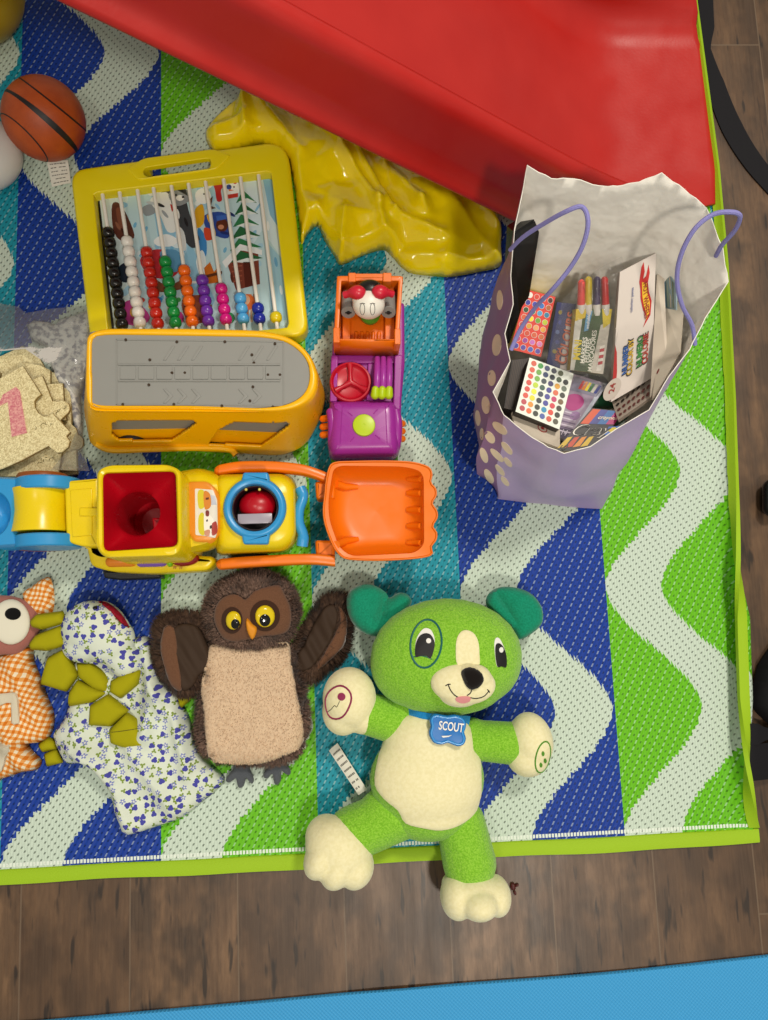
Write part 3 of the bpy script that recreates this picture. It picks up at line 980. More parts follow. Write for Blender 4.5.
# cream oval dots printed on the gusset
bm = bmesh.new(); rnd = random.Random(3)
dots = [(487, 312, 5, 9, -8), (497, 345, 4.5, 11, 5), (482, 345, 3.5, 9, 0), (492, 378, 4, 8, 0), (478, 385, 3, 8, 5), (500, 300, 3, 10, 0), (503, 268, 2.5, 9, 5), (486, 405, 4, 9, -5), (478, 418, 2.5, 8, -5),
        (490, 437, 4, 7, -35), (500, 428, 4, 9, -50), (484, 455, 3.5, 8, -20), (497, 455, 3, 9, -45), (507, 448, 3, 8, -40), (489, 476, 3.5, 8, -30), (500, 470, 2.5, 7, -40), (508, 462, 2.5, 6, -40), (496, 490, 3, 5, -20), (505, 481, 2.5, 6, -40), (482, 434, 2, 6, 0), (479, 365, 2, 6, 5)]
DOT = NT('cream_print'); DOT.base('#ecd6ba'); DOT.rough(.5); DOT = DOT.m
for x, y, a, b, r in dots:
    r = math.radians(r); e = [Vector((x + a * math.cos(t_) * math.cos(r) - b * math.sin(t_) * math.sin(r), y + a * math.cos(t_) * math.sin(r) + b * math.sin(t_) * math.cos(r))) for t_ in [2 * PI * k / 18 for k in range(18)]]
    if all(bagtree.ray_cast(CAM, (at(q.x, q.y, 0) - CAM).normalized())[0] is not None for q in e): patch(bm, bagtree, e, t=.0006, sp=2.5)
obj('printed_dots', bm, DOT, bag, merge=False)
# handles
CORD = NT('lilac_cord'); CORD.base('#8a86c4'); CORD.rough(.8); _c = CORD.coord(); CORD.bump(CORD.noise(_c, 900, 1), .8, .001); CORD = CORD.m
for pts in ([(511, 350, .212), (520, 330, .225), (535, 308, .25), (552, 290, .28), (570, 268, .30), (583, 245, .32), (588, 222, .335), (582, 207, .338), (565, 212, .33), (540, 226, .30), (522, 238, .275), (510, 250, .25)],
            [(695, 345, .236), (692, 325, .25), (682, 305, .27), (677, 280, .29), (681, 255, .31), (694, 230, .33), (712, 215, .34), (730, 212, .345), (740, 216, .34), (735, 230, .32), (722, 245, .295), (716, 256, .272)]):
    bm = bmesh.new(); tube(bm, smooth_poly([at(*p) for p in pts], 6, closed=False), .0023, 8)
    obj('cord_handle', bm, CORD, bag)

# ---------------------------------------------------------------- things in the bag
PR = print_mat(.45)
def slab(name, pxq, zs, th, face, side=None, bev=.0006):
    """thin box whose visible face has the four measured corners; returns bmesh, its frame"""
    q = quad_at(pxq, zs)
    c = sum(q, Vector()) / 4; u = ((q[1] - q[0]) + (q[2] - q[3])) / 2; v = ((q[3] - q[0]) + (q[2] - q[1])) / 2
    W, H = u.length, v.length; u.normalize(); v = (v - u * v.dot(u)).normalized(); nn = u.cross(v)
    if nn.z < 0: nn = -nn
    bm = bmesh.new()
    P = lambda a, b, h=0.: q[0].lerp(q[1], a).lerp(q[3].lerp(q[2], a), b) + nn * h
    tp = ring(bm, [P(0, 0), P(1, 0), P(1, 1), P(0, 1)]); bt = ring(bm, [P(0, 0, -th), P(1, 0, -th), P(1, 1, -th), P(0, 1, -th)])
    f = bm.faces.new(tp); g = bm.faces.new(list(reversed(bt))); s = bridge(bm, tp, bt)
    colour_faces(bm, [f], face); colour_faces(bm, [g] + s, side or face)
    return bm, P, W, H
def poly_on(bm, P, pts, col, h=.0004):
    f = bm.faces.new([bm.verts.new(P(a, b, h)) for a, b in pts]); colour_faces(bm, [f], col); return f
def dot_on(bm, P, W, H, a, b, r, col, h=.0004, n=12):
    poly_on(bm, P, [(a + r * math.cos(2 * PI * k / n) / W, b + r * math.sin(2 * PI * k / n) / H) for k in range(n)], col, h)
def text_on(bm, P, W, H, s, a, b, size, col, ang=0, h=.0008, sx=1., bold=True):
    vs, fs = text_geo(s, bold); c, sn = math.cos(math.radians(ang)), math.sin(math.radians(ang))
    V = []
    for v in vs:
        x = v.x * size * sx; y = -v.y * size
        V.append(bm.verts.new(P(a + (x * c - y * sn) / W, b + (x * sn + y * c) / H, h)))
    fl = []
    for f in fs:
        try: fl.append(bm.faces.new([V[i] for i in f]))
        except ValueError: pass
    colour_faces(bm, fl, col)
def finish(name, bm, label, cat, mat=PR, group=None):
    vs = [v.co.copy() for v in bm.verts]; zmin = min(v.z for v in vs); c = sum(vs, Vector()) / len(vs)
    o = obj(name, bm, mat, smooth=False, origin=(c.x, c.y, zmin), merge=False); return tag(o, label, cat, group)

# black slim box against the left wall
bm, P, W, H = slab('b', [(514, 232), (542, 214), (521, 348), (507, 343)], [.235, .235, .13, .13], .02, '#100f10')
poly_on(bm, P, [(.08, .02), (.85, .02), (.8, .97), (.1, .97)], '#1c1c1d'); poly_on(bm, P, [(.35, .25), (.6, .2), (.5, .75), (.38, .75)], '#2f3230', .0007)
finish('slim_box', bm, 'shiny black slim box standing against the left wall of the gift bag', 'box', print_mat(.2))
# red box of dot stickers
bm, P, W, H = slab('r', [(527, 289.5), (555.6, 297), (541, 357), (510, 349)], [.175, .175, .150, .150], .045, '#d8301c', '#d9bd1b')
cols = [['#efe6dc', '#d23a28', '#44403a', '#3a1c14'], ['#2d2f98', '#3b3fae', '#2a6ec0', '#b2612c'], ['#1d4a2a', '#1d8a62', '#4d9fd0', '#1f7ea6'], ['#d05a30', '#efd81d', '#6aa32a', '#b6c42a'], ['#c9482a', '#d59a24', '#e8a668', '#e3a23a'], ['#c33a2a', '#cf4b2c', '#cc5a34', '#cb6a34'], ['#b43a68', '#9a3a9a', '#c26ac0', '#dd80c0'], ['#3a34a0', '#4c3ea4', '#4356b4', '#5642a8']]
for j, rw in enumerate(cols):
    for i, c in enumerate(rw):
        a = .15 + .235 * i; b = .075 + .121 * j; dot_on(bm, P, W, H, a, b, .0034, '#e8d6cc', .0004); dot_on(bm, P, W, H, a, b, .0029, c, .0007)
finish('sticker_box', bm, 'red box printed with rows of coloured dots under the cord handle', 'box')
# white box of dot stickers
bm, P, W, H = slab('w', [(529.6, 357.6), (573.7, 373.7), (559.3, 429.4), (515.5, 411.5)], [.17] * 4, .04, '#dfe5dc', '#2a2320')
g = [['#c9482e', '#cc4a30', '#cf4430', '#cc3c2c', '#cc3a30', '#cf4634', '#b23a48', '#b23a44'], ['#2f8f36', '#5c9a2c', '#6ca62e', '#b4cc1c', '#dfe020', '#dcd21e', '#d68a24', '#dc6430'], ['#2b3866', '#273a66', '#1f3440', '#235040', '#24324a', '#1d2a30', '#1e2820', '#232a1c'], ['#252c40', '#242c38', '#33306a', '#35348c', '#3a3a90', '#3c3c96', '#2088b4', '#4458a0'], ['#3e4a24', '#2f4226', '#d59a2a', '#d0603a', '#b82a66', '#c83044', '#d24030', '#c64c38'], [None, '#16201c', '#5c6a5a', '#252c20', '#6f5434', '#33261e', '#2a2a24', '#4c4a3a']]
for i, cl in enumerate(g):
    for j, c in enumerate(cl):
        if c: dot_on(bm, P, W, H, .12 + .152 * i, .075 + .118 * j + .012 * i * 0, .0032, c)
finish('sticker_box', bm, 'white box printed with a grid of many coloured dots, tilted in the bag', 'box')
# dark spiral books left of the white box
bm, P, W, H = slab('n', [(512, 360), (530, 358), (519, 412), (504, 408)], [.15, .15, .145, .145], .06, '#1f1512')
for k in range(9): poly_on(bm, P, [(.1 + k * .1, 0), (.13 + k * .1, 0), (.13 + k * .1, 1), (.1 + k * .1, 1)], '#4a382c')
finish('notebook_stack', bm, 'dark brown notebook edges squeezed left of the white dotted box', 'notebooks')
# white sheet with red badge at the front
bm, P, W, H = slab('s', [(512, 412), (560, 428), (560, 448), (516, 432)], [.15, .15, .168, .168], .003, '#cfc4b4')
for k in range(24):
    poly_on(bm, P, [(.02 + k * .024, .02), (.035 + k * .024, .02), (.035 + k * .024, .2), (.02 + k * .024, .2)], '#7d3f58' if k % 2 else '#3a2430')
dot_on(bm, P, W, H, .62, .35, .0058, '#a82a2a', n=20); dot_on(bm, P, W, H, .62, .35, .0046, '#d8c9b8', .0007, n=20); dot_on(bm, P, W, H, .62, .35, .0022, '#a82a2a', .001)
finish('card_sheet', bm, 'cream card sheet with red round badge below the white dotted box', 'card')
# lilac pack with a pink blob
bm, P, W, H = slab('p', [(574, 374), (608, 384), (570, 440), (552, 436)], [.155, .155, .150, .150], .014, '#9a8aa0', '#b9b4c2')
poly_on(bm, P, [(.05, .03), (.95, .03), (.92, .25), (.05, .25)], '#7e7a90')
for k, c in enumerate(['#b83030', '#d07a20', '#d8c420', '#2a6a34', '#c8c4b8', '#2c3a8c']):
    poly_on(bm, P, [(.3 + k * .1, .06), (.37 + k * .1, .06), (.36 + k * .1, .2), (.27 + k * .1, .2)], c, .0007)
dot_on(bm, P, W, H, .33, .42, .0105, '#a8327a', n=20); dot_on(bm, P, W, H, .6, .62, .006, '#8c6a96')
for k in range(7): poly_on(bm, P, [(.15, .58 + k * .05), (.8 - .04 * (k % 3), .58 + k * .05), (.8 - .04 * (k % 3), .6 + k * .05), (.15, .6 + k * .05)], '#6b5a78' if k % 2 else '#c9bfd0')
poly_on(bm, P, [(.86, .0), (.99, .0), (.99, 1), (.86, 1)], '#b3b8c6')
poly_on(bm, P, [(0, .82), (.84, .82), (.84, 1), (0, 1)], '#3a2c48'); text_on(bm, P, W, H, '14', .5, .91, .010, '#c9bfd0', 0)
finish('craft_pack', bm, 'lilac craft pack with pink splash between the dotted box and crayons', 'craft pack')
# crayon box
bm, P, W, H = slab('c', [(592, 408), (632, 412), (606, 448), (554, 452)], [.168, .168, .172, .172], .022, '#1b1518', '#c9bfa8')
for k, c in enumerate(['#c4481e', '#3a3f8c', '#2f6cb0', '#b52a74', '#1d3a24']):
    poly_on(bm, P, [(.04 + k * .19, .02), (.23 + k * .19, .02), (.23 + k * .19, .36), (.04 + k * .19, .36)], c)
text_on(bm, P, W, H, 'crayons', .55, .20, .0075, '#e8d9c0', 0, h=.0008, sx=1)
for k, c in enumerate(['#d8b41a', '#c9401e', '#e08a1c', '#d8b41a']):
    poly_on(bm, P, [(.02 + k * .15, .68), (.11 + k * .15, .66), (.13 + k * .15, .9), (.0 + k * .15, .92)], c)
text_on(bm, P, W, H, 'Cray', .42, .52, .0215, '#e9e4da', 0, h=.0008); text_on(bm, P, W, H, 'Cray', .42, .52, .0200, '#17120f', 0, h=.0012)
poly_on(bm, P, [(.72, .42), (.97, .40), (.97, .64), (.76, .64)], '#1f62b8', .0007); dot_on(bm, P, W, H, .85, .5, .004, '#d8c41a', .001)
text_on(bm, P, W, H, '10', .1, .92, .010, '#15110e', 0, h=.0012)
finish('crayon_box', bm, 'colourful striped crayon box at the front rim of the gift bag', 'crayon box')
# green and white folder
bm, P, W, H = slab('g', [(594, 388), (622, 380), (622, 404), (588, 408)], [.14, .14, .145, .145], .01, '#12462a')
poly_on(bm, P, [(.72, .05), (.85, .05), (.85, .95), (.72, .95)], '#b98a28')
finish('folder', bm, 'dark green folder corner behind the crayon box', 'folder')
# dotted sheets at the right
bm, P, W, H = slab('d', [(610, 396), (672, 340), (664, 388), (618, 420)], [.15, .16, .185, .18], .004, '#a3968a')
for j in range(5):
    for i in range(10): dot_on(bm, P, W, H, .07 + i * .095, .12 + j * .19, .0028, '#2e2420' if j < 3 else '#5c2a26')
finish('dotted_sheet', bm, 'grey sheet with dark dots along the right wall of the gift bag', 'sheet')
# white leaflets leaning on the right wall
for k, (q, z) in enumerate([([(657, 275), (664, 272), (668, 372), (650, 398)], [.20, .20, .20, .19]), ([(664, 305), (684, 300), (680, 352), (652, 400)], [.19, .205, .215, .195]), ([(661, 262), (676, 285), (676, 310), (664, 308)], [.195, .215, .212, .19])]):
    bm, P, W, H = slab('l', q, z, .0015, ['#bfb3a3', '#c9bfae', '#8aa0a8'][k])
    if k == 1:
        for i in range(6): dot_on(bm, P, W, H, .12, .15 + i * .12, .0020, '#7a2a26')
    if k == 2:
        for i in range(4): poly_on(bm, P, [(.15 + i * .2, .05), (.25 + i * .2, .05), (.25 + i * .2, .95), (.15 + i * .2, .95)], ['#5f98b8', '#a8b7a0', '#c9bfae', '#6f7c64'][i])
    finish('leaflet', bm, ['narrow cream leaflet edge right of the flame logo pad', 'broad cream leaflet with red dots leaning on the right bag wall', 'pale blue striped leaflet tip at the top right of the bag'][k], 'leaflet')
# colouring pad with the flame logo
bm, P, W, H = slab('h', [(620, 272), (656, 253), (652, 378), (611, 402)], [.215, .22, .175, .17], .006, '#cdc3bb', '#a89f96')
def flame(a, b):  # along the pad
    return [(.60, .05), (.66, .02), (.70, .10), (.66, .15), (.74, .14), (.80, .06), (.84, .13), (.80, .20), (.84, .28), (.92, .36), (.90, .47), (.72, .54), (.80, .47), (.70, .40), (.62, .30), (.60, .22), (.56, .16)]
poly_on(bm, P, flame(0, 0), '#b51f1c'); poly_on(bm, P, [(.63, .17), (.76, .20), (.80, .29), (.87, .37), (.86, .45), (.78, .49), (.80, .45), (.72, .38), (.66, .29)], '#dfb021', .0008)
text_on(bm, P, W, H, 'HOT WHEELS', .755, .33, .0085, '#8c1a12', 84, h=.0013, sx=.78)
for k, (s, a) in enumerate([('COLOR BY', .42), ('NUMBER', .30), ('COLORIE', .80), ('NUMERO', .66)]):
    text_on(bm, P, W, H, s, a, .72, .0105, '#1c1a20', -90, h=.0008, sx=.82); text_on(bm, P, W, H, s, a, .72, .0096, ['#c8a21e', '#2f5fa8', '#b03a2a', '#3a8a3a'][k], -90, h=.0013, sx=.82)
text_on(bm, P, W, H, 'coloring pages', .38, .27, .0046, '#6a6f94', -90, h=.0008)
poly_on(bm, P, [(.0, .55), (.06, .62), (.10, .78), (.08, .98), (0, .98)], '#a8201c')
dot_on(bm, P, W, H, .0, .90, .011, '#b9aea4', .001, n=24); text_on(bm, P, W, H, '24', .0, .89, .010, '#8c2a22', -80, h=.0016)
finish('colouring_pad', bm, 'white colouring pad with a red and yellow flame logo', 'colouring pad')
# markers pack
MZ = .20
bm, P, W, H = slab('m', [(576, 309), (612, 309), (603, 374), (570, 370)], [.19, .19, .168, .168], .016, '#2f4a18', '#c9b61c')
poly_on(bm, P, [(.0, 0), (.2, 0), (.2, .25), (.12, 1), (0, 1)], '#c9c6bc'); poly_on(bm, P, [(0, 0), (.3, 0), (.28, .14), (0, .2)], '#c9ab10', .0007); poly_on(bm, P, [(.72, 0), (1, 0), (1, .22), (.82, .3)], '#cdb510', .0007)
poly_on(bm, P, [(.74, .25), (1, .16), (1, 1), (.62, 1)], '#c4bdb0')
for s, a, c, z in (('MINI', .16, '#d8c010', .0115), ('MARKERS', .34, '#e4e2d4', .0070), ('FEUTRES', .46, '#e4e2d4', .0070), ('MARCADORES', .59, '#e4e2d4', .0070)): text_on(bm, P, W, H, s, a, .66, z, c, -90, h=.0010)
poly_on(bm, P, [(.3, .06), (.46, .03), (.40, .34), (.28, .36)], '#5f9ac4', .0008)
text_on(bm, P, W, H, 'washable', .37, .2, .0045, '#e9ecec', -90, h=.0012)
poly_on(bm, P, [(.80, .58), (.93, .55), (.93, .95), (.78, .97)], '#e0dad0', .0008)
for k in range(3): poly_on(bm, P, [(.8, .62 + k * .1), (.93, .60 + k * .1), (.93, .65 + k * .1), (.8, .67 + k * .1)], '#b02430', .0012)
mk = thing('marker_pack', 'open topped green and yellow pack of mini markers in the bag', 'markers', at(592, 345, .15))
o = obj('carton', bm, PR, mk, smooth=False, merge=False)
for k, (x, c) in enumerate([(580, '#e2504c'), (587, '#cbb416'), (595.5, '#3a2a55'), (604.5, '#c01c1c')]):
    bm = bmesh.new(); b0 = at(x + 1, 306, .190); b1 = at(x + (1.5 if k < 3 else 0), 280 if k else 283, .205)
    P_, R_ = capsule_pts(b0, b1, .0042, .0040, 3); tube(bm, P_, R_, 14, mi=0)
    d = (b1 - b0).normalized(); tube(bm, [b0 - d * .010, b0 + d * .002], .0045, 14, mi=1)
    obj('marker', bm, [plastic(c, .35), plastic('#d6d2ca', .4)], mk, label=['coral', 'yellow', 'purple', 'red'][k] + ' marker')
# second pack, blue, with lettering
bm, P, W, H = slab('n2', [(557, 302), (576, 304), (571, 372), (546, 366)], [.175, .178, .155, .150], .016, '#262a5c', '#1c1f40')
poly_on(bm, P, [(.62, .25), (.95, .2), (.95, 1), (.55, 1)], '#b6aaa4'); text_on(bm, P, W, H, 'COLOURS', .72, .52, .0150, '#43201a', -84, h=.001, sx=.9); text_on(bm, P, W, H, 'COLOURS', .72, .52, .0140, '#b5502a', -84, h=.0014, sx=.9)
text_on(bm, P, W, H, 'MEGA', .42, .78, .006, '#b5502a', -84, h=.001)
for k in range(5): dot_on(bm, P, W, H, .25 + .06 * (k % 2), .15 + .15 * k, .0024, ['#8a7a20', '#343a80', '#5a6a9a', '#343a80', '#8a7a20'][k])
finish('pencil_pack', bm, 'dark blue pencil pack with orange lettering beside the mini markers', 'pencils')
# clear wrapper over the packs
def clear_plastic(name, tint='#ffffff', amt=.16, rough=.08, bs=.5, scale=28):
    t = NT(name); t.n.remove(t.b); co = t.coord()
    tr = t.new('ShaderNodeBsdfTransparent'); tr.inputs[0].default_value = lin(tint)
    gl = t.new('ShaderNodeBsdfPrincipled'); gl.inputs['Base Color'].default_value = lin('#c9c6c0'); gl.inputs['Roughness'].default_value = rough; gl.inputs['Specular IOR Level'].default_value = 1.
    b = t.new('ShaderNodeBump'); b.inputs['Strength'].default_value = bs; b.inputs['Distance'].default_value = .004
    t.l.new(t.noise(co, scale, 4), b.inputs['Height']); t.l.new(b.outputs[0], gl.inputs['Normal'])
    fr = t.new('ShaderNodeFresnel'); fr.inputs[0].default_value = 1.45; t.l.new(b.outputs[0], fr.inputs['Normal'])
    f = t.math('MULTIPLY_ADD', fr.outputs[0], 1.1, amt, clamp=True)
    mx = t.new('ShaderNodeMixShader'); t.l.new(f, mx.inputs[0]); t.l.new(tr.outputs[0], mx.inputs[1]); t.l.new(gl.outputs[0], mx.inputs[2]); t.l.new(mx.outputs[0], t.out.inputs[0])
    return t.m
CLEAR = clear_plastic('clear_film', '#f4f4f4', amt=.025, bs=1., scale=70)
def sheet(px, zfun, sp=.005, zr=.2, th=.0):
    out = pxo(px, zr); vs, fs = cdt(out, sp); bm = bmesh.new(); V = []
    for v in vs:
        V.append(bm.verts.new((v[0], v[1], zfun(Vector(v)))))
    for f in fs: bm.faces.new([V[i] for i in f])
    return bm
def zf(v):
    px = topx((v.x, v.y, .2))
    return .207 - .00028 * (px[1] - 285) + .005 * noise.noise(Vector((v.x * 35, v.y * 35, 0))) + .004 * abs(noise.noise(Vector((v.x * 80, v.y * 30, 5))))
bm = sheet([(562, 300), (578, 285), (600, 270), (618, 262), (624, 285), (621, 320), (617, 355), (610, 384), (590, 380), (560, 372), (552, 350)], zf)
o = obj('clear_wrapper', bm, CLEAR, origin=at(590, 330, .17), angle=180); tag(o, 'crinkled clear film wrapper lying over the marker packs', 'wrapper')
# ---------------------------------------------------------------- abacus
YEL = plastic('#ead60a', .33, 'yellow_plastic'); WHITEP = plastic('#ebe8dc', .4, 'white_plastic')
AZ = .032
ab = thing('toy_abacus', 'yellow framed abacus with rainbow beads over a snow picture', 'abacus', at(190, 245, ZR))
outer = rpoly([(69, 169), (287, 139), (309, 335), (91, 354)], [16, 24, 16, 16], 8)
inner = rpoly([(93, 193), (271, 171), (289, 327), (110, 345)], 3, 3)
bm = bmesh.new()
NF = 160
O = resample(ccw(pxo(outer, AZ)), NF); I = ccw(pxo(inner, AZ))
def match(O, I, n):
    """inner ring starting beside the outer one: project towards the centre"""
    c = sum((Vector(p) for p in I), Vector((0, 0))) / len(I); out = []
    for p in O:
        p = Vector(p); best = None
        for i in range(len(I)):
            a, b = Vector(I[i]), Vector(I[(i + 1) % len(I)])
            d1 = c - p; d2 = b - a; den = d1.x * d2.y - d1.y * d2.x
            if abs(den) < 1e-12: continue
            t = ((a.x - p.x) * d2.y - (a.y - p.y) * d2.x) / den; s = ((a.x - p.x) * d1.y - (a.y - p.y) * d1.x) / den
            if 0 <= t <= 1 and -.001 <= s <= 1.001 and (best is None or t < best[0]): best = (t, p + d1 * t)
        out.append(best[1] if best else c)
    return out
def frame(bm, O, I, z0, z1, b=.004, bi=.002, zi=None, mi=0):
    """ring-shaped solid between two outlines"""
    zi = zi if zi is not None else z0
    rs = [[(p.x, p.y, z0) for p in O]]
    for k in range(5):
        t = PI / 2 * k / 4; q = inset(O, b * (1 - math.cos(t))); rs.append([(p.x, p.y, z1 - b + b * math.sin(t)) for p in q])
    for k in range(4):
        t = PI / 2 * k / 3; q = inset(I, -bi * (1 - math.sin(t))); rs.append([(p.x, p.y, z1 - bi + bi * math.cos(t)) for p in q])
    rs.append([(p.x, p.y, zi) for p in I])
    R = [ring(bm, r) for r in rs]
    for a, c in zip(R, R[1:]): bridge(bm, a, c, mi=mi)
    bridge(bm, R[-1], R[0], mi=mi)
I = match(O, I, NF)
frame(bm, O, I, ZR + .001, AZ, .006, .002)
slot = rpoly([(143, 171), (145.5, 167.5), (209, 158), (211, 160), (210.5, 167), (207, 169), (148, 177), (144, 175)], 1.5, 3)
cut = bmesh.new(); prism(cut, pxo(slot, AZ), -.01, AZ + .02, b=0); bmesh.ops.recalc_face_normals(cut, faces=cut.faces)
cm = bpy.data.meshes.new('cut'); cut.to_mesh(cm); co_ = bpy.data.objects.new('cut', cm); COL.objects.link(co_)
cut = bmesh.new(); prism(cut, pxo([(146, 120), (206, 112), (209, 166), (148, 175)], AZ), -.01, AZ - .007, b=0); bmesh.ops.recalc_face_normals(cut, faces=cut.faces)
cm = bpy.data.meshes.new('cut'); cut.to_mesh(cm); c2_ = bpy.data.objects.new('cut', cm); COL.objects.link(c2_)
bmesh.ops.recalc_face_normals(bm, faces=bm.faces)
fo = bake('frame', bm, [('BOOLEAN', dict(operation='DIFFERENCE', object=co_, solver='EXACT')), ('BOOLEAN', dict(operation='DIFFERENCE', object=c2_, solver='EXACT'))], YEL, ab)
fo.data.set_sharp_from_angle(angle=math.radians(40))
bm = bmesh.new()
ho = resample(ccw(pxo(rpoly([(127, 168), (143, 158), (214, 148.5), (231, 155), (216, 169), (138, 180)], [3, 5, 5, 3, 4, 4], 4) , AZ + .002)), 96)
hi = match(ho, ccw(pxo(slot, AZ + .002)), 96); frame(bm, ho, hi, AZ - .006, AZ + .0022, .0018, .001)
obj('carry_handle', bm, YEL, ab)
bpy.data.objects.remove(co_); bpy.data.objects.remove(c2_)
# picture board
bm = bmesh.new(); BZ = .014
pf = pxo([(92, 192), (273, 169), (291, 329), (108, 347)], BZ); base_ = prism(bm, pf, ZR + .002, BZ, b=0)
colour_faces(bm, list(bm.faces), '#b9d6dc')
def pic(pts, col, lift, sm=0):
    p = smooth_poly(pts, 4) if sm else pts
    q = [at(x, y, BZ + lift * .00012) for x, y in p]
    if area2([v.to_2d() for v in q]) < 0: q.reverse()
    f = bm.faces.new([bm.verts.new(v) for v in q]); colour_faces(bm, [f], col)
def blobp(x, y, rx, ry, col, lift, a=0, n=14):
    a = math.radians(a); pic([(x + rx * math.cos(2 * PI * k / n) * math.cos(a) - ry * math.sin(2 * PI * k / n) * math.sin(a), y + rx * math.cos(2 * PI * k / n) * math.sin(a) + ry * math.sin(2 * PI * k / n) * math.cos(a)) for k in range(n)], col, lift)
# snow, drifts, blue shadows
pic([(93, 193), (130, 188), (122, 230), (135, 300), (140, 340), (110, 345)], '#cfe0e0', 1); pic([(150, 187), (172, 184), (190, 240), (215, 300), (205, 325), (190, 290), (160, 250)], '#8fc0d8', 1)
pic([(196, 182), (222, 178), (215, 200), (200, 215)], '#9cc8dc', 1); pic([(240, 176), (272, 171), (283, 260), (262, 230), (250, 250)], '#cfe2ea', 1); pic([(262, 175), (272, 172), (280, 230), (270, 215)], '#86b8d6', 2)
pic([(265, 240), (285, 262), (290, 320), (272, 320)], '#9cc6da', 2)
for k in range(14):
    blobp(135 + (k * 37) % 95, 225 + (k * 23) % 90, 1.6, 3, '#6fb0d2', 2, 20)
pic([(112, 205), (120, 204), (130, 222), (134, 238), (120, 240), (113, 228)], '#5b3226', 3, 1); pic([(116, 210), (121, 209), (127, 226), (120, 228)], '#7c4a36', 4, 1)
# husky pup
pic([(158, 195), (170, 188), (184, 196), (190, 215), (200, 240), (192, 248), (180, 235), (168, 220)], '#3d4246', 3, 1); pic([(150, 200), (166, 192), (172, 205), (178, 228), (168, 232), (160, 215)], '#e3e6e2', 4, 1)
pic([(172, 180), (177, 190), (188, 196), (184, 184)], '#34383c', 4); pic([(170, 192), (187, 190), (190, 200), (178, 206), (170, 200)], '#8c9296', 4, 1); blobp(180, 198, 4, 3, '#eceeea', 5); blobp(183, 197, 1.3, 1.1, '#17181a', 6); blobp(176, 195, 1, 1, '#1a1a1c', 6)
pic([(146, 186), (158, 184), (162, 192), (150, 196)], '#dfe4e2', 5, 1); pic([(142, 208), (152, 204), (156, 212), (146, 216)], '#8f979c', 3, 1); pic([(170, 204), (176, 206), (172, 212)], '#b5352a', 6)
pic([(176, 226), (184, 232), (186, 250), (178, 246)], '#d9dddc', 4, 1)
# snowman with red scarf
blobp(203, 196, 8, 8, '#eef1ee', 3); blobp(207, 183, 6, 6, '#f2f4f1', 4); pic([(212, 178), (224, 176), (226, 184), (221, 190), (222, 200), (217, 201), (215, 190)], '#b32a2c', 5, 1); pic([(207, 206), (210, 199), (213, 196), (211, 206), (216, 208), (209, 210)], '#5b3a22', 5)
blobp(232, 188, 8, 9, '#e9edf0', 4); blobp(229, 187, 2.6, 2.6, '#2f4ea8', 5); blobp(235, 182, 2, 2, '#c23a34', 5); pic([(226, 195), (238, 193), (238, 197), (227, 199)], '#c0392f', 5); pic([(224, 178), (234, 173), (240, 178), (230, 182)], '#c23a34', 5)
# child in blue with yellow hood
pic([(196, 208), (203, 205), (204, 222), (197, 228), (194, 218)], '#d8a520', 5, 1); pic([(205, 215), (222, 212), (232, 222), (228, 238), (212, 234), (205, 226)], '#2c4d9c', 4, 1); blobp(222, 225, 6, 7, '#5c2f1f', 6); blobp(221, 227, 3, 2.4, '#c88a6a', 7); pic([(216, 216), (230, 214), (231, 218), (217, 221)], '#3a66b8', 7)
pic([(204, 228), (212, 230), (214, 238), (206, 240)], '#cc4a2c', 6, 1); pic([(198, 228), (206, 238), (206, 256), (200, 250)], '#3a86c4', 4, 1)
# fir tree
for k in range(6): pic([(243 - k * 1.0, 190 + k * 12), (236 - k * 1.5, 203 + k * 12), (244, 201 + k * 12), (257 + k * 1.2, 203 + k * 11)], ['#2f7a4c', '#25663e'][k % 2], 5 + k * .3)
for k in range(6): pic([(238 - k, 202 + k * 12), (247, 198 + k * 12), (256 + k, 202 + k * 11.5), (247, 203 + k * 12)], '#dfe9e8', 8)
# brown cabin
pic([(226, 260), (240, 246), (258, 250), (260, 284), (236, 290)], '#7e3f30', 6); pic([(222, 262), (240, 244), (262, 250), (262, 255), (241, 250), (226, 268)], '#e7ecec', 7); pic([(243, 262), (251, 262), (252, 286), (245, 287)], '#55261c', 8)
for k in range(4): pic([(232, 266 + k * 5), (242, 265 + k * 5), (242, 266.3 + k * 5), (232, 267.3 + k * 5)], '#a35c46', 8)
# fence, sledge and toys low in the picture
pic([(204, 268), (210, 262), (214, 272), (220, 264), (222, 282), (207, 284)], '#c46a1e', 6); pic([(206, 275), (222, 271), (222, 274), (206, 278)], '#5a3018', 7)
pic([(140, 260), (152, 250), (172, 252), (180, 268), (170, 278), (150, 276)], '#b93038', 4, 1); pic([(160, 252), (176, 250), (184, 262), (176, 272), (166, 268)], '#5a94b8', 5, 1); blobp(150, 268, 5, 7, '#a82a2c', 6); blobp(164, 262, 3.5, 4, '#e0b494', 7)
pic([(118, 268), (128, 262), (134, 272), (128, 282), (120, 280)], '#1d2a38', 4, 1); blobp(130, 264, 3, 3, '#d89a2a', 5)
pic([(120, 308), (130, 300), (142, 306), (150, 318), (140, 326), (124, 322)], '#b8408a', 4, 1); blobp(134, 312, 4, 5, '#d8a520', 5); pic([(182, 300), (206, 296), (212, 316), (190, 324)], '#8c4a34', 4, 1); blobp(248, 302, 7, 8, '#d66a30', 5); blobp(246, 300, 4, 5, '#e6b48c', 6); blobp(228, 318, 7, 6, '#2f8a52', 5); blobp(178, 318, 6, 7, '#c23a8a', 5)
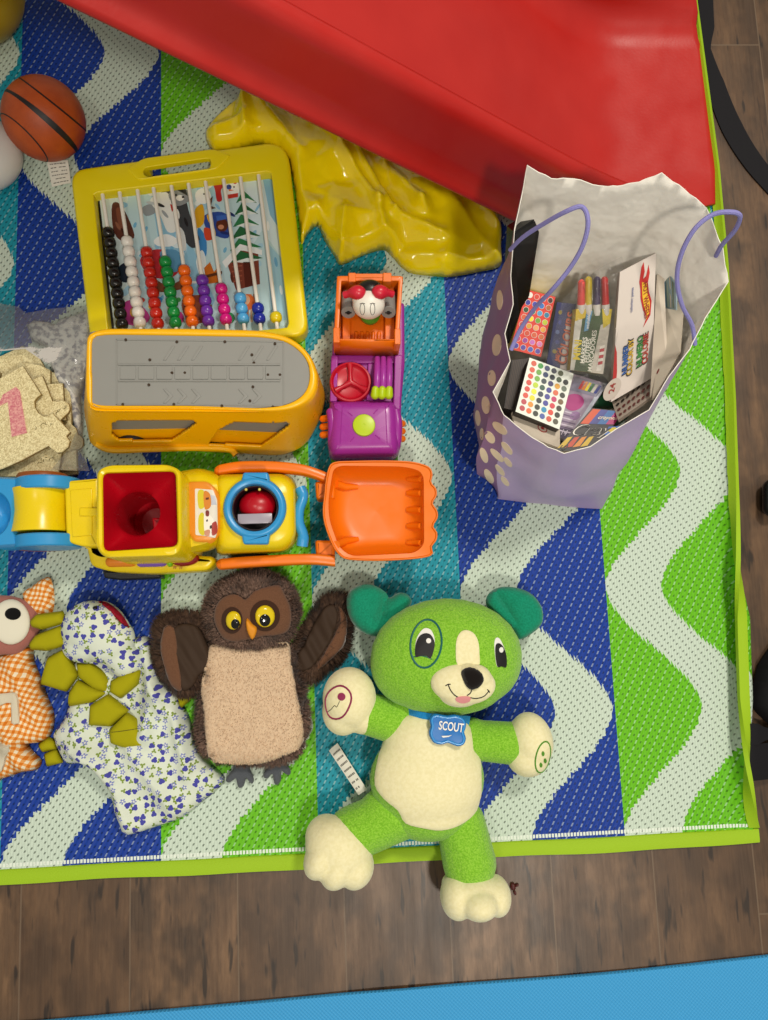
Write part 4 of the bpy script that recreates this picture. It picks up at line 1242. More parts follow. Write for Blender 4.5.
# more of the printed scene: drifts, outlines, paw prints, twigs and snow on the branches
_r = random.Random(12)
pic([(94, 196), (99, 195), (116, 344), (110, 346)], '#17181c', 3)
for k in range(26):
    x = 122 + _r.random() * 150; y = 200 + _r.random() * 125; blobp(x, y, 2 + _r.random() * 4, 1 + _r.random() * 2, ['#e4eeee', '#a4cce0', '#d6e6ea', '#8abcd8'][k % 4], 2.2 + k * .02, _r.random() * 180)
for x, y, a, c in ((160, 205, 20, '#2a2d30'), (186, 222, 70, '#1f2224'), (192, 206, 60, '#dfe4e2'), (165, 214, 50, '#9aa2a6'), (178, 214, 80, '#f0f2ee'), (197, 236, 60, '#3a3d40'), (151, 203, 10, '#b9c2c6'), (214, 232, 80, '#e8c040'), (225, 233, 10, '#1e2f6c'), (209, 219, 70, '#e8b830'), (231, 214, 30, '#20366f'), (118, 226, 60, '#8a5a44'), (124, 232, 50, '#3d1f16'), (262, 192, 80, '#d5e6ee'), (268, 226, 85, '#f0f5f6'), (276, 262, 80, '#6aa6cc'), (281, 290, 80, '#d8e8ee'), (232, 278, 80, '#5a2c20'), (254, 270, 80, '#a86a52')):
    blobp(x, y, 5, 1.5, c, 9, a)
for x, y in ((204, 194), (208, 193), (206, 181), (209, 181), (230, 186), (234, 187)): blobp(x, y, .8, .8, '#1c1c20', 10)
pic([(206, 184), (212, 185), (207, 186.4)], '#d8701c', 10); pic([(229, 189), (234, 190.4), (229, 191)], '#d8701c', 10)
pic([(154, 240), (166, 234), (178, 240), (172, 246), (158, 246)], '#e9edec', 4, 1); pic([(156, 280), (168, 286), (182, 280), (184, 288), (160, 292)], '#7a4a30', 5, 1); pic([(196, 262), (202, 250), (206, 262), (203, 282)], '#dfe9ea', 5, 1)
for k in range(7): pic([(236 + k * 3.4, 294), (238 + k * 3.4, 294), (239 + k * 3.4, 322), (237 + k * 3.4, 322)], '#9a6a4c' if k % 2 else '#c9a27e', 3)
for k in range(5): blobp(142 + k * 9, 300 + (k % 2) * 7, 3, 2.4, ['#c2433a', '#e8b83a', '#3a8ac4', '#e9e4da', '#4a9a52'][k], 6, k * 40)
obj('picture_board', bm, print_mat(.3), ab, smooth=False, merge=False, label='snowy cartoon picture')
# rods and beads
rods = [((102, 191), (124, 338), 10, '#16130f', 'black'), ((119, 188.5), (142, 337), 9, '#e4e1d8', 'white'), ((137, 187), (159.5, 335), 8, '#bf2417', 'red'), ((153, 185), (177, 333), 7, '#0c8a3c', 'green'), ((171, 183), (193.5, 331), 6, '#ee6a10', 'orange'),
        ((188, 180.5), (209.5, 329), 5, '#6b2fa4', 'violet'), ((205, 178), (227, 327), 4, '#cf1580', 'pink'), ((223, 175), (244, 325), 3, '#4fa6dc', 'light blue'), ((240, 173.5), (260, 323), 2, '#1b2c9c', 'dark blue'), ((258, 171), (276.5, 322), 1, '#dcc815', 'yellow')]
first = [(110, 233), (129, 241.5), (148, 252.5), (165, 262), (183, 271), (203, 280.5), (221.5, 289), (240.5, 298.5), (258, 308.5), (275.5, 317.5)]
RZ = .026
for (a, b, n, c, nm), f in zip(rods, first):
    A = at(a[0], a[1], RZ); B = at(b[0] + (b[0] - a[0]) / (b[1] - a[1]) * (348 - .11 * (b[0] - 110) - b[1]), 348 - .11 * (b[0] - 110), RZ)
    bm = bmesh.new(); tube(bm, [A, B], .0026, 10); obj('rod', bm, WHITEP, ab)
    d = (B - A).normalized(); s = at(f[0], f[1], RZ); s = A + d * (s - A).dot(d)
    proto = None
    for k in range(n):
        p = s + d * (.0142 * k)
        if proto is None:
            bm = bmesh.new(); prof = [(.0028, -.0070), (.005, -.0067), (.0072, -.0045), (.0081, -.0015), (.0081, .0015), (.0072, .0045), (.005, .0066), (.0028, .0070)]
            lathe(bm, p, prof, 20, axis=d); proto = obj('bead', bm, plastic(c, .25), ab, origin=p, label=nm + ' bead')
        else:
            q = proto.copy(); COL.objects.link(q); q.parent = ab; q.location = p - wloc(ab)

# ---------------------------------------------------------------- yellow toy bus
AMB = plastic('#f9ba02', .3, 'amber_plastic'); GREYP = plastic('#8b8b86', .5, 'grey_plastic')
bus = thing('toy_bus', 'chunky amber yellow toy bus with a grey track roof and rounded nose', 'toy bus', at(205, 430, ZR))
BT = .118
# body shell: stack of sections from the roof frame down to the flared skirt
def mixring(a, b, t): return [Vector(p).lerp(Vector(q), t) for p, q in zip(a, b)]
roof_o = [(85, 333), (96, 326), (180, 325.5), (262, 327.5), (290, 334), (310, 350), (319, 372), (317, 395), (300, 408), (278, 412), (190, 409), (98, 409), (85, 404), (84, 370)]
roof_o = rpoly(roof_o, [4, 4, 10, 14, 14, 14, 12, 12, 12, 14, 10, 4, 4, 10], 3)
skirt = [(104, 345), (112, 340), (180, 339), (262, 341), (290, 346), (308, 360), (318, 380), (316, 405), (300, 428), (278, 438), (190, 436), (110, 435), (99, 428), (98, 380)]
skirt = rpoly([at(x, y, .02).to_2d() for x, y in []] or [(x, y) for x, y in skirt], [4, 4, 10, 14, 14, 14, 12, 12, 12, 14, 10, 4, 4, 10], 3)
A_ = [at(x, y, BT) for x, y in roof_o]
S_ = [at(*p) for p in [(x, y, .02) for x, y in rpoly([(90, 364), (100, 358), (180, 357), (262, 357), (294, 361), (316, 372), (327, 392), (322, 416), (306, 446), (284, 455), (190, 450), (106, 452), (90, 444), (83, 408)], [4, 4, 10, 14, 14, 14, 12, 12, 12, 14, 10, 4, 4, 10], 3)]]
A_ = resample(A_, 120); S_ = resample(S_, 120)
ic = sum(A_, Vector()) / 120
bm = bmesh.new(); rs = []
grey_o = rpoly([(91.5, 334), (262, 337), (288, 341), (306, 357), (311, 375), (306, 394), (288, 405), (262, 408), (91.5, 407.5)], [1, 10, 14, 14, 12, 14, 14, 10, 1], 4)
G_ = match([v.to_2d() for v in A_], ccw(pxo(grey_o, BT)), 120)
if area2([v.to_2d() for v in A_]) < 0: pass
rs.append([(p.x, p.y, BT - .006) for p in G_]); rs.append([(p.x, p.y, BT) for p in G_])
ai = [v.lerp(Vector((g.x, g.y, v.z)), .45) for v, g in zip(A_, G_)]
rs.append([(v.x, v.y, BT + .0015) for v in ai]); rs.append([(v.x, v.y, BT - .001) for v in [a.lerp(b, .6) for a, b in zip(ai, A_)]]); rs.append([(v.x, v.y, BT - .006) for v in A_])
for f in (.25, .5, .75, .93): rs.append([(a.x + (b.x - a.x) * f, a.y + (b.y - a.y) * f, BT - .006 + (b.z - BT + .006) * f) for a, b in zip(A_, S_)])
rs.append([tuple(v) for v in S_]); rs.append([(v.x * .99 + S_[0].x * .01, v.y, .014) for v in S_])
Rb = [ring(bm, r) for r in rs]
# cut the side windows out of the south wall
def wcut(px, py):
    w1 = [(112, 424), (120, 421), (190, 421.5), (198, 422.5), (185, 432), (172, 441), (120, 441), (112, 435)]
    w2 = [(218, 431), (232, 423.5), (286, 423), (291, 425), (276, 436), (262, 446), (208, 445)]
    return inside((px, py), w1) or inside((px, py), w2)
for a, b in zip(Rb, Rb[1:]): bridge(bm, a, b)
bmesh.ops.subdivide_edges(bm, edges=[e for e in bm.edges if e.verts[0].co.y < ic.y and e.verts[1].co.y < ic.y and min(e.verts[0].co.z, e.verts[1].co.z) < BT - .004], cuts=5, use_grid_fill=True)
kill = []
for f in bm.faces:
    c = f.calc_center_median()
    if .03 < c.z < BT - .012 and c.y < ic.y:
        if wcut(*topx(c)): kill.append(f)
bmesh.ops.delete(bm, geom=kill, context='FACES')
bmesh.ops.recalc_face_normals(bm, faces=bm.faces)
bake('body_shell', bm, [('SMOOTH', dict(factor=.5, iterations=6)), ('SOLIDIFY', dict(thickness=.004, offset=-1))], AMB, bus)
# inner liner seen through the side windows
bm = bmesh.new(); Ai = inset(ccw([v.to_2d() for v in A_]), .007); Si = inset(ccw([v.to_2d() for v in S_]), .011)
cc_ = lambda r, c: resample(r, 100)
Ai = resample(Ai, 100); Si = resample(Si, 100)
lv = [[(a.x + (b.x - a.x) * f, a.y + (b.y - a.y) * f, (BT - .012) + (.024 - BT + .012) * f) for a, b in zip(Ai, Si)] for f in (0, .5, .62, .75, 1)]
Rl = [ring(bm, r) for r in lv]
for k, (a, b) in enumerate(zip(Rl, Rl[1:])): bridge(bm, a, b, mi=0 if k < 2 else 1)
cap(bm, Rl[0]); cap(bm, Rl[-1], 1)
obj('interior', bm, [GREYP, AMB], bus)
# grey roof deck
bm = bmesh.new(); gp = pxo(grey_o, BT - .003); prism(bm, gp, .03, BT - .003, b=.0005)
def deck(pts, z0, z1, b=.0004): pprism(bm, pts, z0, z1, b=b)
BZt = BT - .003
for k in range(9):       # raised road track
    x0 = 120 + k * 18.2; deck(rpoly([(x0, 366), (x0 + 15.5, 366), (x0 + 15.5, 379), (x0, 379)], 1, 2), BZt - .001, BZt + .0012)
for y0, y1 in ((363.5, 365), (380, 381.5)): deck([(118, y0), (280, y0), (280, y1), (118, y1)], BZt - .001, BZt + .0014)
for (cx, cy) in ((163, 353), (177, 353), (191, 353), (238, 353), (252, 353), (266, 353)):
    deck([(cx, cy + 7), (cx + 3, cy + 7), (cx + 12, cy - 7), (cx + 9, cy - 7)], BZt - .001, BZt + .001)
for (cx, cy) in ((163, 396), (177, 396), (191, 396), (238, 396), (252, 396)):
    deck([(cx, cy - 7), (cx + 3, cy - 7), (cx + 10, cy), (cx + 3, cy + 7), (cx, cy + 7), (cx + 6, cy)], BZt - .001, BZt + .001)
for pts in ([(116, 339), (283, 341), (283, 342), (116, 340)], [(116, 404), (283, 405), (283, 406), (116, 405)], [(116, 339), (117, 339), (117, 405), (116, 405)], [(283, 341), (284, 341), (284, 405), (283, 405)]): deck(pts, BZt - .001, BZt + .0009, b=.0002)
obj('track_roof', bm, GREYP, bus, merge=False)
bm = bmesh.new()
for x, y in ((126, 340), (177, 342), (225, 342), (275, 344), (150, 360), (252, 355), (254, 363), (172, 373), (185, 373), (268, 375), (280, 375), (149, 385), (253, 387), (250, 401), (123, 404.5), (174, 404.5), (222, 406), (273, 407)):
    bm = bmesh.new(); c = at(x, y, BZt); lathe(bm, (c.x, c.y, BZt - .0008), [(.0017, 0), (.0017, .0020), (.0008, .0021)], 10)
    obj('screw_hole', bm, plastic('#3b2c1c', .8), bus, merge=False)
# rolled grey end of the roof at the left
bm = bmesh.new(); P = [at(94, 334, BT - .012), at(94, 408, BT - .012)]
rsx = []
for p in (P[0], P[0].lerp(P[1], .5), P[1]):
    rsx.append([(p.x + .010 , p.y, BT - .0035), (p.x + .002, p.y, BT - .0035), (p.x - .004, p.y, BT - .008), (p.x - .006, p.y, BT - .016), (p.x - .004, p.y, BT - .06), (p.x + .010, p.y, BT - .06)])
loft(bm, rsx); obj('tail_panel', bm, GREYP, bus)
# side rubbing strip and lower sill
bm = bmesh.new()
tube(bm, smooth_poly([at(x, y, .030) for x, y in ((97, 444), (112, 450), (150, 449), (200, 447.5), (228, 449), (236, 455))], 5, closed=False), .0042, 8)
obj('side_sill', bm, AMB, bus)
for x in (133, 192):
    bm = bmesh.new(); c = at(x, 450, .022); lathe(bm, (c.x, c.y + .012, .0225), [(.004, -.006), (.017, -.006), (.019, -.003), (.019, .003), (.017, .006), (.004, .006)], 28, axis=(0, 1, 0))
    w_ = obj('wheel', bm, plastic('#1a1a1d', .5), bus)
    bm = bmesh.new(); lathe(bm, (c.x, c.y + .005, .0225), [(.001, -.0025), (.008, -.002), (.0085, .002), (.001, .0022)], 20, axis=(0, 1, 0)); obj('hub_cap', bm, AMB, w_)
for k, (x0, x1) in enumerate(((97, 102), (292, 300))):
    pass

# ---------------------------------------------------------------- purple dump truck
PUR = plastic('#9a2c93', .28, 'purple_plastic'); ORG = plastic('#ea7006', .34, 'orange_plastic'); LIME = plastic('#b6cf0c', .35, 'lime_plastic'); LGR = plastic('#4d8f22', .4, 'leaf_green_plastic')
tk = thing('toy_dump_truck', 'purple toy dump truck with orange tipping bed and lime hood button', 'toy truck', at(365, 375, ZR))
q = lambda x, y: (310 + x / 4.636, 260 + y / 4.636)
bm = bmesh.new()
pprism(bm, rpoly([q(118, 200), q(438, 195), q(440, 480), q(425, 640), q(420, 880), q(88, 880), q(92, 640), q(100, 450)], 3, 3), .014, .045, b=.004)
obj('chassis', bm, PUR, tk)
# hood: domed block
HZ = .068
bm = bmesh.new(); rs = []
hoodo = rpoly([q(92, 652), q(385, 648), q(412, 690), q(418, 860), q(405, 912), q(100, 918), q(80, 860), q(86, 720)], [3, 5, 6, 8, 5, 5, 8, 6], 5)
H0 = resample(pxo(hoodo, HZ - .012), 90)
for f, z in ((0, .014), (0, .04), (0, HZ - .018), (.0010, HZ - .013), (.0035, HZ - .008), (.0075, HZ - .003), (.0125, HZ - .0008)): rs.append([(p.x, p.y, z) for p in inset(H0, f)])
_hc = sum((Vector(v) for v in H0), Vector((0, 0))) / 90; _hi = inset(H0, .0125)
for q_, dz in ((.85, .0002), (.6, .0008), (.3, .0011), (.05, .0012)): rs.append([(_hc.x + (p.x - _hc.x) * q_, _hc.y + (p.y - _hc.y) * q_, HZ - .0008 + dz) for p in _hi])
loft(bm, rs); obj('hood', bm, PUR, tk)
# raised fenders left and right of the hood
for s, pts in enumerate(([q(95, 690), q(105, 760), q(105, 850), q(112, 905)], [q(395, 690), q(405, 760), q(400, 850), q(385, 905)])):
    bm = bmesh.new(); zz = [.055, .057, .052, .040]; P = smooth_poly([at(x, y, z) for (x, y), z in zip(pts, zz)], 5, closed=False); tube(bm, P, [.0035] + [.0062] * (len(P) - 2) + [.004], 12); obj('fender', bm, PUR, tk)
# seams on the hood
hoodtree = bvh_of(*[o for o in tk.children if o.name.startswith('hood')])
for a, b in ((q(150, 680), q(140, 850)), (q(350, 680), q(358, 850))):
    P = [cast(hoodtree, a[0] + (b[0] - a[0]) * k / 8, a[1] + (b[1] - a[1]) * k / 8)[0] for k in range(9)]; bm = bmesh.new(); tube(bm, P, .0006, 6); obj('hood_ridge', bm, PUR, tk, merge=False)
for an in (-50, 130, 40, 220):
    r = math.radians(an); c = q(250, 767); P = [cast(hoodtree, c[0] + math.cos(r) * k, c[1] + math.sin(r) * k)[0] for k in (15, 18, 21)]; bm = bmesh.new(); tube(bm, P, .0007, 6); obj('hood_ridge', bm, PUR, tk, merge=False)
c = at(*q(250, 767), HZ); bm = bmesh.new(); lathe(bm, (c.x, c.y, HZ - .003), [(.0142, 0), (.0142, .0045), (.0134, .0058), (.011, .0064), (.0015, .0064), (.0012, .0056)], 36); obj('hood_button', bm, LIME, tk)
bm = bmesh.new(); pprism(bm, rpoly([q(178, 888), q(298, 890), q(296, 925), q(180, 923)], 1, 2), .02, .046, b=.001); obj('license_plate', bm, PUR, tk)
bm = bmesh.new(); pprism(bm, [q(186, 902), q(290, 903), q(290, 909), q(186, 908)], .04, .0466, b=0); obj('plate_slot', bm, plastic('#1c0f1c', .6), tk)
bm = bmesh.new(); pprism(bm, rpoly([q(120, 900), q(395, 900), q(392, 935), q(130, 938)], 2, 3), .012, .03, b=.002); obj('bumper', bm, plastic('#b81a30', .35), tk)
for x, y in ((122, 900), (378, 888), (140, 520), (400, 520), (145, 300), (400, 300)):
    c = at(*q(x, y), .02); bm = bmesh.new(); lathe(bm, (c.x, c.y, ZR + .0185), [(.002, -.007), (.016, -.007), (.0185, -.004), (.0185, .004), (.016, .007), (.002, .007)], 28, axis=(1, 0, 0)); obj('wheel', bm, LGR, tk)
# cab: seat well walls, round red dial, finger lever
bm = bmesh.new()
for pts, z in (([q(98, 440), q(130, 440), q(125, 655), q(92, 655)], .056), ([q(392, 440), q(430, 440), q(418, 700), q(385, 700)], .056), ([q(100, 440), q(430, 440), q(428, 478), q(102, 478)], .050), ([q(268, 478), q(300, 478), q(296, 655), q(262, 655)], .050)):
    pprism(bm, rpoly(pts, 1.5, 3), .03, z, b=.0015)
obj('cab', bm, PUR, tk, merge=False)
c = at(*q(188, 563), .060); bm = bmesh.new(); lathe(bm, (c.x, c.y, .044), [(.0265, 0), (.0268, .012), (.0255, .015), (.0235, .0155), (.0215, .012), (.019, .0105), (.006, .011), (.001, .011)], 44)
RED = plastic('#b80f28', .3, 'cherry_plastic'); dl = obj('dial', bm, RED, tk)
bm = bmesh.new()
for an in (90, 210, 330):
    r = math.radians(an); d = Vector((math.cos(r), math.sin(r), 0)); s = Vector((-d.y, d.x, 0)); o_ = Vector((c.x, c.y, 0))
    P = [o_ + Vector((0, 0, .0575)), o_ + d * .012 + Vector((0, 0, .058)), o_ + d * .023 + Vector((0, 0, .0585))]; tube(bm, P, [.004, .0025, .0045], 10)
obj('dial_spoke', bm, RED, dl, merge=False)
fl = None
bm = bmesh.new()
for k in range(3):
    x = 312 + k * 28; P = [at(*q(x, 455), .058), at(*q(x, 500), .068), at(*q(x - 1, 560), .072), at(*q(x - 2, 590), .070)]; tube(bm, P, [.0036, .0042, .0043, .0040], 12)
fl = obj('finger_lever', bm, plastic('#a3369c', .28), tk, merge=False)
for k in range(3):
    x = 303 + k * 32; bm = bmesh.new(); capsule(bm, at(*q(x, 600), .0715), at(*q(x - 2, 626), .068), .0046, .0056); obj('finger_tip', bm, LIME, fl)
for side in (0, 1):
    for k in range(3):
        y = 733 + k * 37 if side == 0 else 755 + k * 35; x0, x1 = ((88, 60) if side == 0 else (414, 428))
        bm = bmesh.new(); capsule(bm, at(*q(x0, y), .040), at(*q(x1, y + 4), .036), .0042, .0046); obj('side_knob', bm, ORG, tk)
# orange tipping bed
bed = None
TB = .086
bm = bmesh.new(); O = resample(pxo(rpoly([q(125, 72), q(432, 72), q(412, 380), q(110, 376)], 1.2, 2), TB), 72)
I = match(O, pxo([q(146, 96), q(410, 96), q(392, 366), q(132, 364)], TB), 72); B_ = pxo([q(150, 135), q(398, 135), q(396, 384), q(148, 384)], .055)
rs = [[(p.x, p.y, .045) for p in resample(pxo([q(150, 105), q(418, 105), q(412, 440), q(112, 444)], .048), 72)]]
frame(bm, O, I, .042, TB, .0015, .001, zi=.050)
bed = obj('tipping_bed', bm, ORG, tk)
bm = bmesh.new(); prism(bm, inset(I, -.001), .044, .052, b=.0005)
for x0, x1 in ((150, 186), (348, 392)): pprism(bm, rpoly([q(x0, 130), q(x1, 130), q(x1, 385), q(x0, 385)], .6, 2), .050, .062, b=.001)
for k in range(5): 
    x = 215 + k * 26; capsule(bm, at(*q(x, 340), .052), at(*q(x - 1, 368), .052), .0028)
obj('bed_floor', bm, ORG, bed, merge=False)
for x0, x1 in ((178, 212), (338, 378)): bm = bmesh.new(); pprism(bm, rpoly([q(x0, 58), q(x1, 58), q(x1, 100), q(x0, 100)], .8, 2), .07, TB + .003, b=.001); obj('hinge_clip', bm, ORG, bed)
bm = bmesh.new(); pprism(bm, rpoly([q(176, 62), q(340, 62), q(340, 82), q(176, 82)], .8, 2), .07, TB + .001, b=.001); obj('hinge_bar', bm, ORG, bed)
for x0, x1, y0, y1 in ((108, 138, 312, 382), (392, 420, 318, 390)):
    bm = bmesh.new(); pprism(bm, rpoly([q(x0, y0), q(x1, y0), q(x1, y1), q(x0, y1)], .6, 2), .05, TB + .0025, b=.001); obj('corner_post', bm, ORG, bed)
bm = bmesh.new(); fw = [at(*q(112, 376), TB), at(*q(410, 380), TB), at(*q(406, 450), .048), at(*q(118, 443), .048)]
nf = Vector((0, .0025, 0)); loft(bm, [[p for p in fw], [p + nf for p in fw]]); obj('front_wall', bm, ORG, bed)

# ---------------------------------------------------------------- bug figure riding in the bed
bg_ = thing('bug_figure', 'white faced toy bug with red feelers sitting in the orange truck bed', 'toy figure', at(*q(272, 290), .062))
c = at(*q(272, 205), .095)
bm = bmesh.new(); lathe(bm, at(*q(278, 262), .062), [(.001, 0), (.012, .001), (.013, .008), (.009, .014), (.001, .018)], 24); obj('green_body', bm, LGR, bg_)
bm = bmesh.new(); ellipsoid(bm, c, (.0200, .0185, .0175), seg=32, rings_=20); ellipsoid(bm, c + Vector((-.0085, .005, .004)), (.012, .012, .0125), seg=24, rings_=14); ellipsoid(bm, c + Vector((.0085, .005, .004)), (.012, .012, .0125), seg=24, rings_=14)
hd = obj('head', bm, WHITEP, bg_, merge=False)
bm = bmesh.new(); ellipsoid(bm, c + Vector((.002, .016, -.002)), (.0185, .0155, .0165), seg=28, rings_=16); ellipsoid(bm, c + Vector((0, .008, .008)), (.0035, .006, .005)); obj('cap', bm, plastic('#171513', .35), bg_, merge=False)
for s in (-1, 1):
    bm = bmesh.new(); P = [c + Vector((s * .007, .006, .012)), c + Vector((s * .013, .009, .014)), c + Vector((s * .021, .0095, .012)), c + Vector((s * .030, .009, .008))]
    P = smooth_poly(P, 5, closed=False); tube(bm, P, [.0045 + .0048 * math.sin(PI * min(1, k / (len(P) - 1) * 1.15 + .1)) for k in range(len(P))], 14)
    obj('feeler', bm, plastic('#cc2138', .3), bg_)
ht = bvh_of(hd)
for x in (243, 290):
    bm = bmesh.new(); e = circ(*q(x, 228), 11 / 4.636, 16, ry=27 / 4.636); P = [cast(ht, p.x, p.y)[0] + Vector((0, 0, .0003)) for p in e]; tube(bm, P + [P[0]], .0004, 5, caps=False); obj('eye_outline', bm, plastic('#6b6a66', .5), bg_)
    bm = bmesh.new(); P = [cast(ht, *q(x + dx, 200 + abs(dx) * .3))[0] + Vector((0, 0, .0003)) for dx in (-12, -6, 0, 6, 12)]; tube(bm, P, .0004, 5); obj('brow', bm, plastic('#6b6a66', .5), bg_)
for s, x in ((-1, 178), (1, 364)):
    bm = bmesh.new(); a = at(*q(x, 240), .082); b = at(*q(x + s * 2, 165), .066)
    d = (a - b).normalized(); tube(bm, [b, a], .0088, 24); lathe(bm, a, [(.0088, -.001), (.0092, .0), (.0088, .0015), (.001, .0015)], 24, axis=d)
    w_ = obj('grey_roller', bm, GREYP, bg_, merge=False)
    bm = bmesh.new(); u = d.cross(Vector((0, 1, 0))).normalized(); box(bm, a + d * .0017, (.008, .0018, .0012)); lathe(bm, a + d * .0012, [(.001, 0), (.0026, 0), (.0026, .0012), (.001, .0012)], 12, axis=d); obj('slot', bm, plastic('#0f0f0f', .7), w_, merge=False)
# ---------------------------------------------------------------- yellow ball-drop loader toy
YL = plastic('#e8cb08', .27, 'bright_yellow_plastic'); BLU = plastic('#2f93cf', .3, 'sky_blue_plastic'); BLD = plastic('#1f6fae', .3, 'deep_blue_plastic'); OR2 = plastic('#ea7404', .36, 'orange_plastic_2')
CHR = plastic('#b3071b', .3, 'red_plastic')
ld = thing('toy_loader', 'yellow toy loader with orange scoop, red funnel box and blue ring port', 'toy loader', at(200, 520, ZR))
# low chassis
bm = bmesh.new()
pprism(bm, rpoly([(76, 478), (100, 466), (180, 464), (215, 470), (292, 472), (298, 500), (296, 540), (285, 548), (220, 556), (214, 566), (190, 573), (120, 572), (92, 562), (80, 545)], [4, 6, 8, 6, 6, 4, 6, 6, 4, 6, 8, 8, 8, 5], 4), .018, .050, b=.008)
_hc = at(139, 514, .105); cut = bmesh.new(); lathe(cut, (_hc.x, _hc.y, .0), [(.0262, 0), (.0262, .2)], 40)
bmesh.ops.recalc_face_normals(cut, faces=cut.faces); cm = bpy.data.meshes.new('cut'); cut.to_mesh(cm); co_ = bpy.data.objects.new('cut', cm); COL.objects.link(co_)
bmesh.ops.recalc_face_normals(bm, faces=bm.faces)
_c = bake('chassis', bm, [('BOOLEAN', dict(operation='DIFFERENCE', object=co_, solver='EXACT'))], YL, ld); _c.data.set_sharp_from_angle(angle=math.radians(40)); bpy.data.objects.remove(co_)
# rear lower fender with the coloured buttons
bm = bmesh.new(); pprism(bm, rpoly([(84, 540), (100, 552), (212, 556), (216, 561), (208, 570.5), (150, 573.5), (110, 571.5), (90, 566)], [4, 4, 4, 3, 6, 8, 8, 6], 4), .03, .062, b=.006)
obj('side_fender', bm, YL, ld)
for cx, w, c, lab in ((121.5, 15.5, '#e0821a', 'orange'), (152, 15.5, '#7a55b0', 'purple'), (170, 3, '#7cc21a', 'green')):
    bm = bmesh.new(); capsule(bm, at(cx - w + 5, 562, .062), at(cx + w - 5, 561.5, .062), .0064, flat=1.) if w > 5 else ellipsoid(bm, at(cx, 562, .064), (.004, .006, .005)); obj('side_button', bm, plastic(c, .3), ld, label=lab + ' side button')
bm = bmesh.new(); ellipsoid(bm, at(184.5, 559, .062), (.0180, .0088, .0085)); obj('side_button', bm, plastic('#8c0f14', .12, spec=.8), ld, label='dark red translucent side button')
bm = bmesh.new()
tf = bvh_of(*[o for o in ld.children if o.name.startswith('side_fender')])
ptext(bm, tf, '*#*#*', 178, 567, 5.5, 0, 1.1, t=.0006, fallback=.06); obj('side_lettering', bm, plastic('#a03010', .5), ld, label='tiny red letters', merge=False)
# wheels, mostly hidden
for x, y in ((122, 566), (250, 562), (122, 474), (250, 474)):
    bm = bmesh.new(); s = -1 if y > 520 else 1; c = at(x, y, .03); lathe(bm, (c.x, c.y + (.002 if s < 0 else -.004), ZR + .0245), [(.003, -.009), (.021, -.009), (.0245, -.005), (.0245, .005), (.021, .009), (.003, .009)], 32, axis=(0, 1, 0)); obj('wheel', bm, plastic('#17171b', .5), ld)
bm = bmesh.new(); pprism(bm, rpoly([(102, 570), (160, 571), (161, 578), (120, 580), (104, 578)], 2, 3), .012, .034, b=.003); obj('axle_cover', bm, plastic('#17171b', .4), ld)
# funnel box
FZ = .150
bm = bmesh.new(); O = resample(pxo(rpoly([(96, 470), (108, 464.5), (168, 464), (181, 470), (182, 545), (176, 556), (104, 558), (95, 548)], [8, 6, 6, 8, 8, 8, 8, 8], 5), FZ), 96)
I = match(O, pxo(rpoly([(102, 473), (175, 471), (177, 546), (103, 551)], 6, 5), FZ), 96)
mid_ = [v.lerp(w, .5) for v, w in zip(O, I)]
rs = [[(p.x, p.y, .04) for p in inset(O, -.003)], [(p.x, p.y, .08) for p in inset(O, -.001)], [(p.x, p.y, FZ - .004) for p in O], [(p.x, p.y, FZ - .001) for p in inset(O, .0012)], [(p.x, p.y, FZ + .0005) for p in mid_], [(p.x, p.y, FZ - .001) for p in inset(I, -.001)], [(p.x, p.y, FZ - .004) for p in I]]
R_ = [ring(bm, r) for r in rs]
for a, b in zip(R_, R_[1:]): bridge(bm, a, b)
obj('funnel_box', bm, YL, ld)
bm = bmesh.new(); hc = at(139, 514, FZ - .045); N = len(I)
a0 = math.atan2(I[0].y - hc.y, I[0].x - hc.x)
H_ = []
for k in range(N):
    an = math.atan2(I[k].y - hc.y, I[k].x - hc.x); H_.append(Vector((hc.x + .0255 * math.cos(an), hc.y + .0255 * math.sin(an))))
rs = [[(p.x, p.y, FZ - .003) for p in I], [(p.x, p.y, FZ - .006) for p in inset(I, .0008)]]
for k in range(1, 7):
    s = k / 6; rs.append([(p.x + (h.x - p.x) * s, p.y + (h.y - p.y) * s, FZ - .006 - (.034) * (s ** .85)) for p, h in zip(inset(I, .0008), H_)])
rs.append([(h.x, h.y, FZ - .043) for h in H_]); rs.append([(h.x, h.y, .030) for h in H_]); rs.append([(hc.x + (h.x - hc.x) * .7, hc.y + (h.y - hc.y) * .7, .024) for h in H_])
R_ = [ring(bm, r) for r in rs]
for a, b in zip(R_, R_[1:]): bridge(bm, a, b)
cap(bm, R_[-1])
obj('funnel', bm, CHR, ld)
bm = bmesh.new(); pprism(bm, rpoly([(152, 518), (166, 517), (166, 528), (153, 529)], 1, 2), .05, .09, b=.002); obj('ball_gate', bm, CHR, ld)
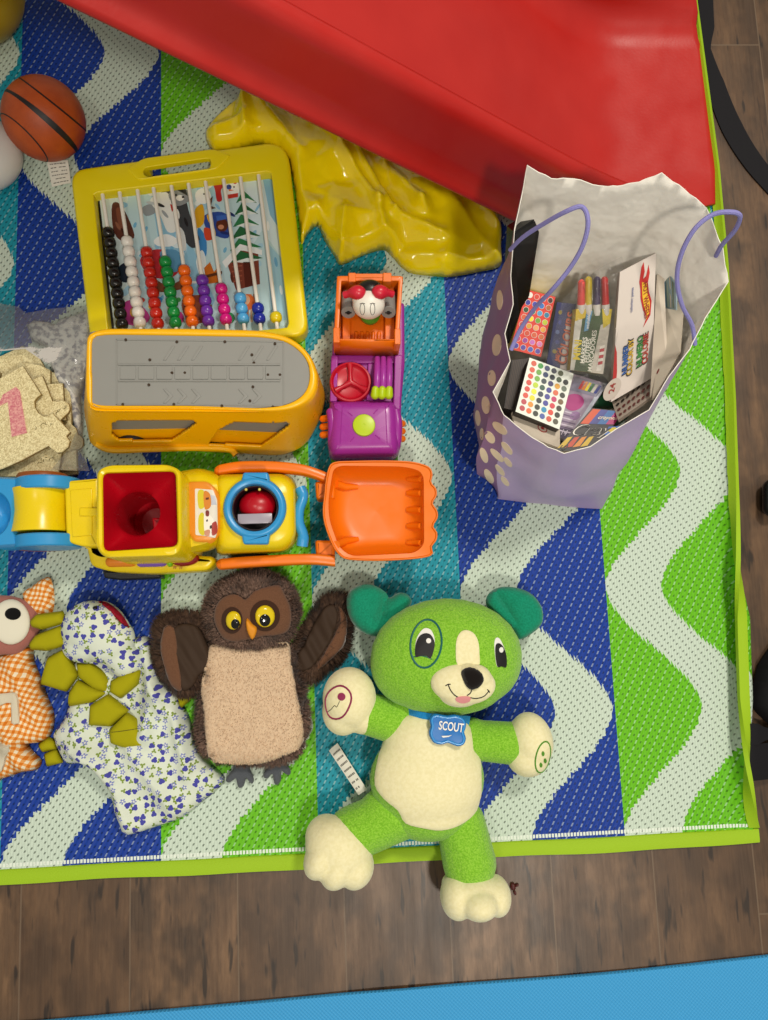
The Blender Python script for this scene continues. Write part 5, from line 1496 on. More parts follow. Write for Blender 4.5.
# sloping shoulder between funnel box and ring port
def zloft(name, secs, mat, parent, n=60, capit=True):
    """secs: list of (photo outline, z)"""
    bm = bmesh.new(); rs = []
    for o_, z in secs: rs.append([(p.x, p.y, z) for p in resample(pxo(o_, z), n)])
    # align starts
    for i in range(1, len(rs)):
        ref = Vector(rs[i - 1][0]); k = min(range(n), key=lambda j: (Vector(rs[i][j]) - ref).to_2d().length); rs[i] = rs[i][k:] + rs[i][:k]
    loft(bm, rs, caps=(False, capit)); return obj(name, bm, mat, parent)
sh = rpoly([(176, 472), (200, 468), (222, 474), (226, 500), (224, 540), (214, 550), (186, 556), (176, 550)], 6, 4)
hump = zloft('panel_housing', [(sh, .04), (rpoly([(176, 474), (200, 470), (221, 477), (224, 500), (222, 538), (212, 547), (186, 553), (176, 548)], 6, 4), .092), (rpoly([(178, 478), (200, 475), (217, 481), (219, 500), (217, 536), (208, 543), (186, 548), (178, 544)], 6, 4), .103), (rpoly([(181, 484), (198, 481), (212, 486), (214, 500), (212, 532), (204, 538), (188, 541), (181, 538)], 5, 4), .106)], YL, ld)
ht = bvh_of(hump)
bm = bmesh.new(); patch(bm, ht, rpoly([(188, 482), (208, 483), (218, 492), (220, 510), (219, 532), (212, 542), (194, 541), (188, 530)], [5, 4, 5, 5, 5, 5, 5, 5], 4), t=.0030, sp=1.5, puff=.001, edge=2)
pn = obj('sticker_panel', bm, plastic('#e08a1c', .3), ld); pt_ = bvh_of(pn)
bm = bmesh.new()
def st(pts, col, t=.0006, sm=0): patch(bm, pt_, smooth_poly(pts, 4) if sm else pts, t=t, sp=1.4, col=col)
st(rpoly([(195, 488.5), (213, 490), (217, 500), (217.5, 530), (215, 538), (195.5, 535)], 1.5, 3), '#ddd8cc')
st([(198, 492), (204, 491), (205, 506), (199, 508)], '#cfc326', .0010, 1); st([(204, 492), (210, 494), (211, 506), (205, 509)], '#d2812a', .0011, 1)
st([(210, 495), (215, 496), (216, 505), (211, 505)], '#b9bcc8', .0010); st([(199, 516), (204, 514), (205, 534), (199, 532)], '#cfc326', .0010, 1)
st([(205, 513), (211, 516), (214, 524), (210, 534), (205, 532), (204, 522)], '#ece7dc', .0011, 1); st([(206, 511), (209, 511), (209, 516), (206, 516)], '#7a2f28', .0013, 1); st([(212, 524), (216, 522), (217, 532), (212, 535)], '#a3352c', .0013, 1)
st([(206.5, 520), (208, 519.5), (208, 521.5), (206.5, 521.8)], '#2c2622', .0015); st([(210, 526), (211.5, 525), (212, 528), (210, 529)], '#2c2622', .0015); st([(205, 531), (210, 530), (209, 536), (205, 535)], '#c48a72', .0013, 1)
st([(206, 498), (209, 497.5), (209, 499.5), (206, 500)], '#5b2c18', .0015)
obj('picture_label', bm, print_mat(.35), pn, merge=False, label='cartoon picture label')
# front cab with the ball port
CZ = .108
fcab = zloft('front_cab', [(rpoly([(214, 472), (286, 471), (297, 482), (298, 540), (288, 553), (216, 556)], [8, 10, 8, 10, 12, 8], 5), .035), (rpoly([(216, 476), (284, 475), (295, 484), (296, 538), (284, 550), (218, 552)], [8, 10, 8, 10, 12, 8], 5), CZ - .012), (rpoly([(218, 478), (282, 477), (292, 486), (293, 535), (281, 546), (220, 548)], [8, 10, 8, 10, 12, 8], 5), CZ - .004), (rpoly([(222, 482), (279, 481), (287, 489), (288, 531), (276, 541), (224, 543)], [8, 10, 8, 10, 12, 8], 5), CZ)], YL, ld)
cc = at(254.5, 507.5, CZ + .008); cut = bmesh.new(); lathe(cut, (cc.x, cc.y, CZ - .034), [(23.2 / 767 * (1 - CZ - .008), 0), (23.2 / 767 * (1 - CZ - .008), .06)], 48)
bmesh.ops.recalc_face_normals(cut, faces=cut.faces); cm = bpy.data.meshes.new('cut'); cut.to_mesh(cm); co_ = bpy.data.objects.new('cut', cm); COL.objects.link(co_)
bm = bmesh.new(); bm.from_mesh(fcab.data); bm.transform(Matrix.Translation(wloc(fcab))); bpy.data.objects.remove(fcab)
bo = [e for e in bm.edges if len(e.link_faces) == 1]
bmesh.ops.holes_fill(bm, edges=bo, sides=0); bmesh.ops.triangulate(bm, faces=[f for f in bm.faces if len(f.verts) > 4]); bmesh.ops.recalc_face_normals(bm, faces=bm.faces)
fcab = bake('front_cab', bm, [('BOOLEAN', dict(operation='DIFFERENCE', object=co_, solver='EXACT'))], YL, ld); fcab.data.set_sharp_from_angle(angle=math.radians(40)); bpy.data.objects.remove(co_)
rc = at(254.5, 507.5, CZ + .008)
RO = 31.5 / 767 * (1 - CZ - .008); RI = 23.5 / 767 * (1 - CZ - .008)
bm = bmesh.new(); lathe(bm, (rc.x, rc.y, CZ - .004), [(RO, 0), (RO, .009), (RO - .0015, .0125), (RO - .004, .014), (RI + .004, .014), (RI + .001, .0125), (RI, .009), (RI - .0005, -.002)], 64, closed_ends=False)
ringo = obj('port_ring', bm, BLU, ld)
for y0, y1 in ((472, 482), (533, 544)):
    bm = bmesh.new(); pprism(bm, rpoly([(243, y0), (268, y0), (270, y1), (241, y1)] if y0 < 500 else [(241, y0), (270, y0), (268, y1), (243, y1)], 2.5, 4), CZ - .010, CZ + .0085, b=.003); obj('ring_tab', bm, BLU, ringo)
bm = bmesh.new(); rr_ = RI - .0004
lathe(bm, (rc.x, rc.y, CZ - .033), [(.001, 0), (rr_ - .0015, .0), (rr_ - .0015, .036), (rr_ - .0005, .036), (rr_ - .0005, -.0006), (.001, -.0006)], 48); obj('port_well', bm, plastic('#26101a', .4), ld, label='dark inside of the ball port')
bm = bmesh.new(); ellipsoid(bm, (rc.x + .001, rc.y + .006, CZ - .020), (.0225, .0190, .0190)); obj('inner_ball', bm, CHR, ld, label='red ball in the port')
bm = bmesh.new(); box(bm, (rc.x - .001, rc.y - .0115, CZ - .004), (.040, .012, .003), b=.001); obj('inner_flap', bm, plastic('#a29aa6', .3), ld, label='grey flap in the port')
for x in (246, 259.5):
    bm = bmesh.new(); ellipsoid(bm, at(x, 489.5, CZ + .002), .0018); obj('port_rivet', bm, plastic('#d9c25a', .3), ld)
# blue handle in front
bm = bmesh.new(); P = smooth_poly([at(*p) for p in ((300, 488, .085), (303, 497, .086), (299, 510, .088), (299, 523, .088), (303, 535, .086), (302, 546, .084))], 5, closed=False); tube(bm, P, [.0062 if 4 < k < len(P) - 5 else .007 for k in range(len(P))], 12); obj('front_handle', bm, BLU, ld)
# scoop arms
for pts, nm in (([(219, 470, .075), (240, 466.5, .078), (275, 466.5, .080), (305, 470, .080), (328, 478, .076)], 0), ([(221, 564, .072), (245, 562, .076), (280, 560, .078), (312, 559, .078), (335, 561, .074)], 1)):
    bm = bmesh.new(); P = smooth_poly([at(*p) for p in pts], 5, closed=False); rs = []
    for i, p in enumerate(P):
        w = .0066; h = .010
        o_ = [(math.copysign(abs(math.cos(t)) ** .5, math.cos(t)) * w, math.copysign(abs(math.sin(t)) ** .5, math.sin(t)) * h) for t in [2 * PI * k / 20 for k in range(20)]]
        rs.append([(p.x, p.y + a, p.z + b - .006) for a, b in o_])
    loft(bm, rs); capsule(bm, P[0] + Vector((0, 0, -.006)), P[1] + Vector((0, 0, -.006)), .0068); 
    obj('scoop_arm', bm, OR2, ld, merge=False)
for x, y in ((330, 492), (330, 551)):
    bm = bmesh.new(); pprism(bm, rpoly([(315, y - 11), (335, y - 11), (335, y + 7), (316, y + 7)], 3, 3), .045, .072, b=.004); obj('scoop_bracket', bm, OR2, ld)
# scoop
SZ = .092
so = [(329, 466), (335, 461.5), (350, 460.5), (385, 460), (410, 461), (424, 464), (431, 468), (433, 475), (431.5, 482), (436.5, 488), (437, 496), (433, 503), (437.5, 510), (438, 518), (433.5, 526), (437.5, 532), (437, 540), (432, 547), (433.5, 553), (428, 557), (410, 559.5), (380, 561), (350, 560), (340, 556), (332, 545), (324.5, 525), (322.5, 510), (324, 495), (325.5, 480)]
so = smooth_poly(so, 3)
bm = bmesh.new(); O = resample(pxo(so, SZ), 120)
I = match(O, pxo(rpoly([(333, 469), (340, 465), (405, 466), (424, 471), (424.5, 545), (415, 553), (350, 556), (339, 547), (329, 520), (328, 500)], [4, 6, 10, 10, 12, 10, 8, 6, 14, 14], 4), SZ), 120)
F1 = match(O, pxo(rpoly([(352, 492), (360, 485), (392, 485), (402, 492), (402, 526), (394, 534), (362, 536), (354, 528), (348, 516), (348, 502)], [6, 8, 10, 10, 12, 10, 8, 6, 14, 14], 4), SZ - .038), 120)
rs = []
OB = [v.lerp(w, .55) for v, w in zip(O, F1)]
rs.append([(p.x, p.y, SZ - .044) for p in OB]); rs.append([(p.x, p.y, SZ - .030) for p in [a.lerp(b, .35) for a, b in zip(O, OB)]])
rs.append([(p.x, p.y, SZ - .002) for p in O]); rs.append([(p.x, p.y, SZ) for p in inset(O, .0006)]); rs.append([(p.x, p.y, SZ) for p in inset(O, .0016)]); rs.append([(p.x, p.y, SZ - .0022) for p in inset(O, .0028)]); rs.append([(p.x, p.y, SZ - .003) for p in I])
for k in range(1, 8):
    s = k / 7; rs.append([(a.x + (b.x - a.x) * (1 - math.cos(s * PI / 2)), a.y + (b.y - a.y) * (1 - math.cos(s * PI / 2)), SZ - .003 - .037 * math.sin(s * PI / 2)) for a, b in zip(I, F1)])
_fc = sum(F1, Vector((0, 0))) / 120
for q_ in (.8, .6, .4, .2, .03): rs.append([(_fc.x + (p.x - _fc.x) * q_, _fc.y + (p.y - _fc.y) * q_, SZ - .040 - .0025 * (1 - q_)) for p in F1])
loft(bm, rs); sc_ = obj('scoop', bm, OR2, ld)
sct = bvh_of(sc_)
for y in (479, 493, 510, 526, 543):
    bm = bmesh.new(); P = [cast(sct, x, y)[0] for x in (407, 411, 416, 421)]; tube(bm, P, [.003, .0042, .0042, .0038], 10); obj('scoop_rib', bm, OR2, sc_)
for y0, y1, y2 in ((484, 487, 487), (545, 541, 539)):
    bm = bmesh.new(); P = [cast(sct, x, y)[0] for x, y in ((336, y0), (345, y1), (358, y2))]; tube(bm, P, [.005, .005, .003], 10); obj('scoop_rib', bm, OR2, sc_)
# yellow and blue rear arm
bm = bmesh.new(); pprism(bm, rpoly([(64, 481), (98, 478), (98, 546), (88, 547), (76, 545), (66, 541)], [3, 2, 2, 3, 4, 4], 3), .05, .086, b=.003); obj('rear_link', bm, YL, ld)
bm = bmesh.new(); pprism(bm, rpoly([(79, 507.5), (100, 507.5), (100, 516), (79, 516)], 1.5, 2), .07, .090, b=.0015); pprism(bm, rpoly([(70, 490), (92, 488), (92, 535), (72, 537)], 2, 2), .07, .0878, b=.001); obj('link_rib', bm, YL, ld)
ax_a = at(41, 484, .072); ax_b = at(41, 536, .072)
cy = at(41, 511, .068)
bm = bmesh.new(); L = (at(41, 491, .1) - at(41, 532, .1)).length / 2
prof = [(.003, -L - .002), (.034, -L - .002), (.034, -L), (.032, -L * .6), (.0305, 0), (.032, L * .6), (.034, L), (.034, L + .002), (.003, L + .002)]
lathe(bm, (cy.x, cy.y, .066), prof, 48, axis=(0, 1, 0)); obj('rear_drum', bm, YL, ld)
for y in (482.5, 540):
    c = at(41, y, .09); bm = bmesh.new(); lathe(bm, (c.x, c.y, .066), [(.004, -.0075), (.036, -.0075), (.0375, -.006), (.0375, .006), (.036, .0075), (.004, .0075)], 48, axis=(0, 1, 0)); obj('drum_collar', bm, BLU, ld)
bm = bmesh.new(); O = resample(pxo(rpoly([(-40, 484), (-10, 476), (18, 477), (17, 490), (14, 500), (14, 524), (16, 533), (18, 546), (-10, 548), (-40, 540)], [8, 8, 3, 3, 4, 4, 3, 3, 8, 8], 4), .088), 80)
c = at(-8, 514, .088); I = [Vector((c.x + .020 * math.cos(math.atan2(p.y - c.y, p.x - c.x)), c.y + .026 * math.sin(math.atan2(p.y - c.y, p.x - c.x)))) for p in O]
rs = [[(p.x, p.y, .045) for p in O], [(p.x, p.y, .084) for p in O], [(p.x, p.y, .088) for p in inset(O, .003)], [(p.x, p.y, .088) for p in inset(I, -.002)], [(p.x, p.y, .086) for p in I]]
for k in range(1, 6):
    s = k / 5 * PI / 2; rs.append([(c.x + (p.x - c.x) * math.cos(s * .97), c.y + (p.y - c.y) * math.cos(s * .97), .086 - .026 * math.sin(s)) for p in I])
loft(bm, rs); obj('rear_scoop', bm, BLU, ld)
for y in (482, 541):
    c = at(41, y, .04); bm = bmesh.new(); lathe(bm, (c.x, c.y + (.004 if y < 500 else -.004), .034), [(.003, -.006), (.029, -.006), (.0305, -.004), (.0305, .004), (.029, .006), (.003, .006)], 40, axis=(0, 1, 0)); obj('rear_wheel', bm, plastic('#a35418', .4), ld, label='brown orange rear wheel')

# ---------------------------------------------------------------- gold jigsaw pieces under clear film
t = NT('gold_glitter_foam'); co = t.coord(); vo = t.new('ShaderNodeTexVoronoi'); t.l.new(co, vo.inputs['Vector']); vo.inputs['Scale'].default_value = 700
n1 = t.noise(co, 25, 3); t.base(t.mix(t.mapr(vo.outputs['Color'], .2, .8), '#c7b684', '#f0e4b4')); t.rough(t.mapr(n1, .3, .7, .35, .5)); t.b.inputs['Metallic'].default_value = .15
t.bump(vo.outputs['Color'], .5, .0006); GOLD = t.m
EDG = plastic('#8f7a48', .7, 'foam_edge')
t = NT('pink_glitter'); co = t.coord(); t.base(t.mix(t.mapr(t.noise(co, 500, 2), .35, .65), '#c46a78', '#e3a9a0')); t.rough(.4); t.bump(t.noise(co, 700, 1), .5, .0006); PINKG = t.m
def puzzle(out, z, tilt, label):
    """foam tile: outline measured in the photograph at height z"""
    o_ = pxo(out, z); c = sum((Vector(p) for p in o_), Vector((0, 0))) / len(o_); bm = bmesh.new()
    zz = lambda p, d: max(ZR + .0004, z - .006 + d + (p.x - c.x) * tilt[0] + (p.y - c.y) * tilt[1])
    z0 = ring(bm, [(p.x, p.y, zz(p, 0)) for p in o_]); z1 = ring(bm, [(p.x, p.y, zz(p, 0) + .0052) for p in o_]); z2 = ring(bm, [(p.x, p.y, zz(p, 0) + .006) for p in inset(o_, .0006)])
    bridge(bm, z0, z1, mi=1); bridge(bm, z1, z2, mi=0); cap(bm, z2, 0); cap(bm, list(reversed(z0)), 1)
    th = thing('puzzle_piece', label, 'puzzle piece', (c.x, c.y, max(z - .006, ZR)), 'gold glitter jigsaw pieces in the clear bag')
    return obj('tile', bm, [GOLD, EDG], th, merge=False, smooth=False)
kn = lambda cx, cy, r, a0, a1, n=8: [(cx + r * math.cos(math.radians(a0 + (a1 - a0) * k / n)), cy + r * math.sin(math.radians(a0 + (a1 - a0) * k / n))) for k in range(n + 1)]
specs = [([(-30, 352), (0, 356), (22, 346), (36, 352), (45, 368), (60, 376), (58, 400), (-30, 400)], .016, (0, 0), 'darker gold puzzle piece under the film at the very back of the pile'),
         ([(0, 455), (60, 440), (76, 440), (77, 474), (58, 477), (-20, 480)], .012, (0, 0), 'gold puzzle piece lowest of the pile, beside the blue loader arm'),
         ([(56, 385), (70, 389), (71, 404), (71, 424), (76, 428)] + kn(75, 442, 8, -70, 80) + [(72, 456), (60, 455), (52, 400)], .020, (0, 0), 'gold puzzle piece with rounded knob at the right flank by the bus'),
         ([(22, 362), (40, 365), (50, 370), (50, 384), (24, 384)], .026, (0, 0), 'gold puzzle piece strip poking out behind the topmost tile'),
         ([(60, 452), (76, 450), (76.5, 471), (58, 470)], .026, (0, 0), 'small gold puzzle piece end nearest the yellow link of the loader'),
         ([(47, 384), (62.5, 383), (63.5, 400), (66, 420), (44, 420)], .030, (0, 0), 'gold puzzle piece with pale square corner right of the pile top'),
         ([(-10, 476), (6, 468), (30, 455), (48, 446), (62, 450), (58, 474), (24, 477)], .034, (0, 0), 'gold puzzle piece with dark pencil marks above the blue arm'),
         ([(-60, 425), (-30, 392), (0, 372), (-8, 420), (-40, 460)], .036, (0, 0), 'gold puzzle piece cut by the left picture edge'),
         ([(33, 379), (42, 375.5), (47, 388), (52, 401)] + kn(62, 408, 7.5, -120, 60) + [(60, 420), (68, 430), (60, 440), (30, 430), (26, 395)], .042, (0, 0), 'gold puzzle piece interlocking with the topmost tile at its right'),
         ([(22.5, 365.5), (41, 394.5), (37, 397), (34, 401), (34.5, 407), (38, 413), (43.5, 416.5), (49, 416), (52, 413), (70, 432), (66, 436), (69.5, 441), (68, 447), (62, 452), (57, 453), (48, 446), (22, 460), (2, 469), (-20, 476), (-45, 430), (-12, 388), (0, 378)], .052, (0, 0), 'topmost large gold puzzle piece with pink glitter number one')]
for sp_ in specs: o = puzzle(*sp_)
pt = bvh_of(o); bm = bmesh.new(); patch(bm, pt, [(0, 402), (3, 395), (16, 387), (20, 391), (27, 433), (12, 437), (8, 402), (0, 406)], t=.0009, sp=2); obj('number_one', bm, PINKG, o.parent, label='pink glitter number one')
bm = bmesh.new(); _r = random.Random(2)
for cx, cy, n in ((43, 424, 9), (44, 459, 8), (60, 409, 8)):
    for k in range(n):
        x = cx + _r.uniform(-8, 8); y = cy + (x - cx) * -.35 + _r.uniform(-2.5, 2.5); a = _r.uniform(0, 3)
        ax_, ay_ = x + math.cos(a) * 2.2, y + math.sin(a) * 2.2
        P = []
        for u in (0, .5, 1): P.append(at(x + (ax_ - x) * u, y + (ay_ - y) * u, .0526 if cy == 424 else (.0426 if cy == 409 else .0346)))
        tube(bm, P, .0003, 4)
o_ = obj('pencil_mark', bm, plastic('#6f6238', .8), o.parent, merge=False); o_['kind'] = 'stuff'
t = NT('grey_pattern_paper'); co = t.coord(); t.base(t.mix(t.mapr(t.noise(co, 140, 4), .45, .6), '#e2e0d8', '#8f8f96')); t.rough(.6); t.bump(t.noise(co, 60, 3), .4, .002); GP = t.m
bm = bmesh.new(); _g = facets(-.5, .1, -.15, .5, .03, .008, 4)
ppillow(bm, [(23, 322), (30, 317), (46, 319), (52, 322), (60, 316), (92, 306), (90, 340), (86, 362), (78, 395), (80, 430), (74, 440), (66, 400), (50, 372), (44, 345), (28, 338)], .02, .008, .006, .01, sp=.005, under=.4, ztop=lambda v, d, z, g: z + g * _g(v))
o = obj('tissue_paper', bm, GP, angle=180, origin=at(60, 350, .005)); tag(o, 'crumpled grey patterned tissue paper between the gold pieces and the abacus', 'tissue paper')
FILM = clear_plastic('grey_clear_film', '#d3d6d8', amt=.12, rough=.1, bs=.4, scale=35)
_h = facets(-.6, .05, -.15, .5, .035, .016, 9)
def zf2(v):
    px, py = topx((v.x, v.y, .03)); k = max(0, min(1, (py - 345) / 55)) * max(0, min(1, (80 - px) / 20)); return .020 + _h(v) * .8 + .034 * k
bm = sheet([(-60, 296), (0, 303), (18, 306), (24, 312), (50, 308), (92, 303), (90, 340), (84, 400), (82, 450), (88, 470), (60, 474), (70, 452), (82, 420), (76, 396), (62, 376), (44, 362), (24, 348), (0, 350), (-60, 352)], zf2, .006, zr=.03)
o = obj('clear_bag', bm, FILM, angle=180, origin=at(40, 340, ZR)); tag(o, 'crinkled clear plastic bag spread over the back of the gold puzzle pieces', 'plastic bag')
# ---------------------------------------------------------------- helpers for soft toys
def fur(o, n, length, mats_index=0, seed=1, comb=(0, -1, 0), lift=.55, width=.0007, keep=None, dirf=None):
    """adds tapered hair blades to the mesh of o itself"""
    me = o.data; off = wloc(o); rnd = random.Random(seed); ar = []; tot = 0; ps = []
    for p in me.polygons:
        if p.normal.z < -.35: continue
        if keep and not keep(topx(p.center + off)): continue
        tot += p.area; ar.append(tot); ps.append(p.index)
    import bisect
    bm = bmesh.new(); bm.from_mesh(me); bm.faces.ensure_lookup_table(); cm = Vector(comb)
    pts = []
    for _ in range(n):
        f = bm.faces[ps[min(bisect.bisect_left(ar, rnd.random() * tot), len(ps) - 1)]]
        w = [rnd.random() for _ in f.verts]; s = sum(w); c = Vector((0, 0, 0))
        for v, q in zip(f.verts, w): c += v.co * (q / s)
        pts.append((c, f.normal.copy()))
    for c, nn in pts:
        wc = c + off; j = Vector((noise.noise(wc * 45), noise.noise(wc * 45 + Vector((5, 5, 5))), 0)) * 1.6
        cmv = dirf(wc) if dirf else cm
        d = (nn * lift + cmv * .5 + j * .5 + Vector((rnd.uniform(-.3, .3), rnd.uniform(-.3, .3), rnd.uniform(-.1, .3)))).normalized()
        L = length * rnd.uniform(.6, 1.15); s = d.cross(nn); 
        if s.length < 1e-3: s = d.orthogonal()
        s = s.normalized() * width
        mid = c + d * L * .55 + cmv * L * .05; tip = c + d * L + cmv * L * .2
        if (tip + off).z < ZR: tip.z = ZR - off.z
        a, b = bm.verts.new(c - s), bm.verts.new(c + s); e, g = bm.verts.new(mid + s * .7), bm.verts.new(mid - s * .7); t_ = bm.verts.new(tip)
        for q in (bm.faces.new((a, b, e, g)), bm.faces.new((g, e, t_))): q.material_index = mats_index; q.smooth = True
    bm.to_mesh(me); bm.free()
def fur_mat(name, dark, light, scale=160, bias=.5, rough=.8):
    t = NT(name); co = t.coord()
    n1 = t.noise(co, scale, 3, .6); n2 = t.noise(co, 22, 3, .6)
    f = t.math('ADD', t.math('MULTIPLY', n1, .55), t.math('MULTIPLY', n2, .45))
    t.base(t.mix(t.mapr(f, bias - .11, bias + .11), dark, light)); t.rough(rough); t.b.inputs['Specular IOR Level'].default_value = .15
    t.b.inputs['Sheen Weight'].default_value = .2; t.bump(n1, .6, .0012)
    return t.m
def line_on(name, tree, pts, r, mat, parent, sub=5, lift=.0, flat=1.):
    P = [cast(tree, p.x, p.y)[0] for p in smooth_poly(pts, sub, closed=False)]
    bm = bmesh.new(); tube(bm, P, r, 6); return obj(name, bm, mat, parent)
def child(parent, name): return [o for o in parent.children if o.name.split('.')[0] == name]

# ---------------------------------------------------------------- green puppy
GRN = plush('#72b022', '#94cc40', 520, .0022, 1., 'green_curly_plush'); CRM = plush('#e4dbac', '#ebe3b8', 260, .0010, .5, 'cream_plush'); TEAL = plush('#0f7a5c', '#178a6b', 500, .0010, .6, 'teal_plush')
BLK = plastic('#120e10', .55, 'black_embroidery'); WHT = plastic('#e8e6e0', .6, 'white_embroidery'); TDK = plastic('#0d5f58', .6, 'teal_embroidery')
c6 = lambda x, y: (300 + x / 2.833, 570 + y / 2.833)
A6 = lambda x, y, z: at(*c6(x, y), z)
K = lambda n, z: n / 2.833 / 767 * (1 - z)
pup = thing('plush_puppy', 'big green and cream plush puppy with blue collar tag lying half off the rug', 'plush dog', A6(370, 560, 0) + Vector((0, 0, ZR)))
RZ3 = lambda d: Matrix.Rotation(math.radians(d), 3, 'Z')
torso = blob('torso', [('e', A6(365, 495, .048), (K(125, .05), K(115, .05), .042)), ('e', A6(360, 590, .050), (K(158, .05), K(135, .05), .046)), ('e', A6(365, 655, .045), (K(135, .05), K(105, .05), .041))], GRN, pup, .0025, 6)
head = blob('head', [('e', A6(415, 245, .066), (K(214, .066), K(163, .066), .052)), ('e', A6(330, 262, .062), (K(130, .06), K(125, .06), .046)), ('e', A6(505, 250, .062), (K(122, .06), K(125, .06), .046)), ('e', A6(430, 330, .066), (K(150, .06), K(78, .06), .040))], GRN, pup, .0025, 8)
arms = [blob('arm', [('c', A6(265, 428, .048), A6(190, 405, .055), K(60, .05), K(58, .05)), ('e', A6(275, 415, .05), (K(65, .05), K(55, .05), .022))], GRN, pup, .0022, 4),
        blob('arm', [('c', A6(500, 482, .046), A6(595, 490, .048), K(55, .05), K(58, .05)), ('e', A6(490, 475, .045), (K(50, .05), K(55, .05), .022))], GRN, pup, .0022, 4)]
legs = [blob('leg', [('c', A6(300, 680, .042), A6(150, 745, .044), K(72, .05), K(72, .05)), ('e', A6(255, 690, .044), (K(90, .05), K(75, .05), .030))], GRN, pup, .0025, 5),
        blob('leg', [('c', A6(455, 715, .040), A6(480, 830, .042), K(68, .05), K(74, .05))], GRN, pup, .0025, 5)]
paw_l = blob('paw', [('e', A6(140, 362, .066), (K(74, .06), K(84, .06), .030)), ('e', A6(122, 400, .060), (K(58, .06), K(66, .06), .026)), ('e', A6(175, 405, .058), (K(45, .06), K(58, .06), .024))], CRM, arms[0], .0022, 6, label='cream paw with maroon ball emblem')
paw_r = blob('paw', [('e', A6(655, 482, .054), (K(60, .06), K(78, .06), .028), RZ3(10)), ('e', A6(645, 528, .050), (K(60, .06), K(56, .06), .026)), ('e', A6(625, 490, .050), (K(40, .06), K(70, .06), .024))], CRM, arms[1], .0022, 6, label='cream paw with green emblem')
foot_l = blob('paw', [('e', A6(110, 790, .052), (K(95, .05), K(82, .05), .036), RZ3(-38)), ('e', A6(58, 815, .058), (K(42, .06), K(58, .06), .030), RZ3(-30)), ('e', A6(105, 845, .058), (K(44, .06), K(56, .06), .030), RZ3(-30)), ('e', A6(160, 845, .052), (K(46, .06), K(55, .06), .030), RZ3(-30)), ('e', A6(75, 755, .046), (K(58, .05), K(58, .05), .030))], CRM, legs[0], .0022, 5, label='cream hind paw over the lime rug edge')
foot_r = blob('paw', [('e', A6(490, 905, .048), (K(86, .05), K(46, .05), .034)), ('e', A6(445, 925, .052), (K(46, .05), K(58, .05), .030)), ('e', A6(505, 940, .062), (K(56, .06), K(44, .06), .034)), ('e', A6(555, 922, .050), (K(40, .05), K(52, .05), .030)), ('e', A6(475, 885, .042), (K(72, .05), K(34, .05), .030))], CRM, legs[1], .0022, 4, label='cream hind paw on the wooden planks')
# belly
tt = bvh_of(torso)
bm = bmesh.new(); patch(bm, tt, smooth_poly([c6(*p) for p in [(262, 432), (300, 412), (380, 425), (470, 425), (498, 440), (508, 500), (512, 580), (510, 650), (490, 692), (450, 722), (400, 736), (350, 730), (300, 716), (278, 680), (240, 648), (214, 608), (220, 545), (238, 480)]], 3), t=.0012, sp=2.2, puff=.0015, edge=4)
obj('belly', bm, CRM, torso, merge=False, label='cream belly')
# ears
bm = bmesh.new(); _e = [(132, 90), (140, 60), (170, 42), (210, 42), (243, 62), (255, 78), (280, 64), (305, 68), (318, 90), (300, 120), (262, 150), (225, 186), (190, 184), (155, 158), (137, 125)]
er = field([(c6(245, 70), c6(230, 130), -.010, 5), (c6(160, 80), c6(200, 150), .004, 9)], .05)
ppillow(bm, smooth_poly([c6(*p) for p in _e], 4), .055, .046, .014, .012, sp=.0035, under=.9, ztop=lambda v, d, z, g: z + er(v) * g); obj('ear', bm, TEAL, head)
bm = bmesh.new(); _e = [(530, 95), (542, 62), (575, 47), (620, 50), (662, 68), (690, 105), (692, 148), (668, 176), (625, 198), (600, 165), (560, 135)]
er = field([(c6(560, 70), c6(610, 150), -.006, 4), (c6(640, 70), c6(600, 120), .003, 6)], .05)
ppillow(bm, smooth_poly([c6(*p) for p in _e], 4), .055, .046, .014, .012, sp=.0035, under=.9, ztop=lambda v, d, z, g: z + er(v) * g); obj('ear', bm, TEAL, head)
# muzzle, nose and embroidery
muz = blob('muzzle', [('e', A6(462, 322, .112), (K(92, .11), K(58, .11), .016), RZ3(-6)), ('e', A6(455, 348, .106), (K(62, .11), K(40, .11), .018)), ('e', A6(492, 305, .114), (K(50, .11), K(38, .11), .016))], CRM, head, .0016, 5, label='cream muzzle')
mt = bvh_of(muz, head); hT = bvh_of(head)
f5 = lambda x, y: (390 + x / 5.907, 620 + y / 5.907)
def onp(name, tree, pts, mat, parent, t=.0007, puff=0., sm=4, sp=1.3, label=None, edge=3):
    bm = bmesh.new(); patch(bm, tree, smooth_poly(pts, sm) if sm else pts, t=t, sp=sp, puff=puff, edge=edge); return obj(name, bm, mat, parent, merge=False, label=label)
onp('forehead_patch', hT, [f5(*p) for p in [(398, 262), (388, 180), (395, 110), (420, 70), (455, 62), (495, 82), (520, 130), (527, 200), (523, 270), (460, 275)]], CRM, head, .0010, .0008, label='cream forehead stripe')
onp('nose', mt, [f5(*p) for p in [(420, 320), (436, 292), (490, 288), (538, 315), (550, 355), (525, 392), (482, 412), (448, 388)]], plush('#15100f', None, 700, .0008, .5), muz, .001, .006, edge=7)
onp('tongue', mt, [f5(*p) for p in [(390, 458), (430, 450), (472, 454), (470, 478), (430, 490), (395, 480)]], plush('#d98f90', None, 700, .0005, .3), muz, .0008)
for pts in ([(345, 385), (358, 415), (380, 442), (402, 456)], [(482, 410), (476, 430), (455, 446)], [(470, 458), (510, 463), (555, 450), (585, 418)], [(328, 388), (345, 380), (358, 380)], [(574, 410), (584, 420), (588, 428)]):
    line_on('mouth_line', mt, [f5(*p) for p in pts], .0007, BLK, muz)
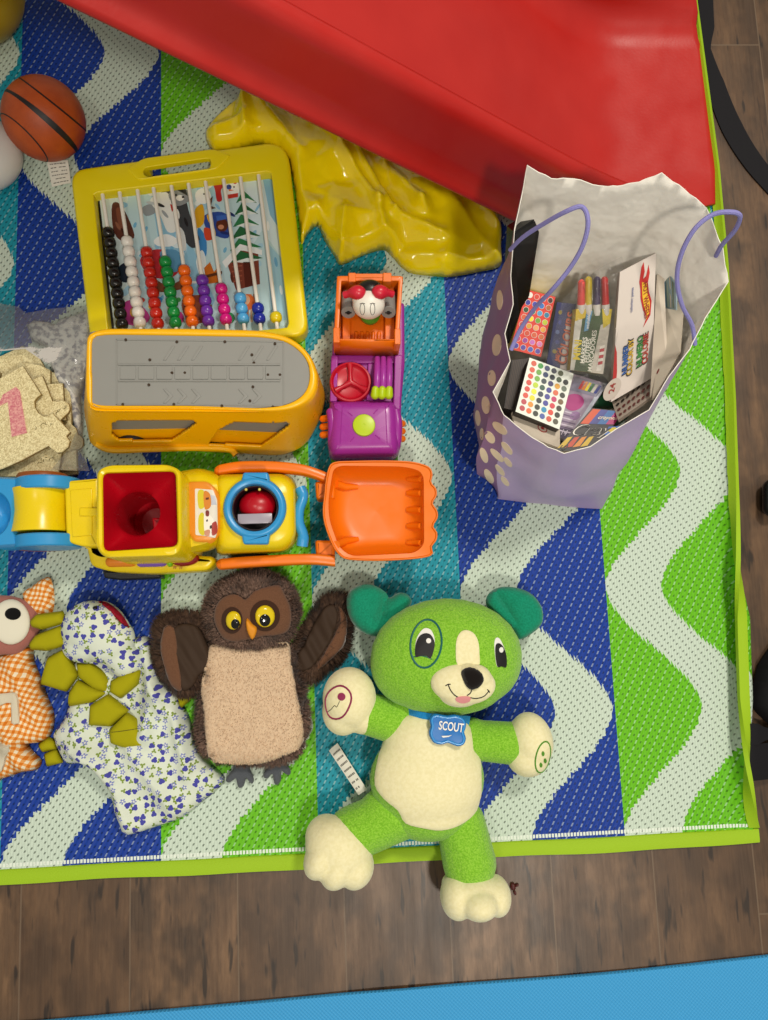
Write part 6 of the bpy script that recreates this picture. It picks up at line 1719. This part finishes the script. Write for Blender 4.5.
ring_ = [f5(213 + 92 * math.cos(t_) + 10 * math.sin(t_), 140 - 142 * math.sin(t_)) for t_ in [2 * PI * k / 28 for k in range(29)]]
P = [cast(hT, *p)[0] for p in ring_]; bm = bmesh.new(); tube(bm, P, .0013, 6, caps=False); obj('eye_ring', bm, TDK, head)
onp('eye', hT, [f5(*p) for p in [(152, 215), (150, 150), (165, 95), (200, 52), (240, 58), (262, 105), (262, 160), (242, 226), (215, 212), (180, 212)]], WHT, head, .0007)
onp('eye', hT, [f5(*p) for p in [(630, 272), (618, 195), (616, 130), (630, 104), (655, 125), (685, 205), (684, 276), (655, 272)]], WHT, head, .0007)
ey = child(head, 'eye')
onp('pupil', hT, [f5(*p) for p in [(152, 216), (152, 150), (172, 100), (205, 80), (240, 88), (262, 125), (262, 165), (242, 226), (215, 212), (180, 212)]], BLK, ey[0], .0012, sm=3)
onp('pupil', hT, [f5(*p) for p in [(632, 274), (620, 205), (622, 150), (640, 138), (665, 158), (684, 210), (684, 277), (655, 273)]], BLK, ey[1], .0012, sm=3)
onp('eye_glint', hT, [Vector(f5(229, 124)) + v for v in circ(0, 0, 2.5, 12)], WHT, ey[0], .0017, sm=0); onp('eye_glint', hT, [Vector(f5(653, 177)) + v for v in circ(0, 0, 2.1, 12, ry=2.7)], WHT, ey[1], .0017, sm=0)
line_on('eye_stitch', hT, [f5(*p) for p in [(138, 218), (180, 212), (215, 218), (248, 232)]], .0006, TDK, head); line_on('chin_seam', hT, [f5(*p) for p in [(395, 515), (380, 530), (360, 548)]], .0004, GRN, head)
# collar and tag
BLC = plush('#1a78b4', '#2486c4', 700, .0006, .4, 'blue_ribbon'); bt = bvh_of(torso)
P = [cast(bt, *c6(*p))[0] for p in [(282, 395), (300, 410), (330, 420), (365, 427), (400, 430), (440, 432), (475, 431)]]; P = [Vector((p.x, p.y, max(p.z, .06) + .002)) for p in P]
bm = bmesh.new(); P = smooth_poly(P, 4, closed=False); rs = []
for i, p in enumerate(P):
    d = (P[min(i + 1, len(P) - 1)] - P[max(i - 1, 0)]).normalized(); s = Vector((-d.y, d.x, 0)).normalized() * .0088; up = Vector((0, 0, .0012)); rs.append([p - s - up * 3, p + s - up, p + s + up, p - s + up - up * 2])
loft(bm, rs); col_ = obj('collar', bm, BLC, pup)
TZ = .098
tg = [f5(*p) for p in [(240, 575), (262, 556), (300, 560), (340, 566), (385, 560), (430, 575), (450, 605), (448, 640), (440, 665), (450, 700), (438, 735), (405, 748), (370, 738), (340, 728), (305, 738), (262, 728), (238, 695), (232, 660), (242, 630), (235, 600)]]
bm = bmesh.new(); tgs = smooth_poly(tg, 3); pprism(bm, tgs, TZ - .007, TZ, b=.002); nt = obj('name_tag', bm, plastic('#0d6cb8', .2, 'tag_blue'), col_)
bm = bmesh.new(); O = resample(pxo(tgs, TZ), 80); frame(bm, inset(O, .0012), inset(O, .0036), TZ - .001, TZ + .0012, .0008, .0008); obj('tag_rim', bm, plastic('#2a8ad0', .2), nt)
bm = bmesh.new(); tr = bvh_of(nt); ptext(bm, tr, 'SCOUT', 451.0, 726.9, 12.2, 7, .62, t=.0014, bold=True); obj('lettering', bm, WHT, nt, merge=False, label='white capital letters')
bm = bmesh.new(); patch(bm, tr, [f5(*p) for p in [(303, 684), (345, 683), (366, 678), (345, 690), (312, 694)]], t=.0012, sp=1.5); obj('tag_mark', bm, WHT, nt, merge=False)
# emblems on the paws
MAR = plastic('#8a1f4c', .6, 'maroon_embroidery'); EGR = plastic('#4d8a1c', .6, 'green_embroidery')
pl = bvh_of(paw_l); P = [c6(108 + 36 * math.cos(t_) * (1 + .06 * math.sin(3 * t_)) + 6 * math.sin(t_), 375 - 47 * math.sin(t_)) for t_ in [2 * PI * k / 24 for k in range(25)]]
bm = bmesh.new(); tube(bm, [cast(pl, *p)[0] for p in P], .0012, 6, caps=False); obj('emblem_ring', bm, MAR, paw_l)
onp('emblem_ball', pl, [Vector(c6(118, 359)) + v for v in circ(0, 0, 3.9, 14)], MAR, paw_l, .0009, sm=0); line_on('emblem_line', pl, [c6(*p) for p in [(112, 372), (104, 388), (98, 384), (88, 395), (78, 402)]], .0004, BLK, paw_l)
pr = bvh_of(paw_r); P = [c6(688 + 20 * math.cos(t_) + 8 * math.sin(t_), 530 - 44 * math.sin(t_)) for t_ in [2 * PI * k / 24 for k in range(25)]]
bm = bmesh.new(); tube(bm, [cast(pr, *p)[0] for p in P], .0010, 6, caps=False); obj('emblem_ring', bm, EGR, paw_r)
for x, y in ((688, 520), (694, 540), (682, 552)): onp('emblem_dot', pr, [Vector(c6(x, y)) + v for v in circ(0, 0, 1.4, 10, ry=2.4)], EGR, paw_r, .0008, sm=0)
paper_tag('care_tag', [c6(82, 512), c6(106, 490), c6(190, 622), c6(166, 638)], .02, pup, 7, 'white printed care tag', zs=[.012, .012, .03, .03])

# ---------------------------------------------------------------- owl hand puppet
o3 = lambda x, y: (140 + x / 3.49, 560 + y / 3.49)
O3 = lambda x, y, z: at(*o3(x, y), z)
OF = fur_mat('brown_tipped_fur', '#38241a', '#96796a', 330, .515); OW = fur_mat('dark_wing_fur', '#33231a', '#5f4737', 200, .53); TAN = plush('#cbb093', '#d6bb9c', 300, .0018, .8, 'tan_fleece')
LIN = cloth('#3a2b20', 'dark_lining', .7, 1500); BRN = plush('#5f402e', '#6d4c38', 900, .0006, .3, 'brown_felt'); DBR = plush('#3a251b', None, 900, .0006, .3, 'dark_brown_felt')
owl = thing('owl_puppet', 'fluffy brown owl hand puppet with tan belly and yellow eyes', 'puppet', O3(400, 450, 0) + Vector((0, 0, ZR)))
bm = bmesh.new(); ppillow(bm, smooth_poly([o3(*p) for p in [(258, 290), (232, 400), (210, 480), (202, 580), (216, 650), (262, 692), (330, 700), (400, 704), (470, 700), (530, 682), (570, 630), (582, 545), (578, 450), (555, 380), (530, 300)]], 3), .02, .014, .024, .022, sp=.006, under=.6)
ob = obj('body', bm, OF, owl, angle=180); obt = bvh_of(ob)
bel = [(252, 304), (300, 292), (400, 298), (512, 290), (522, 360), (538, 440), (552, 520), (562, 600), (545, 650), (500, 672), (430, 694), (340, 694), (255, 686), (240, 640), (232, 580), (230, 500), (224, 425), (240, 360)]
bm = bmesh.new(); patch(bm, obt, smooth_poly([o3(*p) for p in bel], 3), t=.004, sp=1.8, puff=.005, edge=5)
for v in bm.verts: v.co.z += .0012 * noise.noise(v.co * 55) + .0006 * noise.noise(v.co * 200)
ow_b = obj('belly', bm, TAN, ob, merge=False, angle=180, label='tan fleece belly')
fur(ow_b, 6000, .0018, 0, 5, width=.0006, lift=1.1)
fur(ob, 11000, .010, 0, 2, comb=(0, -.4, .1), lift=.5, keep=lambda p: not inside(p, [o3(*q_) for q_ in bel]))
hd_o = blob('head', [('e', O3(390, 175, .036), (K(160, .04) * 2.833 / 3.49 * .92, K(132, .04) * 2.833 / 3.49 * .92, .030)), ('e', O3(315, 190, .034), (.026, .034, .024)), ('e', O3(468, 180, .034), (.027, .037, .025)), ('e', O3(395, 250, .032), (.044, .014, .018)), ('e', O3(400, 120, .034), (.034, .022, .022))], OF, owl, .0025, 5)
ht3 = bvh_of(hd_o)
mask = smooth_poly([o3(*p) for p in [(272, 215), (272, 175), (288, 145), (320, 126), (352, 130), (371, 142), (400, 115), (440, 102), (478, 98), (492, 118), (512, 160), (517, 200), (508, 238), (478, 252), (430, 256), (400, 262), (370, 268), (330, 272), (295, 258)]], 3)
bm = bmesh.new(); patch(bm, ht3, mask, t=.0060, sp=1.5, puff=.002, edge=3); mk_ = obj('face_mask', bm, BRN, hd_o, merge=False); mt3 = bvh_of(mk_)
fur(hd_o, 13000, .0095, 0, 3, comb=(0, .2, .1), lift=.6, keep=lambda p: not inside(p, mask), dirf=lambda w: (w - O3(395, 190, w.z)).normalized() * .8 + Vector((0, .1, .1)))
for s, (cx, cy, r, ry, yr, yry, yx, yy, px_, py_, pr_) in enumerate(((322, 210, 37, 46, 26, 32, 327, 210, 333, 223, 15), (436, 194, 52, 54, 34, 38, 436, 196, 436, 210, 19))):
    sc3 = 1 / 3.49
    e = onp('eye_felt', mt3, [Vector(o3(cx, cy)) + v for v in circ(0, 0, r * sc3, 26, ry=ry * sc3)], DBR, mk_, .0008, sm=0)
    y_ = onp('eye', mt3, [Vector(o3(yx, yy)) + v for v in circ(0, 0, yr * sc3, 24, ry=yry * sc3)], plastic('#d9bf14', .15, 'yellow_eye'), mk_, .0014, .0035, sm=0, edge=6, label='glossy yellow eye', sp=1.0)
    yt = bvh_of(y_)
    onp('pupil', yt, [Vector(o3(px_, py_)) + v for v in circ(0, 0, pr_ * sc3, 20, ry=(pr_ + 2) * sc3)], plastic('#0d0b0c', .1), y_, .0005, .0008, sm=0)
BK = plastic('#d88a0e', .6, 'orange_felt')
bm = bmesh.new(); patch(bm, mt3, smooth_poly([o3(*p) for p in [(370, 212), (376, 204), (392, 222), (408, 236), (404, 260), (392, 272), (382, 262), (372, 238)]], 3), t=.001, sp=1.0, puff=.006, edge=3); obj('beak', bm, BK, mk_, merge=False)
bm = bmesh.new(); capsule(bm, O3(388, 34, .036), O3(384, 32, .02), .003); obj('top_tuft', bm, BK, hd_o)
# wings : fur outside, dark lining inside
wl = [(60, 300), (55, 245), (80, 212), (120, 196), (170, 194), (212, 208), (236, 250), (250, 320), (252, 385), (215, 425), (185, 455), (145, 460), (100, 432), (75, 380)]
wr = [(522, 350), (545, 305), (572, 255), (596, 200), (622, 158), (655, 132), (695, 128), (722, 165), (730, 220), (722, 280), (695, 335), (655, 372), (615, 402), (585, 425), (545, 405), (525, 380)]
for nm, w_, li, lt, cc_ in (('left', wl, [(120, 240), (165, 225), (205, 240), (232, 300), (238, 370), (205, 400), (180, 440), (148, 448), (140, 400), (122, 330)], [(88, 238), (120, 235), (132, 300), (140, 380), (148, 445), (115, 430), (92, 370), (78, 300)], (150, 330)),
                         ('right', wr, [(535, 352), (575, 300), (612, 220), (650, 165), (680, 160), (690, 200), (670, 270), (620, 350), (580, 385), (548, 378)], [(690, 165), (712, 190), (716, 240), (700, 300), (655, 350), (610, 380), (640, 330), (680, 260), (698, 205)], (620, 280))):
    bm = bmesh.new(); ppillow(bm, smooth_poly([o3(*p) for p in w_], 3), .03, .024 if nm == 'left' else .012, .014, .014, sp=.005, under=.6)
    w = obj('wing', bm, OW, owl, angle=180); wt = bvh_of(w)
    c_ = O3(*cc_, .03)
    bm = bmesh.new(); patch(bm, wt, smooth_poly([o3(*p) for p in li], 3), t=.003, sp=1.4, puff=.002, edge=3)
    for v in bm.verts: v.co.z += .0060 * noise.noise(Vector((v.co.x * 80 + v.co.y * 40, v.co.y * 22, 1 if nm == 'left' else 4)))
    obj('lining', bm, LIN, w, merge=False, angle=180)
    bm = bmesh.new(); patch(bm, wt, smooth_poly([o3(*p) for p in lt], 3), t=.004, sp=1.4, puff=.002, edge=3); obj('lining', bm, BRN, w, merge=False, angle=180, label='lighter brown wing lining')
    lp = [o3(*p) for p in li]; lq = [o3(*p) for p in lt]
    fur(w, 6500, .010, 0, 4, lift=.35, keep=lambda p: not inside(p, lp) and not inside(p, lq), dirf=lambda ww: ((ww - c_) * Vector((1, 1, 0))).normalized() * 1.2)
FEL = plush('#4b4f55', '#565a60', 900, .0006, .3, 'grey_felt')
for f_ in ([(328, 690), (378, 690), (384, 725), (398, 758), (392, 776), (380, 768), (370, 756), (362, 784), (345, 790), (338, 772), (334, 758), (312, 772), (299, 764), (308, 745), (326, 722)], [(432, 690), (510, 686), (512, 705), (526, 730), (522, 745), (508, 742), (494, 732), (492, 765), (478, 780), (468, 772), (462, 742), (445, 758), (430, 750), (436, 730), (448, 715)]):
    bm = bmesh.new(); ppillow(bm, smooth_poly([o3(p[0], p[1] + 5) for p in f_], 3), .010, .010, .005, .004, sp=.002, under=.6); obj('foot', bm, FEL, owl)

# ---------------------------------------------------------------- flowered dinosaur puppet
t = NT('flowered_cotton'); co = t.coord(); X = t.xyz(co)
def flowers(t, co, scale, r0, petals, sel0, sel1, seed, fat=.45):
    mp = t.new('ShaderNodeMapping'); t.l.new(co, mp.inputs[0]); mp.inputs['Location'].default_value = (seed, seed * .7, 0); mp.inputs['Scale'].default_value = (1, 1, 0)
    v = t.new('ShaderNodeTexVoronoi', voronoi_dimensions='2D'); t.l.new(mp.outputs[0], v.inputs['Vector']); v.inputs['Scale'].default_value = scale; v.inputs['Randomness'].default_value = .8
    sb = t.new('ShaderNodeVectorMath', operation='SUBTRACT'); t.l.new(mp.outputs[0], sb.inputs[0]); t.l.new(v.outputs['Position'], sb.inputs[1])
    s = t.xyz(sb.outputs[0]); c = t.xyz(v.outputs['Color'])
    ang = t.math('ADD', t.math('ARCTAN2', s[1], s[0]), t.math('MULTIPLY', c[1], 6.28))
    r = t.math('SQRT', t.math('ADD', t.math('MULTIPLY', s[0], s[0]), t.math('MULTIPLY', s[1], s[1])))
    lim = t.math('MULTIPLY', t.math('ADD', 1 - fat, t.math('MULTIPLY', t.math('ABSOLUTE', t.math('COSINE', t.math('MULTIPLY', ang, petals / 2))), fat)), r0)
    inn = t.math('LESS_THAN', r, lim); sel = t.math('MULTIPLY', t.math('GREATER_THAN', c[0], sel0), t.math('LESS_THAN', c[0], sel1))
    return t.math('MULTIPLY', inn, sel), r, s
base_c = t.mix(t.mapr(t.noise(co, 30, 3), .3, .7), '#cfd8c8', '#d8dfd0')
g, r_, _ = flowers(t, co, 112, .0030, 3, .35, 1.01, 1.37, .85); c = t.mix(g, base_c, '#7f9440')
g, r_, _ = flowers(t, co, 96, .0036, 3, .50, 1.01, .21, .35); c = t.mix(g, c, '#4a4ba0')
g, r_, _ = flowers(t, co, 96, .0034, 5, .0, .46, .21, .75); c = t.mix(g, c, '#8088c0')
g2 = t.math('MULTIPLY', g, t.math('LESS_THAN', r_, .0009)); c = t.mix(g2, c, '#e6e6da')
t.base(c); t.rough(.9); t.b.inputs['Specular IOR Level'].default_value = .15; t.bump(t.math('ADD', t.noise(co, 1800, 1), t.math('MULTIPLY', t.noise(co, 45, 3), 4)), .35, .001); FLOW = t.m
OLV = cloth('#a09a0a', 'olive_cotton', .9, 1800)
din = thing('dinosaur_puppet', 'flower print cotton dinosaur puppet with olive green spikes and hands', 'puppet', at(120, 720, ZR))
d3 = lambda x, y: (x / 3.2, 560 + y / 3.2)
drs = [(440, 245), (478, 258), (500, 330), (540, 395), (572, 420), (585, 470), (602, 505), (634, 610), (690, 672), (716, 712), (650, 775), (580, 828), (500, 858), (402, 884), (375, 835), (358, 795), (340, 730), (300, 680), (265, 655), (205, 655), (180, 610), (165, 560), (205, 500), (215, 440), (230, 330), (330, 280)]
_df = facets(-.5, -.4, 0, .1, .030, .014, 21); dr_ = field([(d3(470, 270), d3(520, 470), .010, 7), (d3(500, 330), d3(470, 560), .008, 8), (d3(420, 600), d3(560, 800), .007, 9), (d3(560, 480), d3(600, 680), .008, 7), (d3(250, 560), d3(340, 700), .007, 8), (d3(330, 620), d3(400, 820), .006, 8), (d3(230, 600), d3(280, 640), .008, 5), (d3(520, 420), d3(575, 440), .008, 6)], .02)
bm = bmesh.new(); ppillow(bm, smooth_poly([d3(*p) for p in drs], 3), .015, ZR + .002, .016, .016, sp=.0042, under=.1, ztop=lambda v, d, z, g: z + g * (_df(v) + dr_(v) * 1.8 - .005))
dress = obj('body', bm, FLOW, din, angle=180)
dh = blob('head', [('e', at(92, 628, .032), (.037, .034, .026)), ('e', at(108, 640, .030), (.033, .030, .024)), ('e', at(84, 645, .028), (.026, .022, .021)), ('c', at(110, 640, .026), at(126, 662, .022), .022, .020)], FLOW, din, .0022, 4)
bm = bmesh.new(); ppillow(bm, smooth_poly([(97, 601.5), (106, 602), (116, 609), (124, 618), (129, 628), (122, 625), (113, 616), (104, 607)], 3), .04, .038, .008, .006, sp=.003, under=.9); obj('mouth', bm, cloth('#8e1226', 'red_cotton'), dh)
bm = bmesh.new(); ppillow(bm, smooth_poly([(101, 601), (110, 603), (121, 612), (130, 627), (126, 628), (116, 614), (106, 606)], 3), .024, .020, .004, .004, sp=.003, under=.9); obj('jaw', bm, FLOW, dh)
dT = bvh_of(dh); p_, n_ = cast(dT, 95, 608); bm = bmesh.new(); ellipsoid(bm, p_, (.0029, .0024, .0022)); obj('eye', bm, plastic('#0d0d0f', .12), dh)
dallt = bvh_of(dress, dh)
def spike(name, pts, zb, h, parent, lab=None):
    bm = bmesh.new(); P = [d3(*p) for p in pts]; cx = sum(p[0] for p in P) / len(P); cy = sum(p[1] for p in P) / len(P)
    z0 = zb if zb is not None else min(.05, cast(dallt, cx, cy)[0].z + .001)
    ppillow(bm, rpoly(P, 2.2, 3), z0 + .004, z0, h, .010, sp=.0035, under=.5); return obj(name, bm, OLV, parent, label=lab, angle=180)
spike('snout_spike', [(90, 195), (112, 174), (200, 162), (208, 202), (130, 224), (96, 214)], .038, .010, dh); spike('snout_spike', [(88, 268), (110, 240), (198, 206), (212, 272), (150, 292), (92, 288)], .034, .010, dh)
for pts, zb in (([(148, 312), (208, 280), (250, 370), (210, 424), (124, 398)], .024), ([(216, 425), (245, 383), (345, 425), (300, 458), (215, 470)], None), ([(240, 325), (300, 328), (352, 385), (346, 428), (300, 418), (248, 378)], None), ([(350, 388), (408, 356), (450, 352), (442, 398), (384, 446), (348, 424)], None), ([(345, 428), (412, 482), (352, 535), (280, 530), (284, 466)], None), ([(404, 486), (438, 510), (467, 600), (400, 606), (350, 588), (345, 545)], None)):
    spike('back_spike', pts, zb, .012, din)
for pts in ([(116, 592), (150, 566), (178, 578), (180, 608), (130, 618)], [(135, 622), (178, 604), (200, 650), (145, 664)], [(560, 424), (616, 428), (606, 452), (574, 478)]): spike('hand', pts, .006 if pts[0][0] < 500 else .016, .009, din)
line_on('spike_seam', bvh_of(*child(din, 'back_spike')), [d3(*p) for p in [(352, 552), (400, 546), (450, 538)]], .0005, plastic('#5f5a08', .9), din)

# ---------------------------------------------------------------- gingham fox puppet
t = NT('orange_gingham'); co = t.coord(); mp = t.new('ShaderNodeMapping'); t.l.new(co, mp.inputs[0]); mp.inputs['Rotation'].default_value = (0, 0, .35)
wv = t.new('ShaderNodeVectorMath', operation='ADD'); t.l.new(mp.outputs[0], wv.inputs[0]); nz = t.noise(co, 22, 2, .5, col=True); sc_v = t.new('ShaderNodeVectorMath', operation='SCALE'); t.l.new(nz, sc_v.inputs[0]); sc_v.inputs['Scale'].default_value = .018; t.l.new(sc_v.outputs[0], wv.inputs[1])
X = t.xyz(wv.outputs[0]); st_ = lambda v: t.math('GREATER_THAN', t.math('FRACT', t.math('DIVIDE', v, .0066)), .5)
s_ = t.math('MULTIPLY', t.math('ADD', st_(X[0]), st_(X[1])), .5); t.base(t.ramp(s_, [(0, '#e9dcc0'), (.5, '#e2a05a'), (1, '#d2741e')])); t.rough(.9); t.b.inputs['Specular IOR Level'].default_value = .15
t.bump(t.noise(co, 1800, 1), .3, .0008); GING = t.m
fox = thing('fox_puppet', 'orange gingham fox puppet with big white eye cut by the left edge', 'puppet', at(5, 700, ZR))
_ff = facets(-.6, -.4, 0, .1, .03, .009, 33)
bd = [(-60, 650), (0, 652), (28, 646), (31, 660), (37, 675), (44, 695), (51, 712), (51.5, 727), (46, 739), (36, 744), (26, 745), (30, 752), (39, 762), (34, 771), (18, 774), (0, 780), (-60, 795)]
fr_ = field([(( -10, 690), (20, 740), .010, 6), ((10, 660), (40, 720), .007, 6), ((0, 720), (24, 770), .008, 6), ((15, 740), (26, 746), .006, 5)], .02)
bm = bmesh.new(); ppillow(bm, smooth_poly(bd, 3), .015, ZR + .002, .018, .016, sp=.0045, under=.1, ztop=lambda v, d, z, g: z + g * (_ff(v) + fr_(v) - .003)); fb = obj('body', bm, GING, fox, angle=180)
fh = blob('head', [('e', at(0, 625, .024), (.050, .037, .018)), ('e', at(12, 628, .022), (.027, .033, .016))], plush('#9c6258', '#a56a60', 900, .0006, .3, 'mauve_felt'), fox, .0025, 4)
bm = bmesh.new(); ppillow(bm, smooth_poly([(20, 594), (30, 586), (41, 578), (48, 577.5), (51, 586), (52.5, 598), (50, 613), (38, 618), (28, 612)], 3), .025, .018, .010, .01, sp=.004, under=.8); obj('ear', bm, GING, fox)
fT = bvh_of(fh)
fe = onp('eye_patch', fT, [Vector((11, 622)) + v for v in circ(0, 0, 19, 30, ry=22)], plush('#dcd7c4', None, 900, .0006, .3, 'cream_felt'), fh, .0015, .0025, sm=0, edge=6, label='cream eye patch')
fT2 = bvh_of(fe); onp('pupil', fT2, [Vector((13, 614)) + v for v in circ(0, 0, 8, 20, ry=6)], plush('#0f0e0e', None, 900, .0006, .3), fe, .0010, .001, sm=0)
fB = bvh_of(fb); CO = cloth('#cfc6b0', 'cream_cotton')
onp('strap', fB, [(-8, 697), (8, 693), (15, 692.5), (18.5, 698), (19.5, 722), (17, 724), (11, 723), (12, 703), (0, 706), (-8, 712)], CO, fox, .0035, .0015, sm=2)
onp('strap', fB, [(-6, 747), (9, 744), (7, 756), (3, 769), (-6, 771)], CO, fox, .0035, .0015, sm=2)
# ---------------------------------------------------------------- light
w = bpy.data.worlds.new('room'); SC.world = w; w.use_nodes = True
bg = w.node_tree.nodes['Background']; bg.inputs[0].default_value = lin('#f4f2e6'); bg.inputs[1].default_value = .38
def lamp(name, loc, size, power, col, target=(0, 0, 0)):
    l = bpy.data.lights.new(name, 'AREA'); l.shape = 'DISK'; l.size = size; l.energy = power; l.color = lin(col)[:3]
    o = bpy.data.objects.new(name, l); COL.objects.link(o); o.location = loc
    o.rotation_euler = (Vector(target) - Vector(loc)).to_track_quat('-Z', 'Y').to_euler(); return o
lamp('ceiling_lamp', (.75, 1.2, 2.35), .35, 34, '#fff6e8')
lamp('ceiling_lamp', (.45, -.95, 2.35), .22, 24, '#fff6e8')
lamp('ceiling_lamp', (-.6, -.35, 2.35), .30, 6, '#fff6e8')
SC.view_settings.view_transform = 'Standard'; SC.view_settings.look = 'None'
SC.view_settings.gamma = 1; SC.view_settings.use_curve_mapping = False
SC.view_settings.exposure = 0.0
